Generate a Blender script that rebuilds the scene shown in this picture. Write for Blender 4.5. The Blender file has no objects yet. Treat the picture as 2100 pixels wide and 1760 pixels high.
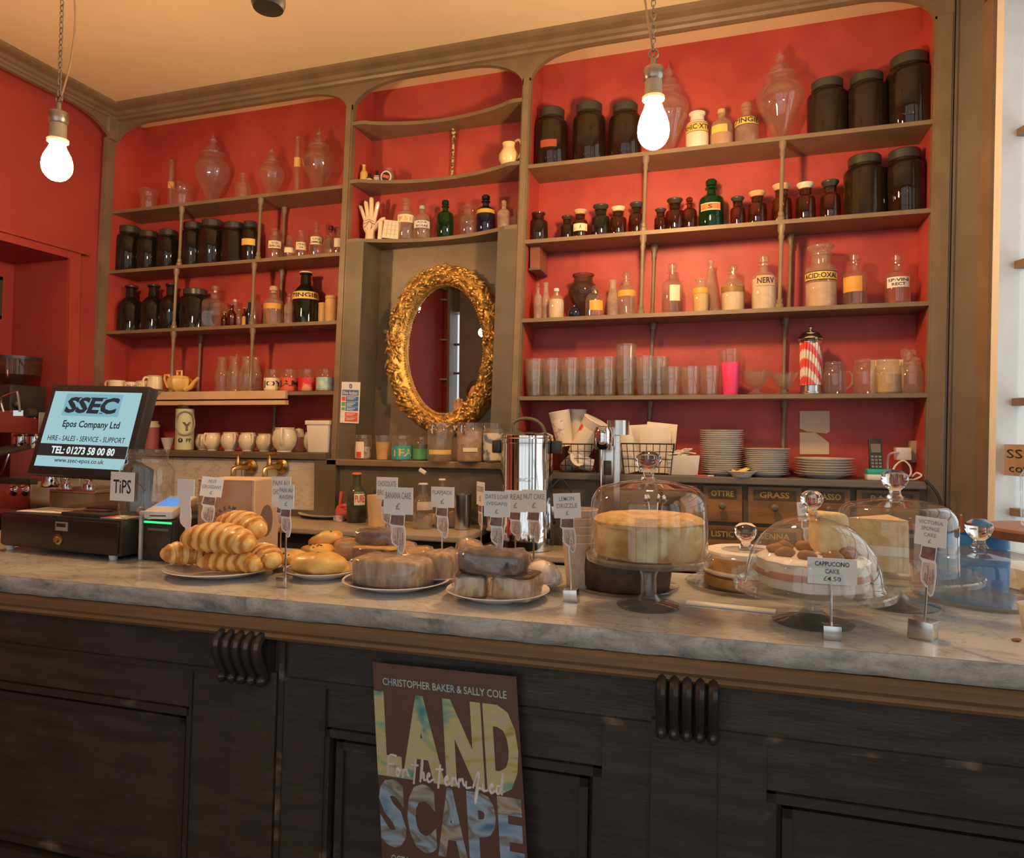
import bpy, bmesh, math, random
from math import sin, cos, pi, radians, sqrt, atan2
from mathutils import Vector, Matrix, noise
random.seed(7)
SC = bpy.context.scene
COL = SC.collection

# ------------------------------------------------------------------ camera
CAM = Vector((.8461, -2.843, 1.3)); YAW, PIT, ROL, F = .3125, .0363, .0078, 1457.1
PX, PY = -21.4, -45.9
_f = Vector((-sin(YAW)*cos(PIT), cos(YAW)*cos(PIT), sin(PIT))); _r = Vector((cos(YAW), sin(YAW), 0)); _u = _r.cross(_f)
RV = cos(ROL)*_r + sin(ROL)*_u; UV = -sin(ROL)*_r + cos(ROL)*_u; FV = _f
def ray(u, v): return FV + RV*((u-1050-PX)/F) - UV*((v-880-PY)/F)
def PYp(u, v, Y):
    d = ray(u, v); return CAM + d*((Y-CAM.y)/d.y)
def PZp(u, v, Z):
    d = ray(u, v); return CAM + d*((Z-CAM.z)/d.z)
def mpp(p): return (Vector(p)-CAM).dot(FV)/F
cam = bpy.data.cameras.new('camera'); co = bpy.data.objects.new('camera', cam); COL.objects.link(co)
m3 = Matrix((RV, UV, -FV)).transposed(); co.matrix_world = Matrix.Translation(CAM) @ m3.to_4x4()
cam.sensor_width = 36; cam.lens = F/2100*36; cam.shift_x = -PX/2100; cam.shift_y = PY/2100
cam.clip_start = .02; cam.clip_end = 60
SC.camera = co
RK = .0316
def rk(x, z, k=RK): return x + k*(z-1.3)          # the old joinery is racked: uprights lean to the right

# ------------------------------------------------------------------ materials
MATS = {}
def nmat(name):
    m = bpy.data.materials.new(name); m.use_nodes = True; nt = m.node_tree; nt.nodes.clear()
    o = nt.nodes.new('ShaderNodeOutputMaterial'); return m, nt, o
def N(nt, t, **kw):
    n = nt.nodes.new(t)
    for k, v in kw.items(): setattr(n, k, v)
    return n
def L(nt, a, ao, b, bi): nt.links.new(a.outputs[ao], b.inputs[bi])
def c4(c): return (c[0], c[1], c[2], 1)
def mat(name, col, rough=.5, metal=0., var=.12, scale=18., bump=0., bscale=60., stretch=(1, 1, 1), col2=None, thr=(.4, .6), spec=.5, detail=4., sss=0., coat=0.):
    if name in MATS: return MATS[name]
    m, nt, o = nmat(name); b = N(nt, 'ShaderNodeBsdfPrincipled'); L(nt, b, 0, o, 0)
    tc = N(nt, 'ShaderNodeTexCoord'); mp = N(nt, 'ShaderNodeMapping'); L(nt, tc, 'Object', mp, 0); mp.inputs['Scale'].default_value = stretch
    nz = N(nt, 'ShaderNodeTexNoise'); nz.inputs['Scale'].default_value = scale; nz.inputs['Detail'].default_value = detail; L(nt, mp, 0, nz, 'Vector')
    r = N(nt, 'ShaderNodeValToRGB'); L(nt, nz, 0, r, 0)
    if col2 is None: a = [x*(1-var) for x in col]; c = [min(1, x*(1+var)) for x in col]; thr = (.3, .7)
    else: a, c = col, col2
    r.color_ramp.elements[0].position = thr[0]; r.color_ramp.elements[1].position = thr[1]
    r.color_ramp.elements[0].color = c4(a); r.color_ramp.elements[1].color = c4(c); L(nt, r, 0, b, 'Base Color')
    b.inputs['Roughness'].default_value = rough; b.inputs['Metallic'].default_value = metal; b.inputs['Specular IOR Level'].default_value = spec
    if coat: b.inputs['Coat Weight'].default_value = coat
    if sss: b.inputs['Subsurface Weight'].default_value = sss; b.inputs['Subsurface Radius'].default_value = (.01, .006, .004)
    if bump:
        n2 = N(nt, 'ShaderNodeTexNoise'); n2.inputs['Scale'].default_value = bscale; n2.inputs['Detail'].default_value = 5; L(nt, mp, 0, n2, 'Vector')
        bp = N(nt, 'ShaderNodeBump'); bp.inputs['Strength'].default_value = bump; bp.inputs['Distance'].default_value = .01; L(nt, n2, 0, bp, 'Height'); L(nt, bp, 0, b, 'Normal')
    MATS[name] = m; return m
def glass(name, tint=(.95, .95, .95), haze=0., hcol=(.8, .7, .6), rough=.02, refl=.55, base=.035):
    """thin-walled glass: clear film that tints what lies behind it, with a fresnel reflection and some dust"""
    if name in MATS: return MATS[name]
    m, nt, o = nmat(name)
    t = N(nt, 'ShaderNodeBsdfTransparent'); t.inputs[0].default_value = c4(tint)
    g = N(nt, 'ShaderNodeBsdfGlossy'); g.inputs['Roughness'].default_value = rough; g.inputs[0].default_value = (1, 1, 1, 1)
    ge = N(nt, 'ShaderNodeNewGeometry'); dt = N(nt, 'ShaderNodeVectorMath', operation='DOT_PRODUCT'); L(nt, ge, 'Normal', dt, 0); L(nt, ge, 'Incoming', dt, 1)
    ab = N(nt, 'ShaderNodeMath', operation='ABSOLUTE'); L(nt, dt, 'Value', ab, 0); om = N(nt, 'ShaderNodeMath', operation='SUBTRACT'); om.inputs[0].default_value = 1; L(nt, ab, 0, om, 1)
    fr = N(nt, 'ShaderNodeMath', operation='POWER'); L(nt, om, 0, fr, 0); fr.inputs[1].default_value = 4.
    ma = N(nt, 'ShaderNodeMath', operation='MULTIPLY_ADD'); L(nt, fr, 0, ma, 0); ma.inputs[1].default_value = refl; ma.inputs[2].default_value = base; ma.use_clamp = True
    mx = N(nt, 'ShaderNodeMixShader'); L(nt, ma, 0, mx, 0); L(nt, t, 0, mx, 1); L(nt, g, 0, mx, 2); last = mx
    if haze:
        d = N(nt, 'ShaderNodeBsdfDiffuse'); d.inputs[0].default_value = c4(hcol)
        tl = N(nt, 'ShaderNodeBsdfTranslucent'); tl.inputs[0].default_value = c4(hcol)
        dm = N(nt, 'ShaderNodeMixShader'); dm.inputs[0].default_value = .4; L(nt, d, 0, dm, 1); L(nt, tl, 0, dm, 2)
        tc = N(nt, 'ShaderNodeTexCoord'); nz = N(nt, 'ShaderNodeTexNoise'); nz.inputs['Scale'].default_value = 25; L(nt, tc, 'Object', nz, 'Vector')
        mr = N(nt, 'ShaderNodeMapRange'); L(nt, nz, 0, mr, 0); mr.inputs[1].default_value = .3; mr.inputs[2].default_value = .7; mr.inputs[3].default_value = haze*.6; mr.inputs[4].default_value = haze*1.3
        m2 = N(nt, 'ShaderNodeMixShader'); L(nt, mr, 0, m2, 0); L(nt, mx, 0, m2, 1); L(nt, dm, 0, m2, 2); last = m2
    L(nt, last, 0, o, 0); MATS[name] = m; return m
def solid_glass(name, tint=(1, 1, 1)):
    m, nt, o = nmat(name); g = N(nt, 'ShaderNodeBsdfGlass'); g.inputs[0].default_value = c4(tint); g.inputs['Roughness'].default_value = .0; g.inputs['IOR'].default_value = 1.45
    L(nt, g, 0, o, 0); MATS[name] = m; return m
def emit(name, col, st):
    m, nt, o = nmat(name); e = N(nt, 'ShaderNodeEmission'); e.inputs[0].default_value = c4(col); e.inputs[1].default_value = st; L(nt, e, 0, o, 0); MATS[name] = m; return m

# ------------------------------------------------------------------ mesh builder
class MB:
    def __init__(s): s.v = []; s.f = []
    def add(s, vs, fs):
        k = len(s.v); s.v += [tuple(p) for p in vs]; s.f += [tuple(i+k for i in f) for f in fs]; return s
    def box(s, x0, x1, y0, y1, z0, z1):
        return s.add([(x0,y0,z0),(x1,y0,z0),(x1,y1,z0),(x0,y1,z0),(x0,y0,z1),(x1,y0,z1),(x1,y1,z1),(x0,y1,z1)],
                     [(0,3,2,1),(4,5,6,7),(0,1,5,4),(1,2,6,5),(2,3,7,6),(3,0,4,7)])
    def rbox(s, x0, x1, y0, y1, z0, z1, b=.004):
        """box with chamfered edges"""
        bm = bmesh.new(); vs = [bm.verts.new(p) for p in [(x0,y0,z0),(x1,y0,z0),(x1,y1,z0),(x0,y1,z0),(x0,y0,z1),(x1,y0,z1),(x1,y1,z1),(x0,y1,z1)]]
        for f in [(0,3,2,1),(4,5,6,7),(0,1,5,4),(1,2,6,5),(2,3,7,6),(3,0,4,7)]: bm.faces.new([vs[i] for i in f])
        bmesh.ops.bevel(bm, geom=bm.edges[:], offset=b, segments=2, affect='EDGES', profile=.6)
        bm.verts.index_update(); s.add([v.co[:] for v in bm.verts], [[v.index for v in f.verts] for f in bm.faces]); bm.free(); return s
    def lathe(s, prof, n=24, c=(0, 0, 0), M=None, sx=1., sy=1.):
        k = len(s.v); rows = []
        for r, z in prof:
            if r < 1e-6: rows.append([len(s.v)]); s.v.append((c[0], c[1], c[2]+z))
            else:
                rows.append(list(range(len(s.v), len(s.v)+n)))
                for i in range(n):
                    a = 2*pi*i/n; s.v.append((c[0]+r*cos(a)*sx, c[1]+r*sin(a)*sy, c[2]+z))
        for A, B in zip(rows, rows[1:]):
            for i in range(n):
                j = (i+1) % n
                if len(A) == 1 and len(B) == 1: break
                if len(A) == 1: s.f.append((A[0], B[j], B[i]))
                elif len(B) == 1: s.f.append((A[i], A[j], B[0]))
                else: s.f.append((A[i], A[j], B[j], B[i]))
        if M is not None: s.v[k:] = [tuple(M @ Vector(p)) for p in s.v[k:]]
        return s
    def tube(s, pts, r, n=8, closed=False, rs=None, cap=True):
        pts = [Vector(p) for p in pts]; m = len(pts); rings = []; prev = None
        for i, p in enumerate(pts):
            t = (pts[(i+1) % m]-pts[i-1]) if closed else (pts[min(i+1, m-1)]-pts[max(i-1, 0)])
            t.normalize()
            a = prev if prev is not None else (Vector((0, 0, 1)) if abs(t.z) < .9 else Vector((1, 0, 0)))
            x = (a - t*a.dot(t)).normalized(); prev = x; y = t.cross(x); rr = rs[i] if rs else r
            rings.append([len(s.v)+j for j in range(n)])
            for j in range(n): s.v.append(tuple(p + x*(rr*cos(2*pi*j/n)) + y*(rr*sin(2*pi*j/n))))
        R = list(zip(rings, rings[1:])) + ([(rings[-1], rings[0])] if closed else [])
        for A, B in R:
            for j in range(n): s.f.append((A[j], A[(j+1) % n], B[(j+1) % n], B[j]))
        if not closed and cap: s.f.append(tuple(reversed(rings[0]))); s.f.append(tuple(rings[-1]))
        return s
    def prism(s, poly, y0, y1, ax='y'):
        """polygon in (x,z) pushed from y0 to y1"""
        n = len(poly); g = {'y': lambda a, b, d: (a, d, b), 'x': lambda a, b, d: (d, a, b), 'z': lambda a, b, d: (a, b, d)}[ax]
        return s.add([g(a, b, y0) for a, b in poly]+[g(a, b, y1) for a, b in poly],
                     [tuple(range(n)), tuple(reversed(range(n, 2*n)))]+[(i, n+i, n+(i+1) % n, (i+1) % n) for i in range(n)])
    def ell(s, c, rx, ry, rz, n=16, m=10, e=1., e2=1.):
        """super-ellipsoid"""
        pw = lambda x, p: (abs(x)**p)*(1 if x >= 0 else -1)
        k = len(s.v); rows = []
        for i in range(m+1):
            t = -pi/2+pi*i/m
            if i in (0, m): rows.append([len(s.v)]); s.v.append((c[0], c[1], c[2]+rz*pw(sin(t), e2)))
            else:
                rows.append(list(range(len(s.v), len(s.v)+n)))
                for j in range(n):
                    a = 2*pi*j/n; q = pw(cos(t), e2); s.v.append((c[0]+rx*q*pw(cos(a), e), c[1]+ry*q*pw(sin(a), e), c[2]+rz*pw(sin(t), e2)))
        for A, B in zip(rows, rows[1:]):
            for i in range(n):
                j = (i+1) % n
                if len(A) == 1: s.f.append((A[0], B[j], B[i]))
                elif len(B) == 1: s.f.append((A[i], A[j], B[0]))
                else: s.f.append((A[i], A[j], B[j], B[i]))
        return s
    def shake(s, amp, fr, k=0, seed=0.):
        """roughen along the offset from the middle"""
        c = sum((Vector(p) for p in s.v[k:]), Vector())/max(1, len(s.v)-k); sd = Vector((seed*3.1, seed*1.7, seed))
        for i in range(k, len(s.v)):
            p = Vector(s.v[i]); d = (p-c); d = d.normalized() if d.length > 1e-6 else d
            s.v[i] = tuple(p + d*amp*noise.noise(p*fr+sd))
        return s
    def xf(s, fn, k=0): s.v[k:] = [tuple(fn(*p)) for p in s.v[k:]]; return s
    def mx(s, M, k=0): s.v[k:] = [tuple(M @ Vector(p)) for p in s.v[k:]]; return s
    def build(s, name, m, parent=None, smooth=35, loc=None):
        me = bpy.data.meshes.new(name); me.from_pydata(s.v, [], s.f); me.update()
        if m: me.materials.append(m)
        if smooth:
            me.polygons.foreach_set('use_smooth', [True]*len(me.polygons)); me.set_sharp_from_angle(angle=radians(smooth))
        o = bpy.data.objects.new(name, me); COL.objects.link(o)
        if parent: o.parent = parent
        if loc: o.location = loc
        return o
def tag(o, label=None, cat=None, group=None, kind=None):
    if label: o['label'] = label
    if cat: o['category'] = cat
    if group: o['group'] = group
    if kind: o['kind'] = kind
    return o
def thing(name, label, cat, loc=(0, 0, 0), group=None, rz=0., M=None):
    o = bpy.data.objects.new(name, None); COL.objects.link(o); o.empty_display_size = .05
    if M is not None: o.matrix_world = M
    else: o.location = loc; o.rotation_euler = (0, 0, rz)
    return tag(o, label, cat, group)
def dup(root, loc, label=None, rz=None):
    r = root.copy(); COL.objects.link(r); r.location = loc
    if rz is not None: r.rotation_euler = (0, 0, rz)
    if label: r['label'] = label
    for ch in list(root.children):
        c = ch.copy(); COL.objects.link(c); c.parent = r
        for g in ch.children: d = g.copy(); COL.objects.link(d); d.parent = c
    return r
def struct(name, mb, m, smooth=35): return tag(mb.build(name, m, None, smooth), kind='structure')

# ------------------------------------------------------------------ lettering
_TX = {}
def glyphs(txt, bold=0., res=2):
    k = (txt, bold, res)
    if k not in _TX:
        cu = bpy.data.curves.new('lettering', 'FONT'); cu.body = txt; cu.size = 1; cu.resolution_u = res; cu.offset = bold; cu.align_x = 'CENTER'; cu.align_y = 'CENTER'; cu.fill_mode = 'FRONT'
        o = bpy.data.objects.new('lettering', cu); COL.objects.link(o)
        me = bpy.data.meshes.new_from_object(o); _TX[k] = ([v.co[:] for v in me.vertices], [tuple(p.vertices) for p in me.polygons])
        bpy.data.objects.remove(o); bpy.data.curves.remove(cu); bpy.data.meshes.remove(me)
    return _TX[k]
def letters(mb, txt, size, org, X=(1, 0, 0), Y=(0, 0, 1), bold=0., width=None, shear=0., height=None):
    """flat letters centred on org; width squeezes the line to that width"""
    v, f = glyphs(txt, bold); org = Vector(org); X = Vector(X); Y = Vector(Y)
    xs = [p[0] for p in v]; ys = [p[1] for p in v]; cx = (min(xs)+max(xs))/2; cy = (min(ys)+max(ys))/2
    kx = width/(max(xs)-min(xs)) if width else size; ky = height/(max(ys)-min(ys)) if height else size
    mb.add([org + X*((p[0]-cx)*kx + shear*(p[1]-cy)*ky) + Y*((p[1]-cy)*ky) for p in v], f); return mb
def wrap_letters(mb, txt, h, R, z, ang, bold=.02, width=None):
    """letters bent round a cylinder"""
    v, f = glyphs(txt, bold); xs = [p[0] for p in v]; ys = [p[1] for p in v]; cx = (min(xs)+max(xs))/2; cy = (min(ys)+max(ys))/2
    ky = h/(max(ys)-min(ys)); kx = width/(max(xs)-min(xs)) if width else ky
    mb.add([(R*cos(ang+(p[0]-cx)*kx/R), R*sin(ang+(p[0]-cx)*kx/R), z+(p[1]-cy)*ky) for p in v], f); return mb
# ------------------------------------------------------------------ palette
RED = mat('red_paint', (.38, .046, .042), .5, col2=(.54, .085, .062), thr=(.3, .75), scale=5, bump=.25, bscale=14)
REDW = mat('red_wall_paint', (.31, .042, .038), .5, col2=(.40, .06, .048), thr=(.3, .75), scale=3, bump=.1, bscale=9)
OLIVE = mat('olive_brown_paint', (.215, .155, .095), .42, var=.14, scale=9, bump=.12, bscale=40)
DARKOL = mat('dark_olive_paint', (.13, .105, .075), .45, var=.15, scale=9)
GREYBR = mat('grey_brown_paint', (.17, .145, .12), .4, var=.12, scale=6, bump=.08)
CEIL = mat('cream_ceiling_paint', (.80, .66, .44), .8, var=.03, scale=3)
EBONY = mat('worn_black_wood', (.050, .042, .035), .36, col2=(.085, .072, .06), thr=(.35, .8), scale=7, stretch=(1, 1, 6), bump=.1, bscale=30)
EBWORN = mat('rubbed_black_moulding', (.055, .045, .037), .35, col2=(.30, .21, .15), thr=(.60, .74), scale=14, stretch=(.6, 1, 1), bump=.15)
OAK = mat('brown_oak_edge', (.20, .105, .045), .35, col2=(.34, .19, .085), thr=(.3, .7), scale=10, stretch=(.2, 1, 4))
FLOORM = mat('dark_floor_boards', (.12, .075, .045), .5, var=.2, scale=6)
CREAM = mat('cream_glaze', (.80, .70, .52), .25, var=.04, coat=.3)
WHITE = mat('white_china', (.82, .80, .76), .18, var=.02, coat=.4)
PAPER = mat('cream_paper', (.84, .77, .66), .8, var=.03)
CARDW = mat('white_card', (.86, .84, .80), .75, var=.02)
BLACKP = mat('black_plastic', (.035, .033, .031), .35, var=.1)
STEEL = mat('brushed_steel', (.62, .60, .57), .22, 1., var=.08, scale=30, stretch=(1, 1, .05))
CHROME = mat('polished_steel', (.75, .74, .72), .07, 1., var=.03)
BRASS = mat('old_brass', (.55, .36, .14), .3, 1., var=.15)
GOLD = mat('gilt_plaster', (.36, .19, .045), .38, .75, col2=(.72, .44, .13), thr=(.3, .62), scale=55, bump=.3, bscale=90)
MIRROR = mat('mirror_glass', (.86, .86, .84), .0, 1., var=.01)
INK = mat('dark_ink', (.025, .02, .018), .7, var=.1)
BROWNINK = mat('brown_ink', (.17, .085, .075), .75, col2=(.34, .2, .17), thr=(.3, .7), scale=90)
PALEPRINT = mat('pale_hand_print', (.50, .36, .30), .75, col2=(.74, .6, .5), thr=(.3, .65), scale=70)
GREYINK = mat('faded_grey_ink', (.34, .32, .31), .8, var=.1)
KRAFT = mat('kraft_cardboard', (.55, .36, .22), .85, var=.05, scale=10)
YLAB = mat('yellow_label', (.80, .55, .13), .6, var=.06)
CLAB = mat('cream_label', (.85, .75, .52), .7, var=.05)
OLAB = mat('orange_label', (.72, .36, .06), .55, var=.1)
WLAB = mat('white_label', (.84, .82, .76), .7, var=.03)
RLAB = mat('red_label', (.70, .10, .06), .5, var=.15)
TLAB = mat('teal_label', (.06, .42, .40), .5, var=.2)
GLAB = mat('green_label', (.10, .40, .16), .5, var=.2)
BLAB = mat('blue_label', (.05, .18, .45), .5, var=.1)
PLAB = mat('pale_blue_label', (.30, .56, .62), .5, col2=(.55, .7, .6), thr=(.4, .6), scale=40)
PINK = mat('hot_pink_plastic', (.92, .07, .22), .35, var=.04)
CORK = mat('cork', (.62, .42, .22), .8, var=.15, scale=60)
BLKLID = mat('black_lid', (.045, .045, .038), .35, var=.1)
CLEAR = glass('clear_glass', (.91, .90, .88), haze=.10, hcol=(.85, .72, .6), refl=.9, base=.07)
DUSTY = glass('dusty_glass', (.88, .85, .80), haze=.25, hcol=(.85, .70, .55), refl=.8, base=.06)
PURE = glass('clean_glass', (.965, .97, .965), haze=.025, hcol=(.9, .9, .9), refl=1., base=.055)
TUMB = glass('tumbler_glass', (.90, .90, .88), haze=.10, hcol=(.9, .82, .72), refl=.6, base=.06)
FROST = glass('frosted_glass', (.8, .75, .7), haze=.6, hcol=(.75, .6, .5))
AMBER = glass('amber_glass', (.44, .17, .05), haze=.08, hcol=(.3, .14, .06), refl=.8, base=.05)
DKAMB = glass('dark_amber_glass', (.17, .07, .03), haze=.22, hcol=(.15, .085, .05), refl=.7, base=.05)
BLKG = glass('smoky_dark_glass', (.05, .035, .025), haze=.28, hcol=(.10, .075, .06), refl=.7, base=.05)
GREENG = glass('green_glass', (.10, .42, .13), haze=.1, hcol=(.05, .3, .08))
DKGREEN = glass('dark_green_glass', (.03, .06, .03), haze=.25, hcol=(.07, .08, .05), refl=.8, base=.06)
BLUEG = glass('cobalt_glass', (.04, .05, .2), haze=.2, hcol=(.06, .07, .2), refl=.8, base=.06)
FILM = glass('cling_film', (.96, .95, .96), haze=.16, hcol=(.85, .8, .85), rough=.12, refl=.7, base=.07)
LENSG = solid_glass('thick_glass')
POWDER = mat('white_powder', (.82, .72, .56), .9, var=.06)
BUTTER = mat('butter_yellow_glaze', (.82, .56, .16), .22, var=.04, coat=.4)
def bands(name, A, B, scale, direction='X', dist=1., rough=.6):
    m, nt, o = nmat(name); b = N(nt, 'ShaderNodeBsdfPrincipled'); L(nt, b, 0, o, 0); tc = N(nt, 'ShaderNodeTexCoord')
    w = N(nt, 'ShaderNodeTexWave', bands_direction=direction); w.inputs['Scale'].default_value = scale; w.inputs['Distortion'].default_value = dist; L(nt, tc, 'Object', w, 'Vector')
    r = N(nt, 'ShaderNodeValToRGB'); L(nt, w, 0, r, 0); r.color_ramp.elements[0].color = c4(A); r.color_ramp.elements[1].color = c4(B); r.color_ramp.elements[0].position = .35; r.color_ramp.elements[1].position = .65
    L(nt, r, 0, b, 'Base Color'); b.inputs['Roughness'].default_value = rough; MATS[name] = m; return m
def marble_mat(name, A, B, C, scale=2.2, rough=.16):
    m, nt, o = nmat(name); b = N(nt, 'ShaderNodeBsdfPrincipled'); L(nt, b, 0, o, 0); tc = N(nt, 'ShaderNodeTexCoord')
    mp = N(nt, 'ShaderNodeMapping'); L(nt, tc, 'Object', mp, 0); mp.inputs['Scale'].default_value = (1, 2.2, 2); mp.inputs['Rotation'].default_value = (0, 0, .35)
    n1 = N(nt, 'ShaderNodeTexNoise'); n1.inputs['Scale'].default_value = scale; n1.inputs['Detail'].default_value = 9; n1.inputs['Roughness'].default_value = .62; n1.inputs['Distortion'].default_value = 1.2; L(nt, mp, 0, n1, 'Vector')
    r = N(nt, 'ShaderNodeValToRGB'); L(nt, n1, 0, r, 0); e = r.color_ramp.elements; e[0].position = .3; e[0].color = c4(C); e[1].position = .62; e[1].color = c4(A); q = r.color_ramp.elements.new(.47); q.color = c4(B)
    n2 = N(nt, 'ShaderNodeTexNoise'); n2.inputs['Scale'].default_value = scale*2.6; n2.inputs['Detail'].default_value = 7; n2.inputs['Distortion'].default_value = 2.5; L(nt, mp, 0, n2, 'Vector')
    r2 = N(nt, 'ShaderNodeValToRGB'); L(nt, n2, 0, r2, 0); e = r2.color_ramp.elements; e[0].position = .47; e[0].color = (1, 1, 1, 1); e[1].position = .53; e[1].color = (1, 1, 1, 1); q = e.new(.50); q.color = (.62, .62, .62, 1)
    mu = N(nt, 'ShaderNodeMixRGB', blend_type='MULTIPLY'); mu.inputs[0].default_value = .7; L(nt, r, 0, mu, 1); L(nt, r2, 0, mu, 2); L(nt, mu, 0, b, 'Base Color'); b.inputs['Roughness'].default_value = rough
    bp = N(nt, 'ShaderNodeBump'); bp.inputs['Strength'].default_value = .06; bp.inputs['Distance'].default_value = .01; L(nt, n1, 0, bp, 'Height'); L(nt, bp, 0, b, 'Normal')
    MATS[name] = m; return m
MARBLE = marble_mat('grey_veined_marble', (.60, .585, .56), (.50, .49, .47), (.33, .325, .31))
MARBEDGE = marble_mat('rough_marble_edge', (.56, .53, .48), (.40, .38, .34), (.16, .155, .145), 9, .45)
SPLASH = marble_mat('pale_splash_marble', (.62, .57, .50), (.55, .50, .44), (.44, .4, .35), 1.5, .35)
CROISS = mat('croissant_crust', (.62, .30, .07), .5, col2=(.82, .52, .18), thr=(.35, .65), scale=24, stretch=(1, 1, 1), bump=.3, bscale=80, coat=.15)
BUN = mat('golden_bun_crust', (.62, .28, .05), .4, col2=(.86, .55, .17), thr=(.3, .6), scale=16, bump=.25, bscale=60, coat=.2)
RAISIN = mat('raisin', (.03, .015, .02), .5)
BROWNIE = mat('dark_brownie', (.075, .035, .022), .6, col2=(.17, .085, .05), thr=(.4, .7), scale=40, bump=.5, bscale=70)
FLAP = mat('oat_flapjack', (.40, .20, .06), .7, col2=(.62, .38, .14), thr=(.35, .65), scale=60, bump=.6, bscale=90)
CARAMEL = mat('caramel_sponge', (.50, .24, .06), .6, col2=(.66, .38, .13), thr=(.35, .65), scale=40, bump=.3, bscale=80)
LOAF = mat('banana_loaf_crumb', (.40, .23, .09), .7, col2=(.68, .5, .28), thr=(.35, .65), scale=35, stretch=(2.5, 2.5, .5), bump=.4, bscale=60)
DATE = mat('date_loaf_crumb', (.07, .042, .03), .65, col2=(.19, .11, .075), thr=(.4, .7), scale=55, bump=.5, bscale=70)
SPONGE = mat('pale_sponge', (.74, .50, .22), .75, col2=(.86, .66, .36), thr=(.35, .65), scale=40, bump=.4, bscale=90)
PIE = mat('baked_pie_side', (.52, .25, .07), .6, col2=(.80, .58, .26), thr=(.35, .62), scale=18, bump=.3, bscale=60)
PIETOP = mat('crumble_top', (.60, .33, .10), .7, col2=(.84, .55, .22), thr=(.3, .65), scale=45, bump=.7, bscale=70)
ICING = mat('cream_icing', (.88, .78, .62), .5, var=.04, scale=8, bump=.15)
ICECREAM = mat('white_icing', (.90, .84, .76), .45, var=.03, bump=.1)
CHOCO = mat('dark_chocolate_cake', (.05, .028, .02), .55, col2=(.11, .06, .04), thr=(.4, .7), scale=30, bump=.3)
JAM = mat('red_jam', (.30, .04, .02), .3, var=.2)
LEMON = mat('lemon_yellow', (.90, .62, .05), .4, col2=(.9, .75, .25), thr=(.4, .6), scale=30)
BLUERIM = mat('blue_printed_rim', (.045, .055, .22), .2, col2=(.80, .80, .80), thr=(.50, .56), scale=45, coat=.4)
BULB_POWER = 400; SKY = 1.0; ROOM_POWER = .8; WARM = (1., .58, .25); DAY = 6; FRONT = .45; EXPO = 0.
ROOM_BULBS = [(-.3, -2.6, 2.25), (1.6, -2.2, 2.3), (-1.4, -3.2, 2.25), (.6, -3.7, 2.25)]
BULBM = emit('glowing_bulb_glass', (1.0, .58, .25), BULB_POWER)
# ------------------------------------------------------------------ the room
XL0, XL1, XC0, XC1, XR0, XR1 = -2.238, -.884, -.847, -.037, 0., 1.5
ZL = [2.432, 2.120, 1.806, 1.483]; LGL = 1.201
ZR = [2.428, 2.109, 1.777, 1.451]; LGR = 1.140; LGC = 1.175
ZC = [2.72, 2.45, 2.178]; D = .19; ZCEIL = 2.947; TOP = .956; WT = .911
struct('floor', MB().box(-2.7, 3.6, -4.7, .4, -.1, 0), FLOORM)
struct('ceiling', MB().box(-2.7, 3.6, -4.7, .4, ZCEIL, ZCEIL+.1), CEIL)
struct('wall_back', MB().box(-2.7, 1.9, D, .3, 0, ZCEIL), RED)
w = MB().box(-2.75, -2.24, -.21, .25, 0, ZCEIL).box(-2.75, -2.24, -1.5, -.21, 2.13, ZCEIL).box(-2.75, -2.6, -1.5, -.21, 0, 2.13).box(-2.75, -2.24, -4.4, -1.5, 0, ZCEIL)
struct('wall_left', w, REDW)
# door casing in the left wall
m = MB()
for y0, y1, z0, z1 in [(-1.56, -.15, 2.13, 2.165), (-.21, -.15, 0, 2.13), (-1.56, -1.5, 0, 2.13)]: m.box(-2.24, -2.222, y0, y1, z0, z1)
m.box(-2.24, -2.205, -1.6, -.12, 2.165, 2.185)
m.xf(lambda x, y, z: (rk(x, z, .012), y-.018*(z-1.3), z))
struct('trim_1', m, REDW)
m = MB().box(-2.6, -2.57, -1.42, -.30, 0, 2.1)
for y0, y1 in ((-1.28, -.9), (-.8, -.42)):
    for z0, z1 in ((.2, 1.1), (1.25, 2.0)):
        m.box(-2.57, -2.56, y0, y1, z0, z0+.03).box(-2.57, -2.56, y0, y1, z1-.03, z1).box(-2.57, -2.56, y0, y0+.03, z0, z1).box(-2.57, -2.56, y1-.03, y1, z0, z1)
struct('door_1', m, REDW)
# arched frieze over the three bays
def arch(x0, x1, zs, zt, rx, n=14):
    pts = []
    for i in range(n+1):
        a = pi/2*i/n; pts.append((x0+rx*(1-cos(a)), zs+(zt-zs)*sin(a)))
    for i in range(n+1):
        a = pi/2*(1-i/n); pts.append((x1-rx*(1-cos(a)), zs+(zt-zs)*sin(a)))
    return pts
def rp(pts): return [(rk(x, z), z) for x, z in pts]
A = arch(XL0, XL1, 2.79, 2.878, .21)+arch(XC0, XC1, 2.775, 2.893, .26)+arch(XR0, XR1, 2.79, 2.903, .24)
poly = rp([(-2.30, 2.79)]+A+[(1.56, 2.79), (1.56, 2.93), (-2.30, 2.93)])
m = MB()
low = poly[:-2]
for (xa, za), (xb, zb) in zip(low, low[1:]):
    if xb-xa > 1e-4: m.prism([(xa, za), (xb, zb), (xb, 2.935), (xa, 2.935)], 0, .025)
struct('trim_2', m, OLIVE, 0)
cp = [(0, 2.895), (-.02, 2.897), (-.026, 2.907), (-.04, 2.911), (-.052, 2.922), (-.085, 2.928), (-.1, 2.935), (-.1, ZCEIL), (0, ZCEIL)]
struct('trim_3', MB().prism(cp, -2.25, 1.62, 'x'), OLIVE, 0)
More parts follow.
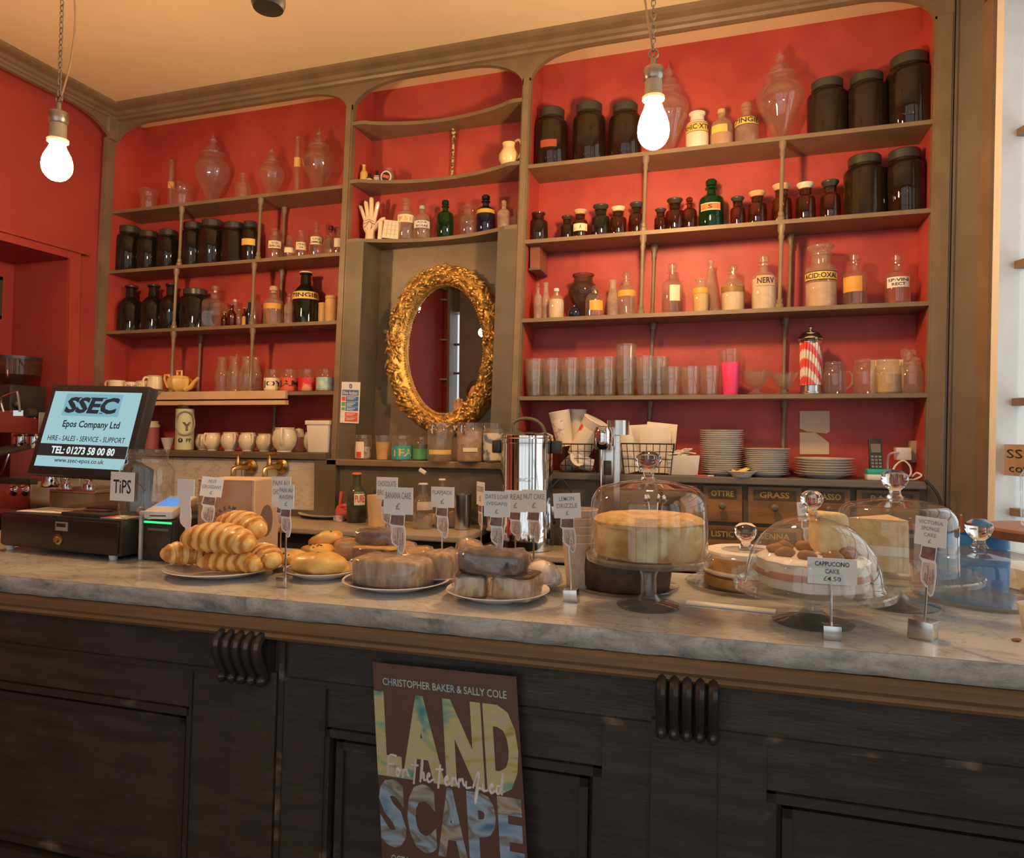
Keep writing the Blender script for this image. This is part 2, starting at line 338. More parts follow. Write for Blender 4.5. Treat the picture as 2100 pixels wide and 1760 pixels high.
# cornice and frieze on the left wall
m = MB().prism([(-2.24-y, z) for y, z in cp], -4.4, .0)
low = [(-4.4, 2.882)]+[(-1.2, 2.882)]+[(-.05-.24*(1-sin(pi/2*i/12)), 2.79+.092*cos(pi/2*i/12)) for i in range(13)]+[(0, 2.79)]
for (ya, za), (yb, zb) in zip(low, low[1:]): m.prism([(ya, za), (yb, zb), (yb, 2.935), (ya, 2.935)], -2.24, -2.218, 'x')
m.box(-2.262, -2.236, -.05, .0, 0, 2.8); m.xf(lambda x, y, z: (rk(x, z) if y > -.06 else x+.04, y, z))
struct('trim_4', m, OLIVE, 0)
# uprights between the bays: olive edge, red cheeks behind
def upright(x0, x1, z0, z1, y0=0., y1=.024): return MB().box(x0, x1, y0, y1, z0, z1).xf(lambda x, y, z: (rk(x, z), y, z))
m = MB(); k = MB()
for x0, x1 in ((XL1, XC0), (XC1, XR0), (XR1, 1.56)):
    for a, b, y0, y1 in ((x0, x1, 0, .03), (x0+.006, x1-.006, -.006, 0)): m.box(a, b, y0, y1, 0, 2.80)
m.xf(lambda x, y, z: (rk(x, z), y, z)); struct('trim_5', m, OLIVE, 0)
k.box(XL0-.1, XL0, .0, D, 0, 2.93)
for x0, x1 in ((XL1, XC0), (XC1, XR0), (XR1, 1.56)): k.box(x0, x1, .03, D, 0, 2.93)
k.xf(lambda x, y, z: (rk(x, z), y, z)); struct('trim_6', k, RED, 0)
# ------------------------------------------------------------------ shelving bays
def post(mb, x, y, z0, z1, r=.0075):
    H = z1-z0
    mb.lathe([(0, 0), (r*1.9, 0), (r*1.9, .012), (r*1.3, .018), (r*1.5, .03), (r, .036), (r, H*.5), (r*1.06, H-.06), (r*1.5, H-.045), (r*1.2, H-.035), (r*1.9, H-.02), (r*1.9, H), (0, H)], 10, (0, 0, z0))
    mb.xf(lambda a, b, c: (a+rk(x, c), b+y, c))
    return mb
def bay(label, x0, x1, shelves, posts):
    t = thing('shelving_bay', label, 'shelves', (0, 0, 0), 'shelving bays of the back wall')
    for z in shelves:
        m = MB().box(rk(x0, z), rk(x1, z), .0, D, z-.016, z); m.build('shelf', OLIVE, t, 0)
    for u, v, y, z0, z1 in posts:
        p = PYp(u, v, y); post(MB(), p.x-RK*(p.z-1.3), y, z0, z1).build('support_post', OLIVE, t)
    return t
bay('built-in red shelving bay holding dark jars above the till', XL0, XL1, ZL,
    [(373, 430, .012, ZL[1], ZL[0]-.016), (535, 410, .012, ZL[1], ZL[0]-.016), (362, 560, .012, ZL[2], ZL[1]-.016), (522, 540, .012, ZL[2], ZL[1]-.016), (356, 690, .012, ZL[3], ZL[2]-.016), (518, 690, .012, ZL[3], ZL[2]-.016),
     (583, 440, .165, ZL[1], ZL[0]-.016), (410, 720, .165, ZL[3], ZL[2]-.016), (577, 585, .165, ZL[2], ZL[1]-.016), (563, 850, .165, LGL, ZL[3]-.016)])
bay('wide built-in red shelving bay beside the window', XR0, XR1, ZR,
    [(1324, 350, .012, ZR[1], ZR[0]-.016), (1605, 310, .012, ZR[1], ZR[0]-.016), (1318, 520, .012, ZR[2], ZR[1]-.016), (1602, 500, .012, ZR[2], ZR[1]-.016), (1341, 540, .165, ZR[2], ZR[1]-.016), (1621, 520, .165, ZR[2], ZR[1]-.016),
     (1338, 680, .165, ZR[3], ZR[2]-.016), (1610, 680, .165, ZR[3], ZR[2]-.016), (1332, 840, .165, LGR, ZR[3]-.016), (1608, 840, .165, LGR, ZR[3]-.016)])
# middle bay: curved shelves above the mirror niche
t = thing('shelving_bay', 'narrow arched bay with curved shelves over the gilt mirror', 'shelves', (0, 0, 0), 'shelving bays of the back wall')
def front_y(x):
    s = (x-XC0)/(XC1-XC0)
    if s < .07 or s > .93: return .0
    return .085*sin(pi*(s-.07)/.86)**.75
for z in ZC:
    m = MB(); xs = [XC0+(XC1-XC0)*i/40 for i in range(41)]
    for a, b in zip(xs, xs[1:]):
        m.add([(rk(a, z), front_y(a), z-.016), (rk(b, z), front_y(b), z-.016), (rk(b, z), D, z-.016), (rk(a, z), D, z-.016), (rk(a, z), front_y(a), z), (rk(b, z), front_y(b), z), (rk(b, z), D, z), (rk(a, z), D, z)], [(0, 3, 2, 1), (4, 5, 6, 7), (0, 1, 5, 4)])
    m.build('shelf', OLIVE, t, 0)
p = PYp(931, 265, .175)
tag(post(MB(), p.x-RK*(p.z-1.3), .175, ZC[1], ZC[0]-.016, .006).build('support_post', mat('flaking_gilt_post', (.08, .06, .04), .5, col2=(.75, .55, .2), thr=(.45, .55), scale=90), t), 'post with flaking gilding')
z1 = ZC[2]-.016
MB().box(XC0, XC1, D-.02, D, LGC, z1).xf(lambda x, y, z: (rk(x, z), y, z)).build('niche_panel', OLIVE, t, 0)
for a, b in ((XC0, XC0+.085), (XC1-.085, XC1)):
    MB().box(a, b, 0, D-.02, LGC, z1).xf(lambda x, y, z: (rk(x, z), y, z)).build('niche_pilaster', DARKOL, t, 0)
# ------------------------------------------------------------------ ledges and cupboards below
t = thing('back_counter', 'dark ledge over pale marble splashback with brass taps, behind the till', 'counter', (0, 0, 0))
MB().rbox(XL0+.01, XL1-.0, -.05, D-.002, LGL-.03, LGL, .004).build('ledge', DARKOL, t, 0)
a = PYp(335, 1000, -.03).x; b = PYp(648, 1000, -.03).x
for i in range(3): MB().box(a-.35+(b-a+.35)*i/3+.002, a-.35+(b-a+.35)*(i+1)/3-.002, -.03, -.01, WT+.03, LGL-.035).build('marble_panel', SPLASH, t, 0)
MB().box(XL0, a-.35, -.04, -.01, WT, LGL-.03).box(b, XL1+.05, -.045, -.01, WT, LGL-.03).box(a-.35, b, -.04, -.01, WT, WT+.03).box(XL0, XL1, -.01, D-.002, WT, LGL-.03).build('surround', DARKOL, t, 0)
for u, v in ((509, 957), (573, 957)):
    p = PYp(u, v, -.05); s = mpp(p)
    m = MB().lathe([(0, 0), (14*s, 0), (15*s, .012), (9*s, .018), (9*s, .03), (0, .03)], 14, M=Matrix.Translation((p.x+3*s, -.031, p.z)) @ Matrix.Rotation(pi/2, 4, 'X'))
    m.tube([(p.x+3*s, -.05, p.z), (p.x-6*s, -.10, p.z), (p.x-12*s, -.115, p.z-4*s), (p.x-13*s, -.118, p.z-22*s)], 6*s, 10)
    m.lathe([(0, 0), (6*s, 0), (5*s, 8*s), (3*s, 12*s), (3*s, 20*s), (0, 20*s)], 10, (p.x-8*s, -.10, p.z+4*s)); m.tube([(p.x-20*s, -.10, p.z+24*s), (p.x+6*s, -.10, p.z+26*s)], 3*s, 8)
    m.build('brass_tap', BRASS, t)
# pale two-board rail along the front of the lowest shelf of the left bay
t = thing('shelf_rail', 'pale two-board wooden rail along the front edge of the teapot shelf', 'rail', (0, 0, 0))
a = PYp(300, 800, -.012); b = PYp(587, 812, -.012)
MB().box(a.x-.25, b.x, -.02, -.001, ZL[3]-.034, ZL[3]+.004).build('upper_board', mat('pale_wood', (.66, .46, .27), .5, var=.06), t, 0)
MB().box(a.x-.25, b.x+.006, -.028, -.001, ZL[3]-.062, ZL[3]-.042).build('lower_board', MATS['pale_wood'], t, 0)
# middle and right cupboards
t = thing('wall_cupboard', 'brown panelled cupboard front under the row of tea jars', 'cupboard', (0, 0, 0))
MB().rbox(XL1-.0, -.02, -.045, D-.02, LGC-.028, LGC, .004).build('ledge', OLIVE, t, 0)
MB().box(XL1+.05, -.02, -.02, .1, WT, LGC-.028).build('front_panel', DARKOL, t, 0)
t = thing('apothecary_cabinet', 'old cabinet of brown apothecary drawers with lettered plates under the ledge', 'cabinet', (0, 0, 0))
MB().rbox(-.03, 1.49, -.05, D-.002, LGR-.026, LGR, .004).build('ledge', GREYBR, t, 0)
MB().box(-.03, .66, -.02, .1, .4, LGR-.026).box(.66, 1.53, -.004, .1, .4, LGR-.026).build('carcass', DARKOL, t, 0)
DRW = mat('worn_brown_drawer', (.13, .075, .035), .45, col2=(.36, .18, .055), thr=(.3, .7), scale=7, stretch=(.4, 1, 2), bump=.1)
PLT = mat('dark_gilt_plate', (.05, .035, .02), .4, col2=(.10, .07, .03), thr=(.4, .6), scale=40)
GILT = mat('tarnished_gilt', (.5, .32, .1), .45, .4, var=.2)
us = [1436, 1528, 1650, 1750, 1893]
tx = [['OTTRE', 'GRASS', 'CASSO', 'RADIX'], ['LISTIC', 'SENNA', 'ROSAE', 'MYRRH'], ['', '', '', '']]
for c in range(-1, 4):
    xa = PYp(us[c], 1020, -.02).x if c >= 0 else PYp(us[0], 1020, -.02).x-.17; xb = PYp(us[c+1], 1020, -.02).x
    for r in range(3):
        z1 = LGR-.034-r*.152; z0 = z1-.138
        d = MB().rbox(xa+.010, xb-.010, -.02, .0, z0, z1, .003).build('drawer', DRW, t, 0)
        pl = MB().box(xa+.03, xb-.03, -.023, -.0195, z1-.048, z1-.012).build('name_plate', PLT, d, 0)
        if c >= 0 and tx[r][c]:
            m = MB(); letters(m, tx[r][c], .03, ((xa+xb)/2, -.0235, z1-.03), width=(xb-xa)*.5, height=.022, bold=.02); m.build('lettering', GILT, d, 0)
        MB().lathe([(0, 0), (.006, 0), (.006, .012), (.014, .02), (.014, .028), (.006, .034), (0, .034)], 12, M=Matrix.Translation(((xa+xb)/2, -.02, z1-.075)) @ Matrix.Rotation(pi/2, 4, 'X')).build('knob', DARKOL, d)
# ------------------------------------------------------------------ lower worktop behind the counter
t = thing('worktop', 'low stone worktop running along the back wall behind the counter', 'worktop', (0, 0, 0))
STONE = mat('worn_stone_slab', (.42, .34, .25), .35, col2=(.52, .44, .34), thr=(.3, .7), scale=6)
MB().rbox(-2.22, -.10, -.36, -.01, WT-.025, WT, .006).build('slab', STONE, t, 0)
MB().rbox(-.10, 1.52, -.30, -.055, WT-.085, WT-.06, .006).build('slab', STONE, t, 0)
MB().box(-2.22, -.12, -.33, -.06, 0, WT-.025).box(-.12, 1.52, -.27, -.06, 0, WT-.085).build('base_cupboard', mat('dark_cupboard', (.045, .042, .038), .5, var=.2), t, 0)
# ------------------------------------------------------------------ canted window wall on the right
WD = Vector((.365, -.93, 0)).normalized(); WN = Vector((.93, .365, 0)).normalized(); W0 = Vector((1.575, -.0, 0))
def wl(a, b, z): p = W0+WD*a+WN*b; return (rk(p.x, z), p.y, z)
def wbox(mb, a0, a1, b0, b1, z0, z1): k = len(mb.v); mb.box(a0, a1, b0, b1, z0, z1); mb.xf(wl, k); return mb
def PW(u, v):
    d = ray(u, v); t = (W0-CAM).dot(WN)/d.dot(WN); p = CAM+d*t; return (p-W0).dot(WD), p.z
m = MB(); wbox(m, -.02, .135, 0, .25, 0, ZCEIL); wbox(m, .135, 4.7, 0, .25, 2.80, ZCEIL); wbox(m, 1.95, 2.25, 0, .25, 0, 2.8); wbox(m, 4.1, 4.7, 0, .25, 0, 2.8); wbox(m, .135, 4.7, 0, .25, 0, .55)
struct('wall_right', m, GREYBR, 0)
m = MB(); wbox(m, -.03, -.012, -.012, .05, 0, 2.9); wbox(m, -.006, .006, -.008, .05, 0, 2.9); m.tube([wl(-.008, -.016, 2.9-i*.1) for i in range(29)], .005, 6)
struct('trim_7', m, GREYBR)
BROWNFR = mat('brown_window_paint', (.20, .13, .085), .4, var=.15, scale=9); WHITEFR = mat('white_window_paint', (.80, .79, .75), .45, var=.03)
zb = [PW(2070, 252)[1], PW(2070, 533)[1], PW(2068, 823)[1]]
for n, (a0, a1) in enumerate(((.135, 1.95), (2.25, 4.1))):
    t = tag(thing('window_%d' % (n+1), None, None), kind='structure')
    m = MB(); wbox(m, a0, a0+.045, -.012, .07, .9, 2.8); wbox(m, a1-.045, a1, -.012, .07, .9, 2.8); wbox(m, a0, a1, -.012, .07, 2.75, 2.8)
    for z in zb+[zb[2]-.35]: wbox(m, a0, a1, .05, .085, z-.012, z+.012)
    for i in range(1, 3): x = a0+(a1-a0)*i/3; wbox(m, x-.012, x+.012, .052, .083, .9, 2.8)
    m.build('window_frame', BROWNFR, t, 0)
    m = MB(); wbox(m, a0+.045, a0+.075, .0, .2, .9, 2.8); wbox(m, a0, a1, -.02, .25, .84, .9); m.build('window_reveal', WHITEFR, t, 0)
    m = MB(); wbox(m, a0+.05, a1-.05, .064, .07, .9, 2.75); m.build('pane', PURE, t, 0)
    m = MB(); wbox(m, a0, a1, .0, .02, .55, .86); m.build('lower_panel', WHITEFR, t, 0)
# ------------------------------------------------------------------ shop front behind the camera (seen in the mirror)
FY = -4.2
m = MB().box(-2.7, -2.17, FY-.3, FY-.1, 0, ZCEIL).box(-2.03, -1.2, FY-.12, FY, 0, ZCEIL).box(-2.17, -2.03, FY-.3, FY-.1, 2.66, ZCEIL).box(-1.2, 3.6, FY-.2, FY, 2.8, ZCEIL).box(-1.2, 3.6, FY-.2, FY, 0, .5).box(2.0, 2.3, FY-.2, FY, .5, 2.8)
struct('wall_front', m, GREYBR, 0)
t = tag(thing('window_3', None, None), kind='structure')
m = MB()
for x in (-1.2, -.2, .8, 1.95, 2.3, 3.4): m.box(x-.025, x+.025, FY-.14, FY-.06, .5, 2.8)
for z in (2.3, 1.97): m.box(-2.17, -2.03, FY-.2, FY-.18, z-.012, z+.012)
for z in (.5, 1.2, 2.0, 2.78): m.box(-1.2, 3.5, FY-.13, FY-.07, z-.015, z+.015)
m.build('window_frame', BROWNFR, t, 0)
t = thing('corner_shelves', 'dark red corner shelves by the shop front, seen in the gilt mirror', 'shelves', (0, 0, 0))
MB().box(-2.7, -2.15, FY-.1, FY-.06, .3, 2.9).box(-2.66, -2.62, FY-.06, FY+.3, .3, 2.9).build('back_panel', RED, t, 0)
MB().box(-2.165, -2.135, FY-.1, FY+.03, 0, 2.9).build('upright', OLIVE, t, 0)
for z in (2.79, 2.34, 1.897):
    m = MB().prism([(-2.62, FY-.06), (-2.15, FY-.06), (-2.15, FY+.02)]+[(-2.15-.47*i/10, FY+.02+.12*sin(pi/2*i/10)) for i in range(11)], z-.02, z, 'z'); m.build('shelf', OLIVE, t, 0)
# ------------------------------------------------------------------ vessels: (radius, height) profiles as fractions of the whole
KIND = {
 'jar': ([(0, 0), (.94, 0), (1, .025), (1, .72), (.96, .77), (.82, .815), (.73, .83), (.71, .87)], [(.71, .855), (.77, .862), (.78, .985), (.73, 1), (0, 1)]),
 'apoth': ([(0, 0), (.94, 0), (1, .03), (1, .58), (.94, .64), (.72, .685), (.62, .705), (.60, .83), (.69, .845), (.69, .86)], [(.55, .84), (.58, .87), (.84, .94), (.88, .965), (.86, .99), (.78, 1), (0, 1)]),
 'open': ([(0, 0), (.94, 0), (1, .03), (1, .66), (.94, .73), (.72, .78), (.62, .80), (.60, .93), (.72, .96), (.74, 1), (.66, 1)], None),
 'narrow': ([(0, 0), (.94, 0), (1, .025), (1, .56), (.93, .63), (.62, .69), (.38, .71), (.33, .80), (.5, .82), (.5, .845)], [(.27, .83), (.28, .87), (.44, .89), (.45, .97), (.32, 1), (0, 1)]),
 'ball': ([(0, 0), (.94, 0), (1, .025), (1, .56), (.93, .63), (.62, .69), (.38, .71), (.33, .82), (.5, .835), (.5, .85)], [(.2, .84), (.2, .87), (.36, .9), (.42, .94), (.34, .98), (.15, 1), (0, 1)]),
 'neck': ([(0, 0), (.94, 0), (1, .02), (1, .52), (.93, .60), (.62, .70), (.42, .75), (.38, .93), (.48, .94), (.48, .975)], [(.5, .965), (.5, .985), (.4, 1), (0, 1)]),
 'dome': ([(0, 0), (.94, 0), (1, .025), (1, .48), (.95, .60), (.78, .70), (.5, .76), (.32, .78), (.31, .86), (.42, .875), (.42, .89)], [(.25, .88), (.34, .9), (.34, .98), (.2, 1), (0, 1)]),
 'show': ([(0, 0), (.44, 0), (.44, .012), (.22, .035), (.2, .06), (.34, .11), (.58, .24), (.88, .38), (1, .47), (1, .51), (.92, .575), (.74, .62), (.60, .645), (.58, .68), (.68, .695), (.68, .705)],
          [(.66, .70), (.68, .72), (.52, .745), (.33, .755), (.35, .79), (.41, .80), (.38, .815), (.16, .835), (.12, .86), (.21, .88), (.235, .905), (.17, .925), (.07, .945), (.06, .97), (0, 1)]),
 'beaker': ([(0, 0), (.70, 0), (.74, .04), (.74, .66), (.80, .82), (.92, .95), (1, 1)], None),
 'tube': ([(0, 0), (1, 0), (1, .01), (.92, .03), (.84, .08), (.84, .80), (.6, .83), (.6, .88), (.72, .89)], [(.4, .88), (.45, .92), (.75, .94), (.85, .965), (.6, .99), (0, 1)]),
 'cone': ([(0, 0), (.92, 0), (1, .03), (.94, .1), (.62, .5), (.36, .82), (.27, .93), (.36, .97), (.36, 1)], None),
 'cup': ([(0, 0), (.80, 0), (.82, .02), (1, 1)], None),
 'pot': ([(0, 0), (.94, 0), (1, .03), (1, .80), (.96, .86), (.90, .88), (1, .90), (1.0, .95)], [(1.0, .95), (.96, .99), (.8, 1), (0, 1)]),
 'vase': ([(0, 0), (.46, 0), (.46, .02), (.3, .06), (.34, .14), (.6, .3), (.9, .48), (1, .6), (.98, .68), (.82, .78), (.66, .82), (.62, .93), (.72, .96), (.74, 1), (.6, 1)], None),
 'inkpot': ([(0, 0), (.9, 0), (1, .15), (1, .45), (.75, .68), (.3, .78), (.25, .82)], [(.22, .8), (.22, .95), (.12, 1), (0, 1)]),
 'jam': ([(0, 0), (.90, 0), (1, .06), (1, .70), (.93, .80), (.84, .84), (.84, .86)], [(.84, .85), (.93, .86), (.93, .98), (.88, 1), (0, 1)]),
 'milk': ([(0, 0), (.92, 0), (1, .03), (1, .5), (.92, .58), (.62, .78), (.56, .88), (.66, .93), (.7, 1)], None),
 'mason': ([(0, 0), (.90, 0), (1, .05), (1, .68), (.92, .78), (.82, .82), (.82, .86), (.86, .87), (.82, .89), (.86, .92), (.82, .95), (.84, 1)], None),
 'clip': ([(0, 0), (.92, 0), (1, .04), (1, .78), (.93, .84), (.90, .87)], [(.96, .865), (1.0, .875), (1.0, .905), (.93, .91), (.93, .94), (.97, .945), (.97, .985), (.9, 1), (0, 1)]),
 'sphere': ([(0, 0), (.6, 0), (.88, .1), (1, .3), (.98, .42), (.78, .56), (.5, .62), (.46, .72), (.56, .74), (.56, .77)], [(.4, .75), (.5, .8), (.6, .86), (.4, .97), (0, 1)]),
}
def prad(prof, z):
    for (r0, z0), (r1, z1) in zip(prof, prof[1:]):
        if z0 <= z <= z1 and z1 > z0: return r0+(r1-r0)*(z-z0)/(z1-z0)
    return prof[-1][0]
def patch(mb, prof, R, H, z0, z1, a0, a1, k=1.015, nz=4, na=12):
    """a label hugging the vessel's side"""
    b = len(mb.v)
    for i in range(nz+1):
        z = z0+(z1-z0)*i/nz; r = prad(prof, z)*R*k
        for j in range(na+1): a = a0+(a1-a0)*j/na; mb.v.append((r*cos(a), r*sin(a), z*H))
    for i in range(nz):
        for j in range(na): q = b+i*(na+1)+j; mb.f.append((q, q+1, q+na+2, q+na+1))
    return mb
def vessel(kind, label, u, vb, w, top, zs, body, stop=None, Y=.10, lab=None, fill=None, name='apothecary_bottle', cat='bottle', group=None, n=22, lean=0., glow=None, square=0):
    p = PYp(u, vb, Y); R = w*mpp(p)/2; H = PYp(u, top, Y).z-p.z; pr, sp = KIND[kind]
    t = thing(name, label, cat, (p.x, Y, zs+.0007), group)
    if square: t.rotation_euler = (0, 0, pi/4+square)
    nb = 4 if square else n; kR = 1.41 if square else 1.
    b = MB().lathe([(r*R*kR, z*H) for r, z in pr], nb).build('glass_body' if body.name.endswith('glass') else 'body', body, t)
    if fill: # (top fraction, material)
        zt = fill[0]; pts = [(0, .012)]+[(r*.95, max(z, .012)) for r, z in pr if z < zt and r > 0]+[(prad(pr, zt)*.95, zt), (0, zt)]
        MB().lathe([(r*R*kR, z*H) for r, z in pts], nb).build('contents', fill[1], t)
    if sp and stop: MB().lathe([(r*R, z*H) for r, z in sp], n).build('lid' if kind in ('jar', 'jam', 'clip', 'pot') else 'stopper', stop, t)
    if lab:
        ca = atan2(CAM.y-Y, CAM.x-p.x)+lab.get('off', 0); a = lab.get('a', 1.0); z0, z1 = lab['z']
        l = patch(MB(), pr, R*kR*.72 if square else R, H, z0, z1, ca-a, ca+a).build('label', lab['m'], t); l['label'] = lab.get('d', 'paper label on the glass')
        if square: l.rotation_euler = (0, 0, -pi/4-square)
        mid = (z0+z1)/2; r = prad(pr, mid)*R*1.03
        if lab.get('t'):
            m = MB(); ls = lab['t'].split('\n'); hh = (z1-z0)*H*.8/len(ls)
            for i, s in enumerate(ls): wrap_letters(m, s, hh*.72, r, mid*H+hh*((len(ls)-1)/2-i), ca, width=min(2*a*r*.86, hh*.75*len(s)))
            o = m.build('lettering', lab.get('tm', INK), l, 0)
        if lab.get('rim'):
            m = MB(); patch(m, pr, R, H, z0, z0+.012, ca-a, ca+a, 1.02, 1).v; patch(m, pr, R, H, z1-.012, z1, ca-a, ca+a, 1.02, 1); m.build('label_border', lab['rim'], l, 0)
    return t
def handle(t, mat_, R, z0, z1, ang, out=.5, r=.004, name='handle'):
    d = Vector((cos(ang), sin(ang), 0)); h = z1-z0
    pts = [d*(R*.96)+Vector((0, 0, z1)), d*(R+h*out*.6)+Vector((0, 0, z1+h*.03)), d*(R+h*out)+Vector((0, 0, z1-h*.3)), d*(R+h*out*.8)+Vector((0, 0, z0+h*.25)), d*(R*.97)+Vector((0, 0, z0))]
    q = []
    for i in range(len(pts)-1):
        a = pts[max(i-1, 0)]; b = pts[i]; c = pts[i+1]; e = pts[min(i+2, len(pts)-1)]
        for k in range(4):
            s = k/4; q.append(.5*((2*b)+(c-a)*s+(2*a-5*b+4*c-e)*s*s+(3*b-a-3*c+e)*s**3))
    q.append(pts[-1]); return MB().tube(q, r, 7).build(name, mat_, t)
G1 = 'vessels on the top shelf of the left bay'; G2 = 'jars on the second shelf of the left bay'; G3 = 'bottles on the third shelf of the left bay'
z = ZL[0]
vessel('beaker', 'small flared glass beaker, leftmost vessel on the top left shelf', 304, 426, 42, 378, z, CLEAR, name='glass_beaker', cat='beaker', group=G1)
vessel('tube', 'shorter stoppered glass cylinder with yellow band behind a flared beaker', 350, 420, 15, 307, z, CLEAR, CLEAR, Y=.14, lab=dict(z=(.46, .58), m=YLAB, a=1.4), name='measuring_cylinder', cat='cylinder', group=G1)
vessel('beaker', 'flared glass beaker in front of a stoppered cylinder, top left shelf', 372, 419, 50, 370, z, CLEAR, Y=.08, name='glass_beaker', cat='beaker', group=G1)
vessel('show', 'large clear show globe with spire lid, leftmost of the three on the left bay', 434, 414, 70, 263, z, CLEAR, CLEAR, name='show_globe', cat='jar', group=G1)
vessel('narrow', 'small plain stoppered bottle between two show globes, top left shelf', 498, 407, 33, 344, z, CLEAR, CLEAR, name='glass_bottle', group=G1)
vessel('show', 'smallest clear show globe with spire lid on the top left shelf', 556, 399, 52, 289, z, CLEAR, CLEAR, name='show_globe', cat='jar', group=G1)
vessel('tube', 'tall thin stoppered glass cylinder with yellow label, top left shelf', 609, 394, 16, 265, z, CLEAR, CLEAR, Y=.11, lab=dict(z=(.49, .64), m=YLAB, a=1.4), name='measuring_cylinder', cat='cylinder', group=G1)
vessel('show', 'clear show globe with spire lid at the right end of the top left shelf', 653, 385, 65, 246, z, CLEAR, CLEAR, name='show_globe', cat='jar', group=G1)
z = ZL[1]
for i, (u, vb, w, top, d) in enumerate([(264, 545, 52, 449, 'tall dark jar against the left side of the second left shelf'), (304, 543, 46, 460, 'squat dark jar second from left, second left shelf'), (344, 542, 44, 459, 'squat dark jar left of the first post, second left shelf'),
        (395, 540, 50, 446, 'tall dark jar just right of the first post, second left shelf'), (434, 539, 54, 443, 'tallest dark amber jar in the middle of the second left shelf'), (480, 537, 52, 450, 'dark jar beside the yellow-labelled brown bottle, second left shelf')]):
    vessel('jar', d, u, vb, w, top, z, BLKG if i != 4 else DKAMB, BLKLID, name='storage_jar', cat='jar', group=G2)
vessel('jar', 'slim brown jar with blank yellow label beside the second post', 512, 534, 34, 446, z, DKAMB, BLKLID, lab=dict(z=(.42, .57), m=YLAB, a=.9, off=-.3), name='storage_jar', cat='jar', group=G2)
for k, u, vb, w, top, d, lb, tx in [('open', 563, 530, 31, 462, 'clear bottle with cream label just right of the second post, second left shelf', (.4, .62), 'SOD\nBIBOR'), ('sphere', 593, 528, 25, 473, 'small round-shouldered clear bottle behind the cream-labelled ones', (.3, .5), None), ('open', 617, 526, 25, 466, 'small clear bottle with slipped cream label, second left shelf', (.34, .6), 'ZINC\nOX'),
        ('narrow', 648, 523, 28, 444, 'taller clear stoppered bottle with cream label, second left shelf', (.36, .56), 'LIQ\nAMMON')]:
    vessel(k, d, u, vb, w, top, z, CLEAR, CLEAR, lab=dict(z=lb, m=CLAB, a=.9, t=tx), group='cream-labelled bottles of the left bay')
vessel('milk', 'small clear bottle with broad cream cap near the right end, second left shelf', 673, 520, 28, 475, z, CLEAR, group='cream-labelled bottles of the left bay', fill=None)
vessel('narrow', 'clear bottle with purple stopper at the back, right end of second left shelf', 678, 517, 24, 444, z, CLEAR, mat('purple_stopper', (.12, .02, .10), .3), Y=.15)
vessel('narrow', 'clear bottle half hidden by the upright, right end of second left shelf', 693, 518, 22, 458, z, CLEAR, CLEAR, lab=dict(z=(.3, .6), m=CLAB, a=.8), Y=.08)
z = ZL[2]
for u, vb, w, top, d in [(268, 669, 52, 572, 'tall black bottle at the left end of the third left shelf'), (314, 668, 50, 571, 'tall black bottle second from left, third left shelf'), (349, 668, 44, 570, 'tall black bottle behind the first post, third left shelf'), (399, 667, 60, 584, 'broad black jar just right of the first post, third left shelf')]:
    vessel('neck' if top < 580 else 'jar', d, u, vb, w, top, z, BLKG, BLKLID, name='dark_bottle', group='black bottles on the third shelf of the left bay')
vessel('narrow', 'sparkling square clear decanter beside the broad black jar', 440, 667, 38, 577, z, CLEAR, CLEAR, name='decanter', cat='bottle', square=.3, group=G3)
vessel('neck', 'tiny amber vial left of the amber dropper bottle', 460, 667, 13, 635, z, AMBER, CREAM, name='small_bottle', Y=.06, group=G3)
vessel('dome', 'clear round-shouldered bottle with stopper behind the amber dropper', 481, 666, 32, 603, z, CLEAR, CLEAR, Y=.13, group=G3)
vessel('neck', 'amber dropper bottle with black cap, third left shelf', 475, 667, 18, 621, z, AMBER, BLKLID, name='small_bottle', Y=.05, group=G3)
vessel('neck', 'tiny pale vial with cream cap, third left shelf', 490, 667, 11, 632, z, CLEAR, CREAM, name='small_bottle', Y=.05, group=G3)
vessel('neck', 'small vial with yellow cap and orange label, third left shelf', 501, 667, 10, 629, z, AMBER, YLAB, lab=dict(z=(.05, .5), m=OLAB, a=1.2), name='small_bottle', Y=.05, group=G3)
vessel('neck', 'slim dark blue bottle with white base against the second post', 511, 668, 15, 617, z, BLUEG, BLKLID, name='small_bottle', Y=.05, group=G3)
vessel('dome', 'clear bottle with tall stopper behind the second post, third left shelf', 518, 665, 34, 588, z, CLEAR, CLEAR, Y=.14, group=G3)
vessel('narrow', 'big clear jar with orange band label right of the second post', 560, 665, 39, 582, z, DUSTY, CORK, lab=dict(z=(.42, .55), m=OLAB, a=1.5), group=G3)
vessel('ball', 'small cut-glass scent bottle with beaded stopper', 593, 663, 21, 595, z, FROST, CLEAR, name='scent_bottle', group=G3)
vessel('neck', 'large black-green bottle with yellow ZINGIB band, third left shelf', 626, 661, 53, 551, z, DKGREEN, CREAM, lab=dict(z=(.46, .60), m=YLAB, a=1.5, t='ZINGIB:', off=-.1), name='dark_bottle', group=G3)
vessel('pot', 'shorter cream stoneware pot beside the upright, third left shelf', 661, 661, 17, 615, z, mat('ochre_stoneware', (.72, .45, .18), .5), MATS['ochre_stoneware'], name='stoneware_pot', cat='pot', Y=.12, group=G3)
vessel('pot', 'taller cream stoneware pot beside the upright, third left shelf', 679, 660, 25, 602, z, MATS['ochre_stoneware'], MATS['ochre_stoneware'], name='stoneware_pot', cat='pot', group=G3)
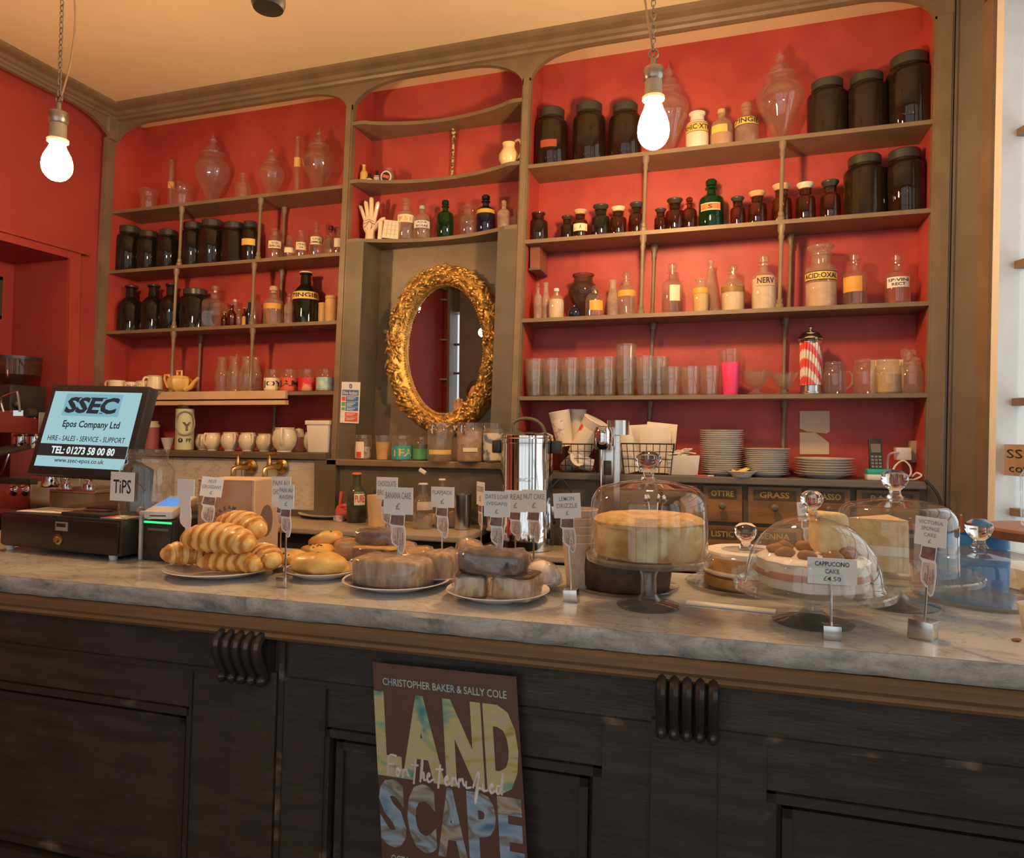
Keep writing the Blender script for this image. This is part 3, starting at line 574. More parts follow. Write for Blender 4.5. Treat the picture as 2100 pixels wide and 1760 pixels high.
# ---- middle bay
z = ZC[1]; GM = 'little medicine bottles on the middle curved shelf'
vessel('neck', 'tall ochre medicine bottle with white cap, leftmost on the middle curved shelf', 746, 363, 17, 322, z, mat('ochre_card', (.75, .48, .12), .5), WHITE, Y=.08, name='medicine_bottle', group=GM)
vessel('neck', 'little medicine bottle with salmon label and dark cap', 758, 365, 14, 342, z, BLKG, BLKLID, Y=.085, lab=dict(z=(.05, .62), m=mat('salmon_label', (.82, .52, .36), .6), a=1.5), name='medicine_bottle', group=GM)
vessel('neck', 'little black medicine bottle with grey label', 773, 366, 13, 338, z, BLKG, BLKLID, Y=.088, lab=dict(z=(.1, .6), m=mat('grey_label', (.5, .52, .48), .6), a=1.5), name='medicine_bottle', group=GM)
t = vessel('open', 'clear jar behind a round black-and-white tin lid, middle curved shelf', 797, 367, 22, 335, z, DUSTY, Y=.11, name='medicine_bottle', group=GM)
p = PYp(793.6, 357, .085); s = mpp(p); t = thing('round_tin', 'round black, white and red tin propped on edge among medicine bottles', 'tin', (p.x, .082, z+12*s))
rot = Matrix.Rotation(pi/2+.1, 4, 'X')
MB().lathe([(0, 0), (12*s, 0), (12*s, .008), (0, .008)], 24, M=rot).build('tin', WHITE, t); MB().lathe([(0, .0085), (9.5*s, .0085), (9.5*s, .009), (0, .009)], 24, M=rot).build('printed_face', INK, t)
MB().box(-8*s, 8*s, -.0105, -.0095, -3*s, 3*s).mx(Matrix.Rotation(.35, 4, 'Y')).build('red_band', RLAB, t, 0)
p = PYp(1047, 328, .06); s = mpp(p)
t = thing('milk_jug', 'lone cream milk jug at the right end of the middle curved shelf', 'jug', (p.x-.005, .055, z))
MB().lathe([(0, 0), (13*s, 0), (15*s, 2*s), (21*s, 14*s), (21*s, 24*s), (14*s, 36*s), (12.5*s, 40*s), (14.5*s, 48*s), (13*s, 48*s), (11*s, 40*s)], 24).build('body', mat('yellow_cream_glaze', (.86, .72, .40), .25, coat=.3), t); handle(t, MATS['yellow_cream_glaze'], 15*s, 10*s, 50*s, -.2, .35, 2.6*s)
z = ZC[2]; GC = 'bottles on the lowest curved shelf'
vessel('narrow', 'clear stoppered bottle with gilt lettering beside the leaning books', 832, 482, 37, 394, z, DUSTY, CLEAR, Y=.105, lab=dict(z=(.38, .56), m=CLAB, a=1.1, t='KST', tm=OLAB), group=GC)
vessel('dome', 'round-shouldered bottle with framed white label and pale green cap', 865, 482, 34, 412, z, DUSTY, mat('pale_green_cap', (.42, .55, .40), .4), Y=.11, lab=dict(z=(.28, .52), m=WLAB, a=1.2, t='AQUA\nROSAE', rim=INK), group=GC)
vessel('narrow', 'bright green glass bottle on the lowest curved shelf', 913, 477, 34, 400, z, GREENG, GREENG, Y=.115, group=GC)
vessel('apoth', 'clear wide-mouthed jar between the green and the blue bottles', 961, 473, 38, 413, z, CLEAR, CLEAR, Y=.12, name='apothecary_jar', cat='jar', group=GC)
vessel('narrow', 'cobalt blue bottle with gold band on the lowest curved shelf', 996, 468, 38, 388, z, BLUEG, BLUEG, Y=.11, lab=dict(z=(.50, .60), m=mat('gold_label', (.75, .42, .06), .4), a=1.5), group=GC)
vessel('ball', 'small frosted bottle with ball stopper right of the blue bottle', 1033, 461, 27, 397, z, FROST, FROST, Y=.09, group=GC)
vessel('ball', 'small clear bottle against the right upright, lowest curved shelf', 1056, 459, 20, 414, z, DUSTY, DUSTY, Y=.1, group=GC)
# ---- right bay
z = ZR[0]; GA = 'vessels on the top shelf of the right bay'; GJ = 'big brown jars of the right bay'
vessel('jar', 'big dark jar with a red label at the left end of the top right shelf', 1131, 327, 68, 204, z, DKAMB, BLKLID, lab=dict(z=(.3, .42), m=mat('dull_red_label', (.35, .06, .03), .6), a=.5, off=-.2), name='storage_jar', cat='jar', group=GJ)
vessel('jar', 'big dark jar second from left on the top right shelf', 1208, 323, 68, 197, z, DKAMB, BLKLID, name='storage_jar', cat='jar', group=GJ)
vessel('jar', 'big dark jar just left of the hanging bulb', 1282, 319, 66, 202, z, DKAMB, BLKLID, name='storage_jar', cat='jar', group=GJ)
vessel('show', 'clear show globe with spire lid half hidden behind the right bulb', 1371, 307, 82, 112, z, CLEAR, CLEAR, name='show_globe', cat='jar', group=GA)
vessel('open', 'white ceramic jar with yellow lettered band right of the bulb', 1430, 299, 46, 214, z, mat('white_ceramic', (.78, .70, .58), .3), lab=dict(z=(.48, .70), m=YLAB, a=1.5, t='RHIC·XTR', rim=INK), name='ceramic_jar', cat='jar', group=GA)
vessel('dome', 'round-shouldered clear bottle with cork and orange label, top right shelf', 1480, 294, 46, 205, z, DUSTY, CORK, lab=dict(z=(.38, .56), m=YLAB, a=.75, off=-.25), fill=(.4, mat('pale_crystals', (.6, .35, .25), .6)), group=GA)
vessel('narrow', 'clear bottle with yellow ZINGIB band beside the large show globe', 1531, 290, 46, 194, z, DUSTY, DUSTY, lab=dict(z=(.46, .64), m=YLAB, a=1.4, t='ZINGIB', rim=INK), group=GA)
vessel('show', 'largest clear show globe with spire lid, right of the ZINGIB bottle', 1600, 278, 92, 78, z, CLEAR, CLEAR, name='show_globe', cat='jar', group=GA)
for u, vb, w, top, zz, d in [(1697, 271, 78, 151, ZR[0], 'big brown jar right of the largest show globe'), (1778, 262, 80, 138, ZR[0], 'big brown jar second from right on the top right shelf'), (1866, 250, 90, 97, ZR[0], 'tallest big brown jar in the top right corner'),
        (1774, 440, 80, 311, ZR[1], 'big brown jar second from right, below the corner jars'), (1856, 431, 76, 296, ZR[1], 'big brown jar at the right end of the second right shelf')]:
    vessel('jar', d, u, vb, w, top, zz, DKAMB, BLKLID, name='storage_jar', cat='jar', group=GJ, n=28)
z = ZR[1]; GB = 'brown bottles on the second shelf of the right bay'
for k, u, vb, w, top, b, s, d in [('open', 1104, 486, 39, 421, DKAMB, None, 'dark brown bottle with a cork plug at the left end, second right shelf'), ('apoth', 1163, 483, 26, 428, DKAMB, BLKLID, 'smallest brown bottle, second from left on the second right shelf'),
        ('apoth', 1232, 478, 37, 406, BLKG, BLKLID, 'blackish bottle right of the one with a cream label'), ('apoth', 1268, 476, 34, 411, AMBER, CREAM, 'brown bottle with a cream lid near the first right-bay post'), ('apoth', 1306, 473, 33, 402, AMBER, BLKLID, 'brown bottle touching the first right-bay post, second right shelf'),
        ('apoth', 1355, 470, 26, 415, AMBER, BLKLID, 'short brown bottle just right of the first right-bay post'), ('apoth', 1384, 469, 37, 396, AMBER, BLKLID, 'wide brown bottle two left of the green bottle'), ('narrow', 1414, 468, 30, 394, AMBER, AMBER, 'narrow-necked brown bottle immediately left of the green bottle'),
        ('apoth', 1513, 461, 30, 394, AMBER, BLKLID, 'short light-brown bottle immediately right of the green bottle'), ('apoth', 1553, 458, 38, 383, AMBER, CORK, 'brown bottle with tan lid, second right of the green bottle'), ('apoth', 1603, 455, 40, 369, AMBER, CORK, 'brown bottle standing behind the second right-bay post'),
        ('apoth', 1652, 451, 39, 366, AMBER, CREAM, 'brown bottle with pale lid right of the second right-bay post'), ('apoth', 1703, 447, 39, 361, AMBER, BLKLID, 'brown bottle with dark flared stopper beside the big brown jar')]:
    vessel(k, d, u, vb, w, top, z, b, s, group=GB)
vessel('apoth', 'brown bottle with blank cream label and cork, second right shelf', 1190, 482, 31, 417, z, AMBER, CORK, lab=dict(z=(.30, .53), m=CLAB, a=1.1, t='—·—'), group=GB)
t = vessel('narrow', 'ribbed green poison bottle with red and cream label, second right shelf', 1459, 464, 50, 357, z, GREENG, GREENG, lab=dict(z=(.36, .50), m=mat('vermilion_label', (.85, .22, .07), .5), a=.85, off=-.1, t='S', rim=CLAB), name='poison_bottle', group=GB)
z = ZR[2]; GD = 'clear vessels on the third shelf of the right bay'
p = PYp(1100, 557, .08); q = PYp(1100, 517, .08)
t = thing('shelf_bracket', 'small painted wood bracket under the second right shelf by the upright', 'bracket', (p.x, .08, p.z))
MB().box(-.02, .022, -.03, .1, .008, q.z-p.z+.03).build('block', mat('red_brown_paint', (.28, .10, .05), .5), t, 0); MB().box(-.024, .026, -.034, .1, 0, .008).build('foot_plate', DARKOL, t, 0)
vessel('ball', 'slim cut-glass vial with ball stopper at the left end, third right shelf', 1103, 645, 17, 567, z, FROST, CLEAR, Y=.07, name='glass_vial', group=GD)
vessel('milk', 'slim open cut-glass vial beside the ball-stoppered one', 1119, 644, 17, 566, z, FROST, Y=.09, name='glass_vial', group=GD)
vessel('dome', 'milky white bottle with short neck, third right shelf', 1141, 646, 32, 582, z, DUSTY, WHITE, fill=(.62, POWDER), Y=.06, group=GD)
vessel('vase', 'dark smoky glass vase with silvery rim, third right shelf', 1196, 643, 61, 550, z, glass('smoky_vase_glass', (.4, .3, .24), haze=.2, hcol=(.3, .2, .15)), name='glass_vase', cat='vase', Y=.11, group=GD)
vessel('inkpot', 'squat dark blue ink bottle in front of the smoky vase', 1179, 646, 29, 620, z, BLUEG, BLUEG, Y=.03, name='ink_bottle', group=GD)
vessel('dome', 'clear bottle with orange label in front of the smoky vase', 1219, 645, 38, 582, z, CLEAR, CLEAR, Y=.04, lab=dict(z=(.18, .50), m=OLAB, a=.8, off=.25), group=GD)
vessel('milk', 'slender cut-glass bottle left of a gilt-labelled bottle', 1257, 645, 24, 567, z, FROST, Y=.1, name='glass_vial', group=GD)
vessel('narrow', 'clear bottle with gilt label left of the first post, third right shelf', 1285, 645, 38, 551, z, DUSTY, CLEAR, lab=dict(z=(.45, .58), m=OLAB, a=1.2), group=GD)
vessel('narrow', 'clear straight bottle with upright cream label right of the first post', 1379, 641, 43, 534, z, CLEAR, CLEAR, lab=dict(z=(.26, .56), m=CLAB, a=.5, off=.25), group=GD)
vessel('cone', 'clear conical flask with folded paper in its neck', 1458, 638, 40, 527, z, DUSTY, Y=.13, name='conical_flask', cat='flask', group=GD)
vessel('open', 'small yellowish jar full of powder in front of the conical flask', 1437, 641, 31, 572, z, DUSTY, lab=dict(z=(.56, .72), m=OLAB, a=1.4), fill=(.72, mat('yellow_powder', (.80, .58, .22), .9)), Y=.05, name='apothecary_jar', cat='jar', group=GD)
vessel('narrow', 'clear bottle with faceted stopper and brown band, third right shelf', 1503, 637, 46, 538, z, DUSTY, CLEAR, lab=dict(z=(.42, .54), m=mat('brown_label', (.3, .16, .04), .5), a=1.4), fill=(.42, POWDER), group=GD)
vessel('narrow', 'milky bottle with hand-lettered black diamond label beside the second post', 1567, 635, 49, 520, z, DUSTY, DUSTY, lab=dict(z=(.44, .62), m=mat('stained_label', (.62, .42, .26), .6), a=.8, t='NERV', off=.15), fill=(.58, mat('chalk_powder', (.78, .70, .62), .9)), group=GD)
vessel('apoth', 'large clear jar with yellow ACID:OX band right of the second post', 1684, 629, 60, 498, z, DUSTY, DUSTY, lab=dict(z=(.43, .57), m=YLAB, a=1.4, t='ACID:OXAL', rim=INK), fill=(.40, mat('white_crystals', (.72, .52, .40), .7)), name='apothecary_jar', cat='jar', group=GD)
vessel('narrow', 'clear bottle with plain orange label near the right end, third right shelf', 1754, 625, 46, 514, z, CLEAR, CLEAR, lab=dict(z=(.28, .56), m=OLAB, a=.9, off=-.3), group=GD)
vessel('narrow', 'clear bottle with white curved label, rightmost on the third right shelf', 1841, 620, 47, 514, z, CLEAR, CLEAR, lab=dict(z=(.34, .54), m=WLAB, a=1.0, off=.1, t='SP:VINI\nRECT'), group=GD)
# ------------------------------------------------------------------ crockery and glassware on the lower shelves
def lathe_thing(name, label, cat, u, vb, w, Y, z, prof, m, group=None, part='body', n=24):
    """profile given in pixels: (radius, height)"""
    p = PYp(u, vb, Y); s = mpp(p); t = thing(name, label, cat, (p.x, Y, z+.0007), group)
    MB().lathe([(r*s, h*s) for r, h in prof], n).build(part, m, t); return t, s
z = ZL[3]; GT = 'cream cups beside the yellow teapot'
p0 = PYp(205, 780, -.10); p1 = PYp(300, 782, -.10)
tr = thing('serving_tray', 'thin cream tray edge carrying cream mugs behind the till screen', 'tray', ((p0.x+p1.x)/2, 0, 0))
zt = z+.012
MB().rbox(-(p1.x-p0.x)/2, (p1.x-p0.x)/2, -.10, .12, z+.003, zt, .003).build('tray_board', CREAM, tr, 0); MB().tube([((p1.x-p0.x)/2-.004, -.09, z+.01), ((p1.x-p0.x)/2+.02, -.08, z+.012), ((p1.x-p0.x)/2+.02, .08, z+.012), ((p1.x-p0.x)/2-.004, .09, z+.01)], .005).build('tray_handle', DARKOL, tr)
mug = [(0, 0), (15, 0), (16, 1), (16.5, 21), (15.3, 21), (14.8, 2), (0, 2)]
for u, vb, Y, d, a in [(240, 778, -.02, 'plain cream mug with handle to its left, leftmost on the tray', 3.4), (297, 779, .06, 'plain cream mug at the back of the tray', .6)]:
    t, s = lathe_thing('cream_mug', d, 'mug', u, vb, 34, Y, zt, mug, CREAM, GT); handle(t, CREAM, 16*s, 4*s, 19*s, a, .55, 2.2*s)
t, s = lathe_thing('cream_mug', 'small cream mug with brown printed crest, middle of the tray', 'mug', 270, 779, 26, .0, zt, [(r*.82, h*.85) for r, h in mug], CREAM, GT)
a0 = atan2(CAM.y, CAM.x-t.location.x); m = MB(); wrap_letters(m, 'o=o', 7*s, 13.6*s, 9*s, a0); m.build('printed_crest', BROWNINK, t, 0); handle(t, CREAM, 13.4*s, 3*s, 16*s, a0+1.3, .5, 1.8*s)
t, s = lathe_thing('cream_jug', 'tall cream jug in front of the tray, left of the yellow teapot', 'jug', 318, 795, 34, .03, z, [(0, 0), (14, 0), (15.5, 3), (15.5, 18), (14, 33), (16, 36), (14.6, 36), (12.5, 32), (0, 30)], CREAM, GT); handle(t, CREAM, 14*s, 6*s, 31*s, -2.0, .4, 2.2*s)
# teapot
p = PYp(366, 797, .04); s = mpp(p); t = thing('teapot', 'butter yellow ribbed teapot with square knob on the lowest left shelf', 'teapot', (p.x, .045, z))
m = MB().lathe([(r*s, h*s) for r, h in [(0, 0), (11, 0), (11, 3), (13, 4), (20, 12), (23, 22), (22.5, 29), (19, 32), (0, 33)]], 36)
m.xf(lambda x, y, zz: (x*(1+.05*cos(9*atan2(y, x))), y*(1+.05*cos(9*atan2(y, x))), zz)); m.build('body', BUTTER, t)
MB().lathe([(r*s, h*s) for r, h in [(19, 32), (17, 35), (8, 37), (0, 37.5)]], 24).build('lid', BUTTER, t); MB().tube([(-5*s, 0, 36*s), (-6*s, 0, 46*s), (6*s, 0, 46*s), (5*s, 0, 36*s)], 2.4*s, 8).build('lid_knob', BUTTER, t)
MB().tube([(16*s, 0, 8*s), (30*s, 0, 13*s), (38*s, 0, 24*s), (47*s, 0, 31*s)], 4*s, 10, rs=[6*s, 5*s, 3.6*s, 2.8*s]).build('spout', BUTTER, t)
MB().tube([(-19*s, 0, 26*s), (-27*s, 0, 38*s), (-37*s, 0, 38*s), (-38*s, 0, 30*s), (-30*s, 0, 14*s), (-20*s, 0, 9*s)], 2.6*s, 8).build('handle', BUTTER, t)
for u, Y, d in [(455, .1, 'leftmost of the four clear milk bottles on the lowest left shelf'), (480, .06, 'second clear milk bottle from the teapot, a straw in it'), (505, .06, 'third clear milk bottle from the teapot, just left of the post'), (521, .12, 'clear milk bottle standing behind the post, lowest left shelf')]:
    t = vessel('milk', d, u, 798, 29, 724, z, DUSTY, Y=Y, name='milk_bottle', group='milk bottles on the lowest left shelf')
    if u == 480: MB().tube([(-.012, 0, .03), (.012, 0, .19)], .0025, 6).build('straw', DUSTY, t)
for u, w, d, m_, tx in [(558, 33, 'jam jar with cream leafy label, leftmost of the four labelled jars', CLAB, 'JOY'), (592, 36, 'jam jar with red label and round blue badge', RLAB, 'JAM'), (629, 34, 'jam jar filled deep red with white tag', mat('crimson_label', (.66, .03, .03), .4, col2=(.75, .3, .2), thr=(.5, .6)), None), (667, 36, 'jam jar with pale blue label beside the upright', PLAB, None)]:
    t = vessel('jam', d, u, 801, w, 755, z, CLEAR, CLEAR, Y=.05, lab=dict(z=(.04, .62), m=m_, a=1.5, t=tx), name='jam_jar', cat='jar', group='labelled jam jars on the lowest left shelf')
    if u == 592: l = t.children[-1]; patch(MB(), KIND['jam'][0], .0405, .105, .32, .6, atan2(CAM.y, CAM.x-t.location.x)-.5, atan2(CAM.y, CAM.x-t.location.x)+.3, 1.02).build('round_badge', BLAB, l)
# ledge: tins, bowl, bottle, jugs, tub
z = LGL
t, s = lathe_thing('pink_tin', 'pink canister with cream lid behind the till screen', 'canister', 311, 921, 30, .07, z, [(0, 0), (14, 0), (14, 44), (0, 44)], mat('dusty_pink', (.50, .16, .17), .5, var=.1)); MB().lathe([(r*s, h*s) for r, h in [(0, 44), (15, 44), (15, 50), (12, 51), (12, 57), (0, 57)]], 24).build('lid', CREAM, t)
lathe_thing('white_bowl', 'small white bowl left of the pale green flask', 'bowl', 344, 919, 30, .03, z, [(0, 0), (7, 0), (7, 2), (14, 24), (13.3, 24), (6, 3), (0, 3)], WHITE)
t, s = lathe_thing('steel_flask', 'pale green flask with strap and printed band on the left ledge', 'flask', 378, 920, 36, .0, z, [(0, 0), (17, 0), (18, 1), (18, 84), (0, 84)], mat('sage_enamel', (.62, .62, .40), .35, var=.05))
MB().lathe([(r*s, h*s) for r, h in [(0, 84), (14, 84), (14.5, 86), (14.5, 92), (10, 93), (9, 97), (0, 97)]], 20).build('cap', BLACKP, t)
a0 = atan2(CAM.y, CAM.x-t.location.x); m = MB(); wrap_letters(m, 'PP', 8*s, 18.3*s, 20*s, a0+.45); wrap_letters(m, 'o', 10*s, 18.3*s, 20*s, a0-.45, .06); m.build('lettering', INK, t, 0)
m = MB(); m.tube([((20+1.5*sin(6.3*i/20))*s*cos(a0+1.0*sin(2*pi*i/20)), 20*s*sin(a0+1.0*sin(2*pi*i/20)), (55-24*cos(2*pi*i/20))*s) for i in range(20)], 1.8*s, 6, closed=True); m.build('strap', mat('grey_strap', (.32, .30, .24), .7), t)
m = MB(); wrap_letters(m, 'Y', 18*s, 18.4*s, 48*s, a0+.2, .05); m.build('printed_figure', DARKOL, t, 0)
jug = [(0, 0), (11, 0), (11, 2), (17, 10), (19, 20), (17, 31), (14, 35), (15, 38), (13.5, 38), (12, 33), (0, 31)]
for u, vb, k, Y, d, a in [(416, 921, .85, .08, 'leftmost cream jug of the row, half behind the flask', -1.3), (436, 922, .95, .02, 'second cream jug from the green flask', -1.8), (472, 923, 1., .02, 'third cream jug from the green flask, handle to the right', -.5), (508, 925, 1., .02, 'fourth cream jug from the green flask, handle to the right', -.5),
        (543, 927, .95, .02, 'cream jug just left of the largest one', -.5), (583, 929, 1.32, -.01, 'largest round cream jug with handle facing out, above the right tap', -1.2), (641, 931, 1.05, .1, 'cream jug at the back, half behind the white tub', -1.5)]:
    t, s = lathe_thing('cream_jug', d, 'jug', u, vb, 38, Y, z, [(r*k, h*k) for r, h in jug], CREAM, 'cream jugs on the left ledge'); handle(t, CREAM, 15*k*s, 10*k*s, 35*k*s, a, .3, 2.2*k*s)
t, s = lathe_thing('sugar_shaker', 'grey glass shaker with cream top between the largest jug and white tub', 'shaker', 612, 930, 24, .06, z, [(0, 0), (11, 0), (12, 2), (11, 30)], DUSTY); MB().lathe([(r*s, h*s) for r, h in [(11.5, 30), (11.5, 36), (9, 46), (0, 49)]], 20).build('cap', CREAM, t)
p = PYp(653, 932, .0); s = mpp(p); t = thing('plastic_tub', 'square white plastic tub with lid at the right end of the left ledge', 'tub', (p.x, .04, z))
m = MB().rbox(-26*s, 26*s, -24*s, 24*s, 0, 58*s, 3*s); m.xf(lambda x, y, zz: (x*(.88+.12*zz/(58*s)), y*(.88+.12*zz/(58*s)), zz)); m.build('body', mat('white_plastic', (.78, .72, .64), .45, var=.03), t); MB().rbox(-28.5*s, 28.5*s, -26*s, 26*s, 57*s, 66*s, 2*s).build('lid', MATS['white_plastic'], t)
# ------------------------------------------------------------------ right bay: tumblers and the rest
z = ZR[3]
def tumbler_mb(s, k=1.):
    pr = [(0, 0), (15.5, 0), (16.5, 1), (20.5, 44), (21, 57), (20.3, 57), (19.6, 44), (15.4, 5), (0, 4)]
    m = MB().lathe([(r*s*k, h*s*k) for r, h in pr], 20)
    m.xf(lambda x, y, zz: ((x, y, zz) if zz > 40*s*k or zz < 1.5*s*k else (x*(1+.02*cos(10*atan2(y, x))), y*(1+.02*cos(10*atan2(y, x))), zz))); return m
p = PYp(1244, 806, .06); TS = mpp(p); TM = tumbler_mb(TS).build('glass_tumbler', TUMB); TM['label'] = ''; TM['category'] = 'tumbler'; TM['group'] = 'glass tumblers on the fourth right shelf'
proto = True
def tumbler(u, vb, Y, dz, label):
    global proto
    o = TM if proto else TM.copy()
    if not proto: COL.objects.link(o)
    proto = False; q = PYp(u, vb, Y); o.location = (q.x, Y, z+dz*TS); o['label'] = label; return o
ordn = ['leftmost', 'second', 'third', 'fourth', 'fifth']
for i, u in enumerate((1097, 1132, 1170, 1207, 1245)):
    tumbler(u, 806, .055, 0, 'lower glass of the %s tumbler stack from the left upright' % ordn[i]); tumbler(u, 806, .055, 23, 'upper glass of the %s tumbler stack from the left upright' % ordn[i])
for k, d in enumerate(('bottom', 'middle', 'top')): tumbler(1284, 807, .05, k*24, '%s glass of the only three-high tumbler stack' % d)
for i, u in enumerate((1324, 1352)):
    for k, d in enumerate(('lower', 'upper')): tumbler(u, 808, .05+.05*i, k*23, '%s glass of the tumbler stack %s' % (d, ('just right of the three-high stack', 'at the back beside the rear post')[i]))
for i, u in enumerate((1376, 1416, 1455)): tumbler(u, 809, .05, 0, ('single clear tumbler right of the stacked ones', 'single clear tumbler between two other single ones', 'single clear tumbler just left of the pink shaker')[i])
for i, u in enumerate((1114, 1152, 1189, 1226)): tumbler(u, 805, .135, 0, 'tumbler in the back row between the %s front stacks' % ('first and second', 'second and third', 'third and fourth', 'fourth and fifth')[i])
t, s = lathe_thing('pink_shaker', 'hot pink shaker cup standing among clear glasses, fourth right shelf', 'shaker', 1498, 810, 38, .04, z, [(0, 0), (14, 0), (14.5, 1), (19, 60), (19.5, 66), (18.5, 66), (0, 60)], PINK)
t, s = lathe_thing('glass_beaker', 'clear tall mixing glass right behind the pink shaker', 'beaker', 1496, 809, 44, .135, z, [(0, 0), (15, 0), (16, 2), (23, 96), (22.4, 96)], TUMB)
for u, k, d in [(1550, 1.1, 'wider footed glass sundae dish right of the pink shaker'), (1607, .98, 'narrower footed glass sundae dish by the rear post')]:
    t, s = lathe_thing('sundae_dish', d, 'dish', u, 807, 60, .06, z, [(r*k, h*k) for r, h in [(0, 0), (16, 0), (17, 2), (8, 6), (7, 11), (13, 15), (20, 22), (21, 27), (27, 40), (29, 45), (28, 45), (26, 40), (19, 27), (12, 18), (0, 15)]], TUMB, 'footed sundae dishes', n=20)
t, s = lathe_thing('straw_dispenser', 'tall glass straw dispenser full of red and white striped straws', 'dispenser', 1663, 806, 48, .06, z, [(21, 17), (23, 17), (23.5, 112), (22.5, 112)], PURE, part='glass_tube')
MB().lathe([(r*s, h*s) for r, h in [(0, 0), (22, 0), (22.5, 2), (22.5, 5), (20, 6), (20, 18), (0, 18)]], 24).build('metal_base', STEEL, t)
MB().lathe([(r*s, h*s) for r, h in [(24, 112), (25, 114), (23, 119), (20, 121), (18, 126), (10, 130), (3, 131), (2, 134), (4, 138), (2, 141), (0, 141)]], 24).build('chrome_lid', CHROME, t)
STR = bands('red_white_straws', (.86, .06, .035), (.88, .82, .74), 9.5, 'DIAGONAL', .4)
k = 0
for rad, cnt in ((18.5, 20), (11.5, 12)):
    for i in range(cnt):
        a = 2*pi*i/cnt; m = MB().tube([(rad*s*cos(a-.3), rad*s*sin(a-.3), 19*s), (rad*s*cos(a), rad*s*sin(a), (106+3*sin(i*5))*s)], 2.5*s, 7); m.build('paper_straw', STR, t)
for u, vb, w, top, d in [(1712, 806, 44, 740, 'empty glass mason mug right of the straw dispenser'), (1774, 806, 46, 735, 'second empty glass mason mug from the straw dispenser'), (1821, 804, 50, 733, 'glass mason mug with yellowed paper behind it'), (1868, 803, 46, 738, 'glass mason mug holding a crumpled clear bag by the window column')]:
    t = vessel('mason', d, u, vb, w, top, z, DUSTY if u > 1800 else TUMB, Y=.06, name='mason_mug', cat='mug', group='mason mugs on the fourth right shelf', fill=(.55, mat('beige_paper_filling', (.62, .48, .28), .8)) if u == 1821 else None)
    if u < 1800: p = PYp(u, vb, .06); handle(t, TUMB, w*mpp(p)/2, .02, .08, -.35, .35, .0045)
    if u == 1868: MB().ell((0, 0, .12), .026, .024, .045, 14, 10).shake(.03, 45, 0, 3).build('plastic_bag', FILM, t)
p = PYp(1820, 770, .16); s = mpp(p); q = tag(MB().box(-30*s, 30*s, 0, .002, 0, 74*s).build('paper_card', CLAB, None, 0, (p.x, .165, z)), 'cream card propped behind a mason mug on the fourth right shelf', 'card')
# ------------------------------------------------------------------ right ledge: plates, tub, phone
z = LGR
def plate_mb(R, h, rim=.0022, well=.62):
    return MB().lathe([(0, 0), (R*.55, 0), (R*.58, .001), (R*.62, h*.30), (R*.98, h-.0018), (R, h-.0005), (R*.985, h), (R*.93, h-.0008), (R*well, h*.42), (R*.5, h*.36), (0, h*.36)], 36)
def plate_stack(u, vb, w, n, dz, h, Y, label, group, big=None):
    p = PYp(u, vb, Y); R = w*mpp(p)/2; proto = None
    for i in range(n):
        if proto is None: o = proto = plate_mb(R, h).build('china_plate', WHITE)
        else: o = proto.copy(); COL.objects.link(o)
        o.location = (p.x+random.uniform(-1, 1)*.0022, Y+random.uniform(-1, 1)*.002, z+i*dz)
        if i == n-1 and big: o.scale = (big, big, 1)
        pos = 'bottom' if i == 0 else 'top' if i == n-1 else None
        nm = ['', 'second', 'third', 'fourth', 'fifth', 'sixth', 'seventh', 'eighth', 'ninth', 'tenth', 'eleventh', 'twelfth', 'thirteenth', 'fourteenth', 'fifteenth', 'sixteenth', 'seventeenth', 'eighteenth', 'nineteenth', 'twentieth', 'twenty-first']
        tag(o, 'white plate, %s in the %s' % (pos or (nm[i]+' from the bottom'), label), 'plate', group)
P1 = PYp(1479, 974, .06); Hs = PYp(1479, 881, .06).z-P1.z
plate_stack(1480, 976, 88, 21, (Hs-.014)/20, .014, .055, 'tallest plate stack on the ledge', 'plates of the tallest stack')
P1 = PYp(1571, 976, .06); Hs = PYp(1571, 918, .06).z-P1.z
plate_stack(1571, 977, 91, 14, (Hs-.014)/13, .014, .05, 'middle plate stack on the ledge', 'plates of the middle stack', 1.06)
P1 = PYp(1691, 979, .06); Hs = PYp(1691, 938, .06).z-P1.z
plate_stack(1691, 979, 116, 7, (Hs-.018)/6, .018, .06, 'lowest and widest plate stack on the ledge', 'plates of the widest stack')
p = PYp(1521, 975, -.02); s = mpp(p); t = thing('lemon_dish', 'small white saucer of lemon slices in front of the plate stacks', 'dish', (p.x, -.015, z))
MB().lathe([(r*s, h*s) for r, h in [(0, 0), (18, 0), (20, 3), (31, 12), (30, 12.6), (18, 6), (0, 5)]], 28).build('saucer', WHITE, t)
for i, (a, b, c) in enumerate([(-8, 0, 10), (4, -4, 13), (12, 2, 10), (0, 5, 14)]): MB().lathe([(0, -1.4*s), (12*s, -1.4*s), (12.4*s, 0), (12*s, 1.4*s), (0, 1.4*s)], 16, M=Matrix.Translation((a*s, b*s, c*s)) @ Matrix.Rotation(.35*(-1)**i, 4, 'Y')).build('lemon_slice', LEMON, t)
p = PYp(1402, 977, .02); s = mpp(p); t = thing('sachet_tub', 'square white tub heaped with white sachets beside the paper bag basket', 'tub', (p.x, .03, z))
m = MB().rbox(-33*s, 33*s, -28*s, 28*s, 0, 40*s, 3*s).xf(lambda x, y, zz: (x*(.86+.14*zz/(40*s)), y*(.86+.14*zz/(40*s)), zz)); m.build('tub', MATS['white_plastic'], t)
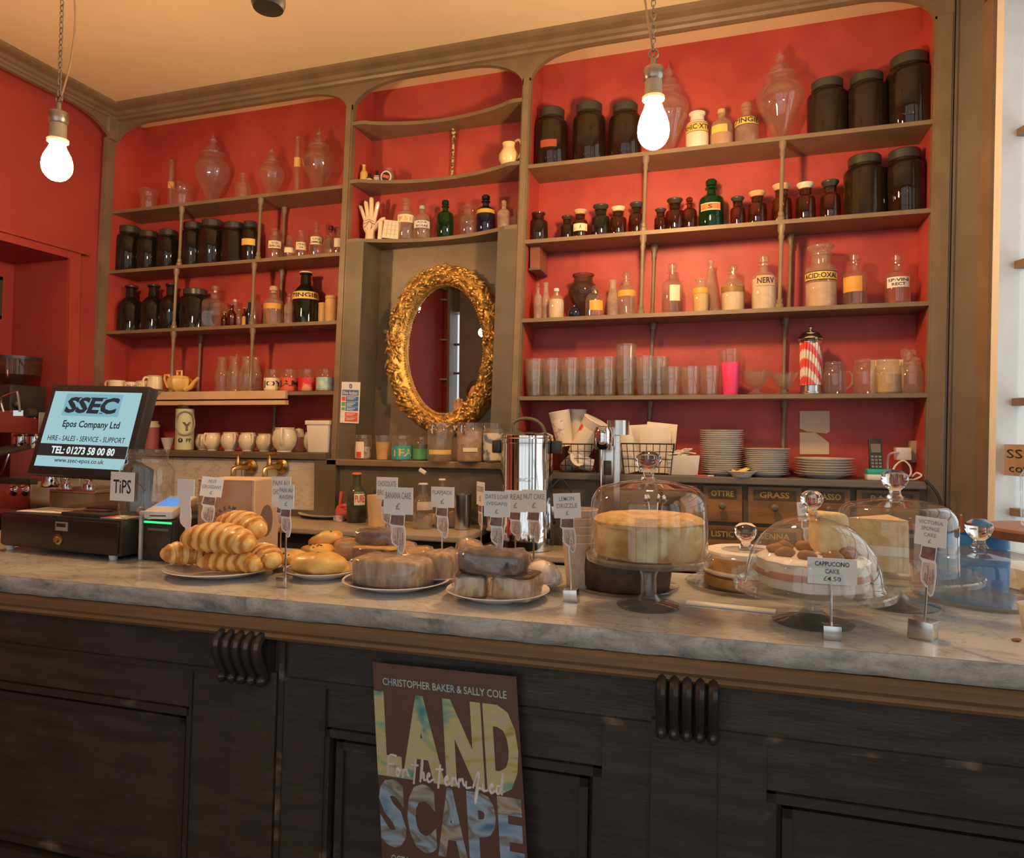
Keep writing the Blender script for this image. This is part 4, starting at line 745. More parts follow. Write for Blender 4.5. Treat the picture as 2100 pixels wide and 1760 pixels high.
for i in range(14): MB().rbox(-11*s, 11*s, -5*s, 5*s, -1.2*s, 1.2*s, .8*s).mx(Matrix.Translation((random.uniform(-22, 22)*s, random.uniform(-18, 18)*s, (42+random.uniform(0, 9))*s)) @ Matrix.Rotation(random.uniform(0, 3), 4, 'Z') @ Matrix.Rotation(random.uniform(-.5, .5), 4, 'Y')).build('sugar_sachet', PAPER, t)
p = PYp(1446, 976, -.03); s = mpp(p); t = thing('sugar_packet', 'flat red and white packet lying by the tallest plate stack', 'packet', (p.x, -.03, z), rz=.15); MB().rbox(-18*s, 4*s, -.012, .012, 0, .005, .002).build('red_end', RLAB, t); MB().rbox(4*s, 17*s, -.012, .012, 0, .0045, .002).build('white_end', WHITE, t)
# notes on the red back panel
for n, (u0, v0, pts) in enumerate([(1640, 843, [(0, 0), (56, 0), (56, -42), (50, -46), (14, -42), (0, -36)]), (1640, 887, [(0, 0), (30, 0), (40, -8), (55, -20), (55, -44), (0, -45)])]):
    p = PYp(u0, v0, D-.004); s = mpp(p); q = MB().prism([(a*s, b*s) for a, b in pts], -.002, 0).build('paper_note', mat('aged_paper', (.66, .52, .40), .85, var=.05), None, 0, (p.x, D-.002, p.z))
    tag(q, ('upper torn cream note stuck to the red panel above the ledge', 'lower creased torn note stuck to the red panel above the ledge')[n], 'note')
# telephone in its cradle
p = PYp(1804, 984, -.01); s = mpp(p); t = thing('phone_cradle', 'white and teal phone charging cradle on the right ledge', 'cradle', (p.x, -.01, z))
MB().rbox(-26*s, 26*s, -18*s, 22*s, 0, 13*s, 4*s).build('white_base', WHITE, t); MB().rbox(-25*s, 25*s, -17*s, 20*s, 12*s, 23*s, 3*s).build('teal_top', mat('teal_plastic', (.04, .50, .40), .35), t)
t2 = thing('cordless_phone', 'black cordless telephone standing upright in the teal cradle', 'telephone', (p.x-4*s, .012, z+20*s)); t2.rotation_euler = (-.18, 0, 0)
MB().rbox(-13*s, 13*s, -6*s, 6*s, 0, 66*s, 4*s).build('handset', BLACKP, t2); MB().box(-9*s, 9*s, -6.6*s, -6*s, 36*s, 54*s).build('screen', mat('dull_lcd', (.22, .20, .15), .3), t2, 0)
for i in range(4):
    for j in range(3): MB().rbox((-9.5+7*j)*s, (-4.5+7*j)*s, -7*s, -5.8*s, (4+7*i)*s, (8.5+7*i)*s, .5*s).build('key', mat('grey_key', (.25, .25, .23), .5), t2, 0)
p = PYp(1855, 930, .1); s = mpp(p); t = thing('plug_adapter', 'white plug-in power adapter on the red panel beside the phone', 'adapter', (p.x, .1, p.z))
m = MB(); m.rbox(-15*s, 13*s, 0, .05, -14*s, 12*s, 2*s); m.build('body', WHITE, t)
c = PYp(1836, 928, .1); e = PYp(1822, 970, .02)
def local(t, P): return [tuple(Vector(q)-Vector(t.location)) for q in P]
def spl(P, n=6):
    P = [Vector(p) for p in P]; q = []
    for i in range(len(P)-1):
        a = P[max(i-1, 0)]; b = P[i]; c = P[i+1]; d = P[min(i+2, len(P)-1)]
        for k in range(n):
            s = k/n; q.append(tuple(.5*((2*b)+(c-a)*s+(2*a-5*b+4*c-d)*s*s+(3*b-a-3*c+d)*s**3)))
    return q+[tuple(P[-1])]
pts = [PYp(1842, 928, .10), PYp(1824, 932, .08), PYp(1820, 950, .05), PYp(1821, 972, .02)]
MB().tube(spl(local(t, pts)), .004, 7).build('cable', WHITE, t)
p = PYp(1884, 928, .12); s = mpp(p); t = thing('wall_socket', 'brownish double wall socket beside the window column', 'socket', (p.x, .165, p.z))
MB().rbox(-12*s, 16*s, -.03, .02, -22*s, 24*s, 2*s).build('plate', mat('beige_socket', (.42, .30, .22), .5), t); MB().rbox(-4*s, 0, -.035, -.028, -16*s, -8*s, .5*s).build('switch', WHITE, t)
pts = [PYp(1829, 975, 0), PYp(1836, 956, .02), PYp(1852, 945, .03), PYp(1866, 956, .03), PYp(1868, 972, .03), PYp(1860, 982, .0), PYp(1874, 984, .01), PYp(1890, 976, .02), PYp(1880, 970, .04), PYp(1870, 978, .03)]
tag(MB().tube([(a, b, max(c, z+.004)) for a, b, c in spl(pts)], .0035, 7).build('white_cable', WHITE), 'white cable looping over the ledge beside the phone cradle', 'cable')
pts = [PYp(1897, 985, -.055), PYp(1912, 1000, -.06), PYp(1926, 1022, -.06), PYp(1930, 1050, -.06), PYp(1932, 1110, -.06)]
tag(MB().tube(spl(pts), .005, 7).build('black_cable', BLACKP), 'black cable running down from the ledge beside the window column', 'cable')
# ------------------------------------------------------------------ wire baskets, cups and bags
def wire_basket(t, wx, wy, h, nx, ny, nz, r, tap=.88):
    m = MB(); f = lambda k: tap+(1-tap)*k
    P = lambda x, y, k: (x*f(k), y*f(k), h*k)
    for k in [i/nz for i in range(nz+1)]: m.tube([P(-wx, -wy, k), P(wx, -wy, k), P(wx, wy, k), P(-wx, wy, k)], r*(1.8 if k in (0, 1) else 1), 5, closed=True)
    for i in range(nx+1):
        x = -wx+2*wx*i/nx
        for y in (-wy, wy): m.tube([P(x, y, 0), P(x, y, 1)], r, 5)
        m.tube([P(x, -wy, 0), P(x, wy, 0)], r, 5)
    for i in range(ny+1):
        y = -wy+2*wy*i/ny
        for x in (-wx, wx): m.tube([P(x, y, 0), P(x, y, 1)], r, 5)
    return m.build('wire_grid', mat('dark_wire', (.06, .05, .04), .4, .6), t)
z = LGR
p = PYp(1190, 966, .02); s = mpp(p); B1 = (p.x, .04, z)
t = thing('wire_basket', 'black wire basket crammed with takeaway cups behind the urn', 'basket', B1, 'wire baskets on the ledge'); wire_basket(t, 42*s, 36*s, 58*s, 6, 5, 4, .0016)
def cup(label, loc, rot, R, H, bandm=None):
    t = thing('paper_cup', label, 'cup', loc, 'takeaway cups in the wire basket'); t.rotation_euler = rot
    MB().lathe([(0, 0), (R*.78, 0), (R, H), (R*1.04, H+.003), (R, H+.005), (0, H-.004)], 24).build('cup_body', PAPER, t)
    if bandm:
        m = MB(); patch(m, [(0, 0), (.78, 0), (1, 1)], R, H, .25, .8, -2.6, -1.2, 1.01); m.build('printed_side', bandm, t)
    return t
SP = mat('red_spot_print', (.84, .77, .66), .7, col2=(.72, .05, .04), thr=(.52, .56), scale=16)
TP = mat('grey_text_print', (.84, .77, .66), .7, col2=(.5, .42, .36), thr=(.54, .6), scale=60)
def wp(u, v, Y): q = PYp(u, v, Y); return (q.x, q.y, q.z)
cup('tall takeaway cup stack leaning left in the wire basket', wp(1160, 915, .06), (.05, -.18, 0), 22*s, 72*s, TP)
cup('grey-white paper cup standing upright at the back of the wire basket', wp(1183, 925, .12), (0, .02, 0), 19*s, 86*s)
cup('red-printed takeaway cup leaning right in the wire basket', wp(1183, 936, .05), (.1, .52, 0), 27*s, 84*s, SP)
cup('crushed takeaway cup lying in the bottom of the wire basket', wp(1160, 958, .05), (.9, .9, .2), 17*s, 50*s, TP)
cup('pale takeaway cup lying along the bottom of the wire basket', wp(1215, 955, .05), (0, -1.3, .3), 17*s, 44*s)
p = PYp(1329, 969, .02); s = mpp(p); B2 = (p.x, .035, z)
t = thing('wire_basket', 'black wire basket full of white paper bags and napkins', 'basket', B2, 'wire baskets on the ledge'); wire_basket(t, 53*s, 36*s, 62*s, 8, 5, 4, .0016)
for i, (x, y, rz_, ry, rx, wd, hh, d) in enumerate([(-30, -12, .25, -.28, .0, 40, 92, 'cream paper bag leaning left, leftmost in the wire basket'), (-16, 4, .3, -.06, .05, 44, 98, 'paper bag standing second from left in the wire basket'), (14, -14, -.05, .02, .03, 64, 92, 'broad flat white paper bag at the front of the wire basket'), (18, 2, -.08, .10, 0, 62, 102, 'tallest white paper bag with its corner sticking up in the wire basket'), (6, 14, .1, -.12, 0, 60, 88, 'white paper bag at the back of the wire basket')]):
    m = MB(); nn = 6
    for a in range(nn+1):
        for b in range(nn+1): m.v.append(((a/nn-.5)*wd*s, 4*s*sin(a*1.3+i)*.5+2*s*sin(b*.9), b/nn*hh*s))
    for a in range(nn):
        for b in range(nn): q = a*(nn+1)+b; m.f.append((q, q+nn+1, q+nn+2, q+1))
    k = len(m.v); m.v += [(x_, y_+3*s, z_) for x_, y_, z_ in m.v]; m.f += [tuple(reversed([j+k for j in f])) for f in m.f]
    o = m.build('paper_bag', PAPER, None, 60, (B2[0]+x*s, B2[1]+y*s, z+.006)); o.rotation_euler = (rx, ry, rz_); tag(o, d, 'paper bag', 'paper bags in the wire basket')
# ------------------------------------------------------------------ water urn and drinks mixer
p = PYp(1079, 1137, -.17); s = mpp(p); UZ = WT-.06
t = thing('water_urn', 'tall polished steel water urn with black handles on the worktop', 'urn', (p.x, -.17, UZ)); R = 54*s; H = PYp(1079, 893, -.17).z-UZ
MB().lathe([(0, .002), (R*1.05, .002), (R*1.05, .09), (R*1.0, .1), (R, H-.03), (R*1.015, H-.028), (R*1.015, H-.012), (R, H-.01), (R*.97, H), (0, H)], 48).build('steel_body', CHROME, t)
MB().lathe([(R*1.0, H-.008), (R*1.0, H), (R*.8, H+.012), (R*.3, H+.018), (0, H+.018)], 48).build('lid', CHROME, t)
MB().tube(spl([(-26*s, -.01, H+.012), (-28*s, -.01, H+24*s), (-12*s, -.01, H+34*s), (14*s, -.01, H+33*s), (32*s, -.01, H+22*s), (40*s, -.01, H+6*s)]), 3.5*s, 8).build('lid_handle', DARKOL, t)
for sg in (-1, 1): MB().rbox(sg*R*1.0-(.0 if sg > 0 else .036), sg*R*1.0+(.036 if sg > 0 else 0), -.02, .02, H-.07, H-.02, .006).build('side_handle', BLACKP, t)
ca = atan2(CAM.y+.17, CAM.x-p.x); m = MB(); wrap_letters(m, 'LINCAT', .014, R*1.012, H*.62, ca-.05, .02); m.build('engraved_letters', STEEL, t, 0)
m = MB(); wrap_letters(m, 'A', .012, R*1.012, H*.47, ca-.55, .08); m.build('warning_mark', YLAB, t, 0)
MB().rbox(R*.8, R*1.2, -.03, .01, .10, .17, .004).build('tap_block', STEEL, t); MB().tube([(R*.95, -.03, .2), (R*1.02, -.05, .12), (R*1.02, -.05, .05)], .008).build('tap', CHROME, t)
m = MB().lathe([(0, 0), (.006, 0), (.006, .004), (0, .004)], 10, M=Matrix.Translation((R*1.05*cos(ca+.25), R*1.05*sin(ca+.25), .05)) @ Matrix.Rotation(ca+.25, 4, 'Z') @ Matrix.Rotation(pi/2, 4, 'Y')); m.build('indicator_lamp', mat('green_lamp', (.05, .5, .1), .3), t)
MB().tube(spl([(R*1.0, .0, .24), (R*1.3, .02, .27), (R*1.7, .02, .22), (R*2.3, .05, .05)]), .003).build('flex', BLACKP, t)
p = PYp(1255, 1115, -.17); s = mpp(p); t = thing('drinks_mixer', 'steel milkshake mixer with cylindrical head and thin spindle', 'mixer', (p.x, -.17, UZ)); T = lambda v: PYp(1255, v, -.17).z-UZ
MB().rbox(-30*s, 32*s, -.05, .06, 0, .03, .008).build('base', STEEL, t); MB().rbox(2*s, 16*s, .0, .03, .03, T(890), .004).build('column', STEEL, t); MB().rbox(-27*s, 6*s, .005, .02, T(995), T(915), .003).build('back_plate', STEEL, t)
MB().lathe([(0, T(922)), (15*s, T(922)), (18*s, T(916)), (19*s, T(905)), (19*s, T(885)), (15*s, T(876)), (0, T(874))], 28, (-16*s, -.03, 0)).build('motor_head', CHROME, t)
MB().lathe([(0, 0), (23*s, 0), (23*s, T(862)-T(892)), (0, T(862)-T(892))], 24, (10*s, .03, T(892))).build('rear_motor', STEEL, t)
MB().tube([(-20*s, -.03, T(1045)), (-19*s, -.03, T(920))], 2*s, 6).build('spindle', CHROME, t); MB().rbox(-18*s, -2*s, -.004, .006, T(975), T(945), .004).build('switch_block', BLACKP, t)
# ------------------------------------------------------------------ tea jars on the middle ledge
z = LGC; GL = 'tea and sweet jars under the mirror'
t = vessel('jam', 'glass jar with cream and red fruit label, leftmost under the mirror', 745, 946, 36, 896, z, CLEAR, CLEAR, Y=.0, lab=dict(z=(.05, .72), m=CLAB, a=.55, off=-.5), fill=(.5, mat('striped_sachets', (.75, .66, .5), .8, col2=(.4, .3, .3), thr=(.5, .6), scale=70)), name='glass_jar', cat='jar', group=GL)
l = t.children[-1]; a0 = atan2(CAM.y, CAM.x-t.location.x)-.55; patch(MB(), KIND['jam'][0], .0388, .112, .06, .3, a0-.35, a0+.3, 1.03).build('red_fruit', RLAB, l)
vessel('cup', 'faceted glass tumbler filled with orange sachets under the mirror', 786, 950, 34, 900, z, TUMB, Y=-.01, fill=(.72, mat('orange_sachets', (.85, .50, .14), .6, var=.15)), name='glass_jar', cat='jar', group=GL)
vessel('jam', 'wide jar with teal and gold tea label under the mirror', 824, 952, 42, 901, z, CLEAR, CLEAR, Y=-.01, lab=dict(z=(.05, .58), m=TLAB, a=1.5, t='TEA', tm=YLAB), name='glass_jar', cat='jar', group=GL)
vessel('jam', 'narrow jar with green tea label beside the clip-top jars', 864, 953, 34, 905, z, CLEAR, CLEAR, Y=.01, lab=dict(z=(.05, .5), m=GLAB, a=1.5), fill=(.68, mat('dried_leaves', (.12, .13, .05), .8, var=.5, scale=80)), name='glass_jar', cat='jar', group=GL)
def clipjar(d, u, vb, w, top, lab, fill, Y):
    t = vessel('clip', d, u, vb, w, top, z, DUSTY, CLEAR, Y=Y, lab=lab, fill=fill, name='clip_top_jar', cat='jar', group=GL); p = PYp(u, vb, Y); R = w*mpp(p)/2; H = PYp(u, top, Y).z-p.z; ca = atan2(CAM.y, CAM.x-p.x)
    for da in (-.5, 1.4):
        a = ca+da; e = Vector((cos(a), sin(a), 0)); f = Vector((-sin(a), cos(a), 0))
        MB().tube([tuple(e*R*1.05+f*.007+Vector((0, 0, H*.93))), tuple(e*R*1.12+f*.008+Vector((0, 0, H*.8))), tuple(e*R*1.06+f*.005+Vector((0, 0, H*.70))), tuple(e*R*1.06-f*.005+Vector((0, 0, H*.70))), tuple(e*R*1.12-f*.008+Vector((0, 0, H*.8))), tuple(e*R*1.05-f*.007+Vector((0, 0, H*.93)))], .0022, 6).build('wire_clip', CHROME, t)
    return t
t = clipjar('clip-top jar with yellow paper strip and clear packets below the mirror', 903, 954, 54, 876, dict(z=(.18, .30), m=YLAB, a=.95, off=-.05), None, -.02)
MB().ell((0, 0, .022), .048, .045, .02, 16, 8).shake(.02, 40, 0, 2).build('contents', FILM, t)
clipjar('clip-top jar packed with brown paper and a cream strip, beside the urn', 964, 957, 56, 877, dict(z=(.26, .36), m=CLAB, a=.55), (.78, mat('brown_paper_bits', (.42, .28, .20), .85, col2=(.6, .46, .36), thr=(.4, .6), scale=45)), -.02)
t = vessel('clip', 'patterned tin with painted cup and lemons, half behind the urn', 1011, 960, 42, 880, z, DUSTY, CLEAR, Y=-.01, lab=dict(z=(.05, .74), m=mat('painted_cup_label', (.12, .22, .34), .5, col2=(.72, .6, .42), thr=(.45, .55), scale=30), a=1.5), name='patterned_jar', cat='jar', group=GL)
# things on the low worktop
z = WT; Yw = -.2
t = vessel('neck', 'tall green dish soap bottle with orange cap on the low worktop', 731, 1049, 40, 948, z, glass('soap_bottle_glass', (.35, .42, .30), haze=.2, hcol=(.5, .45, .35)), mat('orange_cap', (.85, .22, .08), .4), Y=-.12, fill=(.46, mat('green_soap', (.02, .16, .06), .2)), lab=dict(z=(.35, .62), m=WLAB, a=.6, off=.35, t='PURE', tm=RLAB, rim=GLAB), name='soap_bottle', cat='bottle')
p = PYp(690, 1042, -.14); s = mpp(p); t = thing('rubber_glove', 'crumpled coral pink rubber glove pointing up beside the soap bottle', 'glove', (p.x, -.10, z)); CORAL = mat('coral_rubber', (.72, .12, .11), .4, var=.08)
m = MB().ell((4*s, 0, 14*s), 20*s, .02, 15*s, 14, 9).shake(8*s, 30, 0, 5); m.tube(spl([(-2*s, 0, 24*s), (-2*s, 0, 34*s), (-1*s, 0, 46*s), (0, 0, 60*s)]), 4*s, 8, rs=None); m.tube(spl([(-8*s, 0, 26*s), (8*s, -.004, 32*s), (16*s, 0, 28*s)]), 4.5*s, 8); m.tube(spl([(6*s, 0, 24*s), (16*s, -.003, 26*s), (24*s, 0, 20*s)]), 4*s, 8); m.build('glove', CORAL, t)
MB().rbox(-6*s, 14*s, -.045, -.02, 0, 12*s, 2*s).build('scouring_sponge', mat('patterned_sponge', (.30, .25, .35), .8, col2=(.7, .5, .45), thr=(.4, .6), scale=60), t)
t = thing('china_plate', 'white plate with a fork on it on the low worktop', 'plate', tuple(PYp(680, 1060, -.2))[:2]+(z,)); p = Vector(t.location); s = mpp(p)
p = PZp(680, 1060, z); t.location = p; s = mpp(p); MB().lathe([(r*s, h*s) for r, h in [(0, 0), (40, 0), (44, 2), (66, 8), (67, 9.5), (64, 9.5), (44, 5), (0, 4.5)]], 36).build('plate', WHITE, t)
f = thing('dinner_fork', 'steel fork lying across the white plate on the low worktop', 'fork', (p.x+2*s, p.y, z+.012), rz=.35)
m = MB().tube([(-30*s, 0, .002), (-4*s, 0, .004)], 2*s, 6); [m.tube([(-4*s, d*s, .004), (4*s, d*1.6*s, .006), (22*s, d*1.6*s, .009)], .9*s, 5) for d in (-2.4, -.8, .8, 2.4)]; m.build('fork', STEEL, f)
t = vessel('cup', 'tan paper cup behind the chocolate sign on the low worktop', 774, 1058, 44, 995, z, mat('tan_paper', (.72, .48, .26), .8), Y=-.2, name='paper_cup', cat='cup')
t = vessel('neck', 'clear spray bottle with white nozzle on the low worktop', 867, 1065, 42, 972, z, CLEAR, WHITE, Y=-.2, lab=dict(z=(.42, .6), m=mat('sheer_label', (.6, .5, .44), .6), a=.9, off=.3), name='spray_bottle', cat='bottle', fill=(.3, FILM))
p = PYp(866, 972, -.2); s = mpp(p); b = t.location; MB().rbox(-12*s, 4*s, -.006, .006, 0, 8*s, 2*s).mx(Matrix.Translation((0, 0, p.z-b.z)) @ Matrix.Rotation(.5, 4, 'Y')).build('nozzle', WHITE, t)
vessel('neck', 'clear plastic water bottle with white cap on the low worktop', 906, 1064, 30, 963, z, CLEAR, WHITE, Y=-.16, name='water_bottle', cat='bottle', fill=(.62, FILM))
t, s = lathe_thing('steel_cup', 'tall steel milk pitcher behind the flapjack sign', 'cup', 948, 1062, 38, -.16, z, [(0, 0), (16, 0), (17, 1), (19, 70), (20, 71), (18, 71), (16, 4), (0, 3)], STEEL)
t, s = lathe_thing('steel_cup', 'steel cup half hidden behind the narrow price card by the urn', 'cup', 1012, 1066, 34, -.16, z, [(0, 0), (14, 0), (15, 1), (16, 66), (17, 67), (15, 67), (14, 4), (0, 3)], CHROME)
p = PZp(920, 1078, z); s = mpp(p); m = MB().ell((0, 0, 10*s), 52*s, 30*s, 16*s, 28, 12); m.shake(14*s, 26, 0, 4); m.xf(lambda x, y, zz: (x, y, max(zz, .001)))
t = thing('tea_towel', 'crumpled cream and blue checked tea towel on the low worktop', 'towel', p); m.build('cloth', mat('checked_cloth', (.70, .50, .36), .9, col2=(.25, .22, .35), thr=(.58, .66), scale=22), t)
t = thing('egg', 'brownish egg-shaped knob resting against the tea towel', 'egg', (p.x-42*s, p.y-.02, z)); MB().ell((0, 0, 10*s), 11*s, 10*s, 10*s).build('shell', mat('pink_clay', (.55, .32, .24), .5), t)
# ------------------------------------------------------------------ front counter
CYAW = .018; CX0, CX1, CYF, CYB = -2.2, 1.75, -1.59, -1.03
def cw(x, y, z):
    x = rk(x, z+.35, .016); dx, dy = x-.2, y-CYF
    return (.2+dx*cos(CYAW)-dy*sin(CYAW), CYF+dx*sin(CYAW)+dy*cos(CYAW), z)
def cbox(mb, *a): k = len(mb.v); mb.box(*a); mb.xf(cw, k); return mb
t = thing('shop_counter', 'long black panelled wooden counter front with carved corbels and brown edge', 'counter', (0, 0, 0))
def cpart(name, boxes, m, parent=t, sm=0):
    mb = MB(); [cbox(mb, *b) for b in boxes]; return mb.build(name, m, parent, sm)
YF = CYF+.025
cpart('carcass', [(CX0, CX1, YF+.035, CYB-.02, 0, TOP-.0305)], EBONY)
# stiles, rails
zr1, zr2 = .868, .785
st = [(-.150, -.045), (.715, .825)]                       # pilasters under the corbels
fr = [(-1.05, -.255), (.062, .628), (.905, 1.65)]          # panel openings
cpart('frieze_rail', [(CX0, CX1, YF+.012, YF+.036, .70, TOP-.035)], EBONY)
cpart('bead', [(a, b, YF+.004, YF+.014, z-.006, z+.006) for z in (zr1, zr2) for a, b in ((CX0, -.178), (-.030, .715), (.828, CX1))], EBWORN)
for a, b in st: cpart('pilaster', [(a, b, YF-.002, YF+.014, 0, .80)], EBONY)
for a, b in ((-.042, -.030), (-.262, -.256), (.064, .068)): cpart('stile_bead', [(a, b, YF+.002, YF+.014, 0, zr1 if a < 0 and a > -.1 else .785)], EBWORN)
for a, b in ((-.255, -.15), (-.045, .065), (.628, .715), (.825, .905)): cpart('stile', [(a, b, YF+.006, YF+.036, 0, .785)], EBONY)
for a, b in fr:
    zt = .698
    for nm, dx, dy, mt in (('panel_moulding', 0, .006, EBWORN), ('inner_moulding', .026, .016, EBWORN)):
        w_ = .016; A, B, Z, Z0 = a+dx, b-dx, zt-dx, .30+dx
        cpart(nm, [(A, B, YF+dy, YF+.036, Z-w_, Z), (A, B, YF+dy, YF+.036, Z0, Z0+w_), (A, A+w_, YF+dy, YF+.036, Z0, Z), (B-w_, B, YF+dy, YF+.036, Z0, Z)], mt)
    cpart('panel', [(a+.04, b-.04, YF+.026, YF+.036, .34, zt-.04)], EBONY)
mb = MB()
cp2 = [(CYF+.006, TOP-.083), (CYF+.0, TOP-.076), (CYF+.004, TOP-.070), (CYF-.004, TOP-.062), (CYF-.004, TOP-.048), (CYF+.004, TOP-.040), (CYF+.06, TOP-.040), (CYF+.06, TOP-.083)]
mb.prism(cp2, CX0, CX1, 'x').xf(cw); mb.build('oak_edge', OAK, t, 0)
# carved corbels: five reeds with a scrolled foot
for a, b in ((-.178, -.058), (.722, .828)):
    cb = MB(); n = 5; w_ = (b-a)/n
    for i in range(n):
        x = a+w_*(i+.5); k = len(cb.v)
        pts = spl([(x, YF-.012, .880), (x, YF-.034, .868), (x, YF-.038, .850), (x, YF-.028, .825), (x, YF-.012, .800), (x, YF-.010, .792)], 5)
        cb.tube(pts, w_*.46, 8); cb.ell((x, YF-.016, .786), w_*.5, .014, .012, 10, 8)
    k = len(cb.v); cb.box(a, b, YF-.008, YF+.02, .790, .880); cb.xf(cw); cb.build('corbel', mat('polished_black_carving', (.05, .04, .033), .22, var=.2), t)
# marble top with a rough front edge
t = thing('marble_top', 'grey veined marble counter top with rough chipped front edge', 'counter top', (0, 0, 0))
MB().box(CX0, CX1, CYF+.002, CYB, TOP-.0295, TOP).xf(cw).build('slab', MARBLE, t, 0)
m = MB(); nx, nz = 260, 5
for i in range(nx+1):
    for j in range(nz+1):
        x = CX0+(CX1-CX0)*i/nx; z = TOP-.0005-.037*j/nz; q = noise.noise(Vector((x*22, z*70, 1)))*.0045+noise.noise(Vector((x*70, z*140, 4)))*.002
        m.v.append((x, CYF-.002-(.003 if 0 < j < nz else -.002)+q*(1 if j else .4), z))
for i in range(nx):
    for j in range(nz): q = i*(nz+1)+j; m.f.append((q, q+1, q+nz+2, q+nz+1))
m.xf(cw).build('rough_edge', MARBEDGE, t, 60)
# ------------------------------------------------------------------ exhibition poster on the counter front
pa = PYp(766, 1357, -1.572); pb = PYp(1060, 1387, -1.572); PWD = (pb-pa).length; PHT = .47
t = thing('poster', 'brown exhibition poster with painted letters hanging on the counter front', 'poster', (0, 0, 0))
ex = (pb-pa).normalized(); ez = Vector((-.075, 0, 1)).normalized(); ey = ez.cross(ex).normalized()
def pst(x, y, d=0):  # x 0..1, y 0..1 from the top
    bend = .006*sin(3*y+1)*(x-.5)+.003*sin(9*y)*x
    return tuple(pa+ex*(x*PWD)-ez*(y*PHT)-Vector((0, 1, 0))*(.004+d+bend*bend*30+.004*y*y))
PBR = mat('brown_poster_paper', (.155, .075, .055), .5, var=.06)
m = MB(); nx, ny = 10, 24
for j in range(ny+1):
    for i in range(nx+1): m.v.append(pst(i/nx, j/ny))
for j in range(ny):
    for i in range(nx): q = j*(nx+1)+i; m.f.append((q, q+nx+1, q+nx+2, q+1))
k = len(m.v); m.v += [(x, y+.0012, z) for x, y, z in m.v]; m.f += [tuple(reversed([i+k for i in f])) for f in m.f]
m.build('sheet', PBR, t, 60)
def plet(nm, txt, x0, x1, y0, y1, mt, bold=0., parent=t, shear=0., d=.001, par=None):
    v, f = glyphs(txt, bold, 3); xs = [p[0] for p in v]; ys = [p[1] for p in v]; X0, X1, Y0, Y1 = min(xs), max(xs), min(ys), max(ys)
    mb = par or MB(); mb.add([pst(x0+(x1-x0)*(p[0]-X0)/(X1-X0)+shear*((p[1]-Y0)/(Y1-Y0)), y1+(y0-y1)*(p[1]-Y0)/(Y1-Y0), d) for p in v], f)
    return mb if par else mb.build(nm, mt, parent, 0)
def paint(name, cols, scale, rot):
    m, nt, o = nmat(name); b = N(nt, 'ShaderNodeBsdfPrincipled'); L(nt, b, 0, o, 0); tc = N(nt, 'ShaderNodeTexCoord'); mp = N(nt, 'ShaderNodeMapping'); L(nt, tc, 'Object', mp, 0); mp.inputs['Rotation'].default_value = (0, rot, 0); mp.inputs['Scale'].default_value = (1, 1, 2.2)
    n = N(nt, 'ShaderNodeTexNoise'); n.inputs['Scale'].default_value = scale; n.inputs['Detail'].default_value = 2.5; n.inputs['Distortion'].default_value = 1.2; L(nt, mp, 0, n, 'Vector')
    r = N(nt, 'ShaderNodeValToRGB'); L(nt, n, 0, r, 0); e = r.color_ramp.elements; e[0].position = .28; e[0].color = c4(cols[0]); e[1].position = .72; e[1].color = c4(cols[-1])
    for i, c in enumerate(cols[1:-1]): q = e.new(.28+.44*(i+1)/(len(cols)-1)); q.color = c4(c)
    L(nt, r, 0, b, 'Base Color'); b.inputs['Roughness'].default_value = .55; MATS[name] = m; return m
P1M = paint('yellow_painted_letters', [(.08, .30, .29), (.30, .46, .34), (.64, .58, .22), (.68, .53, .36), (.66, .52, .20), (.50, .32, .08)], 9, .5)
P2M = paint('blue_painted_letters', [(.10, .2, .36), (.30, .42, .55), (.40, .52, .62), (.22, .19, .15), (.5, .47, .38), (.45, .2, .06)], 8, -.4)
plet('artist_names', 'CHRISTOPHER BAKER & SALLY COLE', .07, .93, .058, .088, PLAB, .012)
xs = [(.0, .18, 'L'), (.18, .48, 'A'), (.49, .75, 'N'), (.765, .985, 'D')]
for x0, x1, c in xs: plet('painted_letter', c, x0, x1, .115, .455, P1M, .055)
xs = [(.0, .19, 'S'), (.20, .40, 'C'), (.405, .61, 'A'), (.62, .81, 'P'), (.825, .985, 'E')]
for x0, x1, c in xs: plet('painted_letter', c, x0, x1, .465, .735, P2M, .055)
PINKW = mat('pale_pink_script', (.88, .78, .76), .5)
hand = {'F': [[(.2, 0), (.35, .9), (.9, .95)], [(.25, .5), (.7, .55)]], 'o': [[(.1, .2), (.3, .42), (.55, .3), (.4, .03), (.12, .1), (.2, .3), (.8, .3)]], 'r': [[(.1, .0), (.2, .4), (.3, .3), (.6, .42), (.7, .2), (.9, .1)]], 't': [[(.3, -.2), (.6, .9)], [(.15, .65), (.85, .68)]], 'h': [[(.1, -.05), (.45, .95), (.5, .8), (.25, .1), (.5, .4), (.62, .3), (.6, .05), (.9, .1)]],
        'e': [[(.1, .2), (.5, .3), (.4, .42), (.15, .25), (.3, .0), (.9, .15)]], 'i': [[(.2, .35), (.2, .05), (.8, .1)]], 'f': [[(.1, .1), (.6, .8), (.7, .65), (.3, -.2), (.25, -.6), (.4, -.3), (.6, .1), (.9, .1)]], 'd': [[(.6, .35), (.2, .35), (.15, .05), (.5, .1), (.95, .9), (.9, .8), (.7, .0)]], 'n': []}
m = MB(); x = .055
for ch in 'For the terrified':
    if ch == ' ': x += .012; continue
    wd_ = .10 if ch in 'F' else .075 if ch in 'tf' else .055
    for st_ in hand[ch]: m.tube([pst(x+p[0]*wd_, .455-.085*p[1]+.012*(x-.5), .0016) for p in spl([(a, b, 0) for a, b in st_], 4)], .0021, 5)
    x += wd_*.86 if ch != 'F' else wd_*.75
m.build('script_line', PINKW, t)
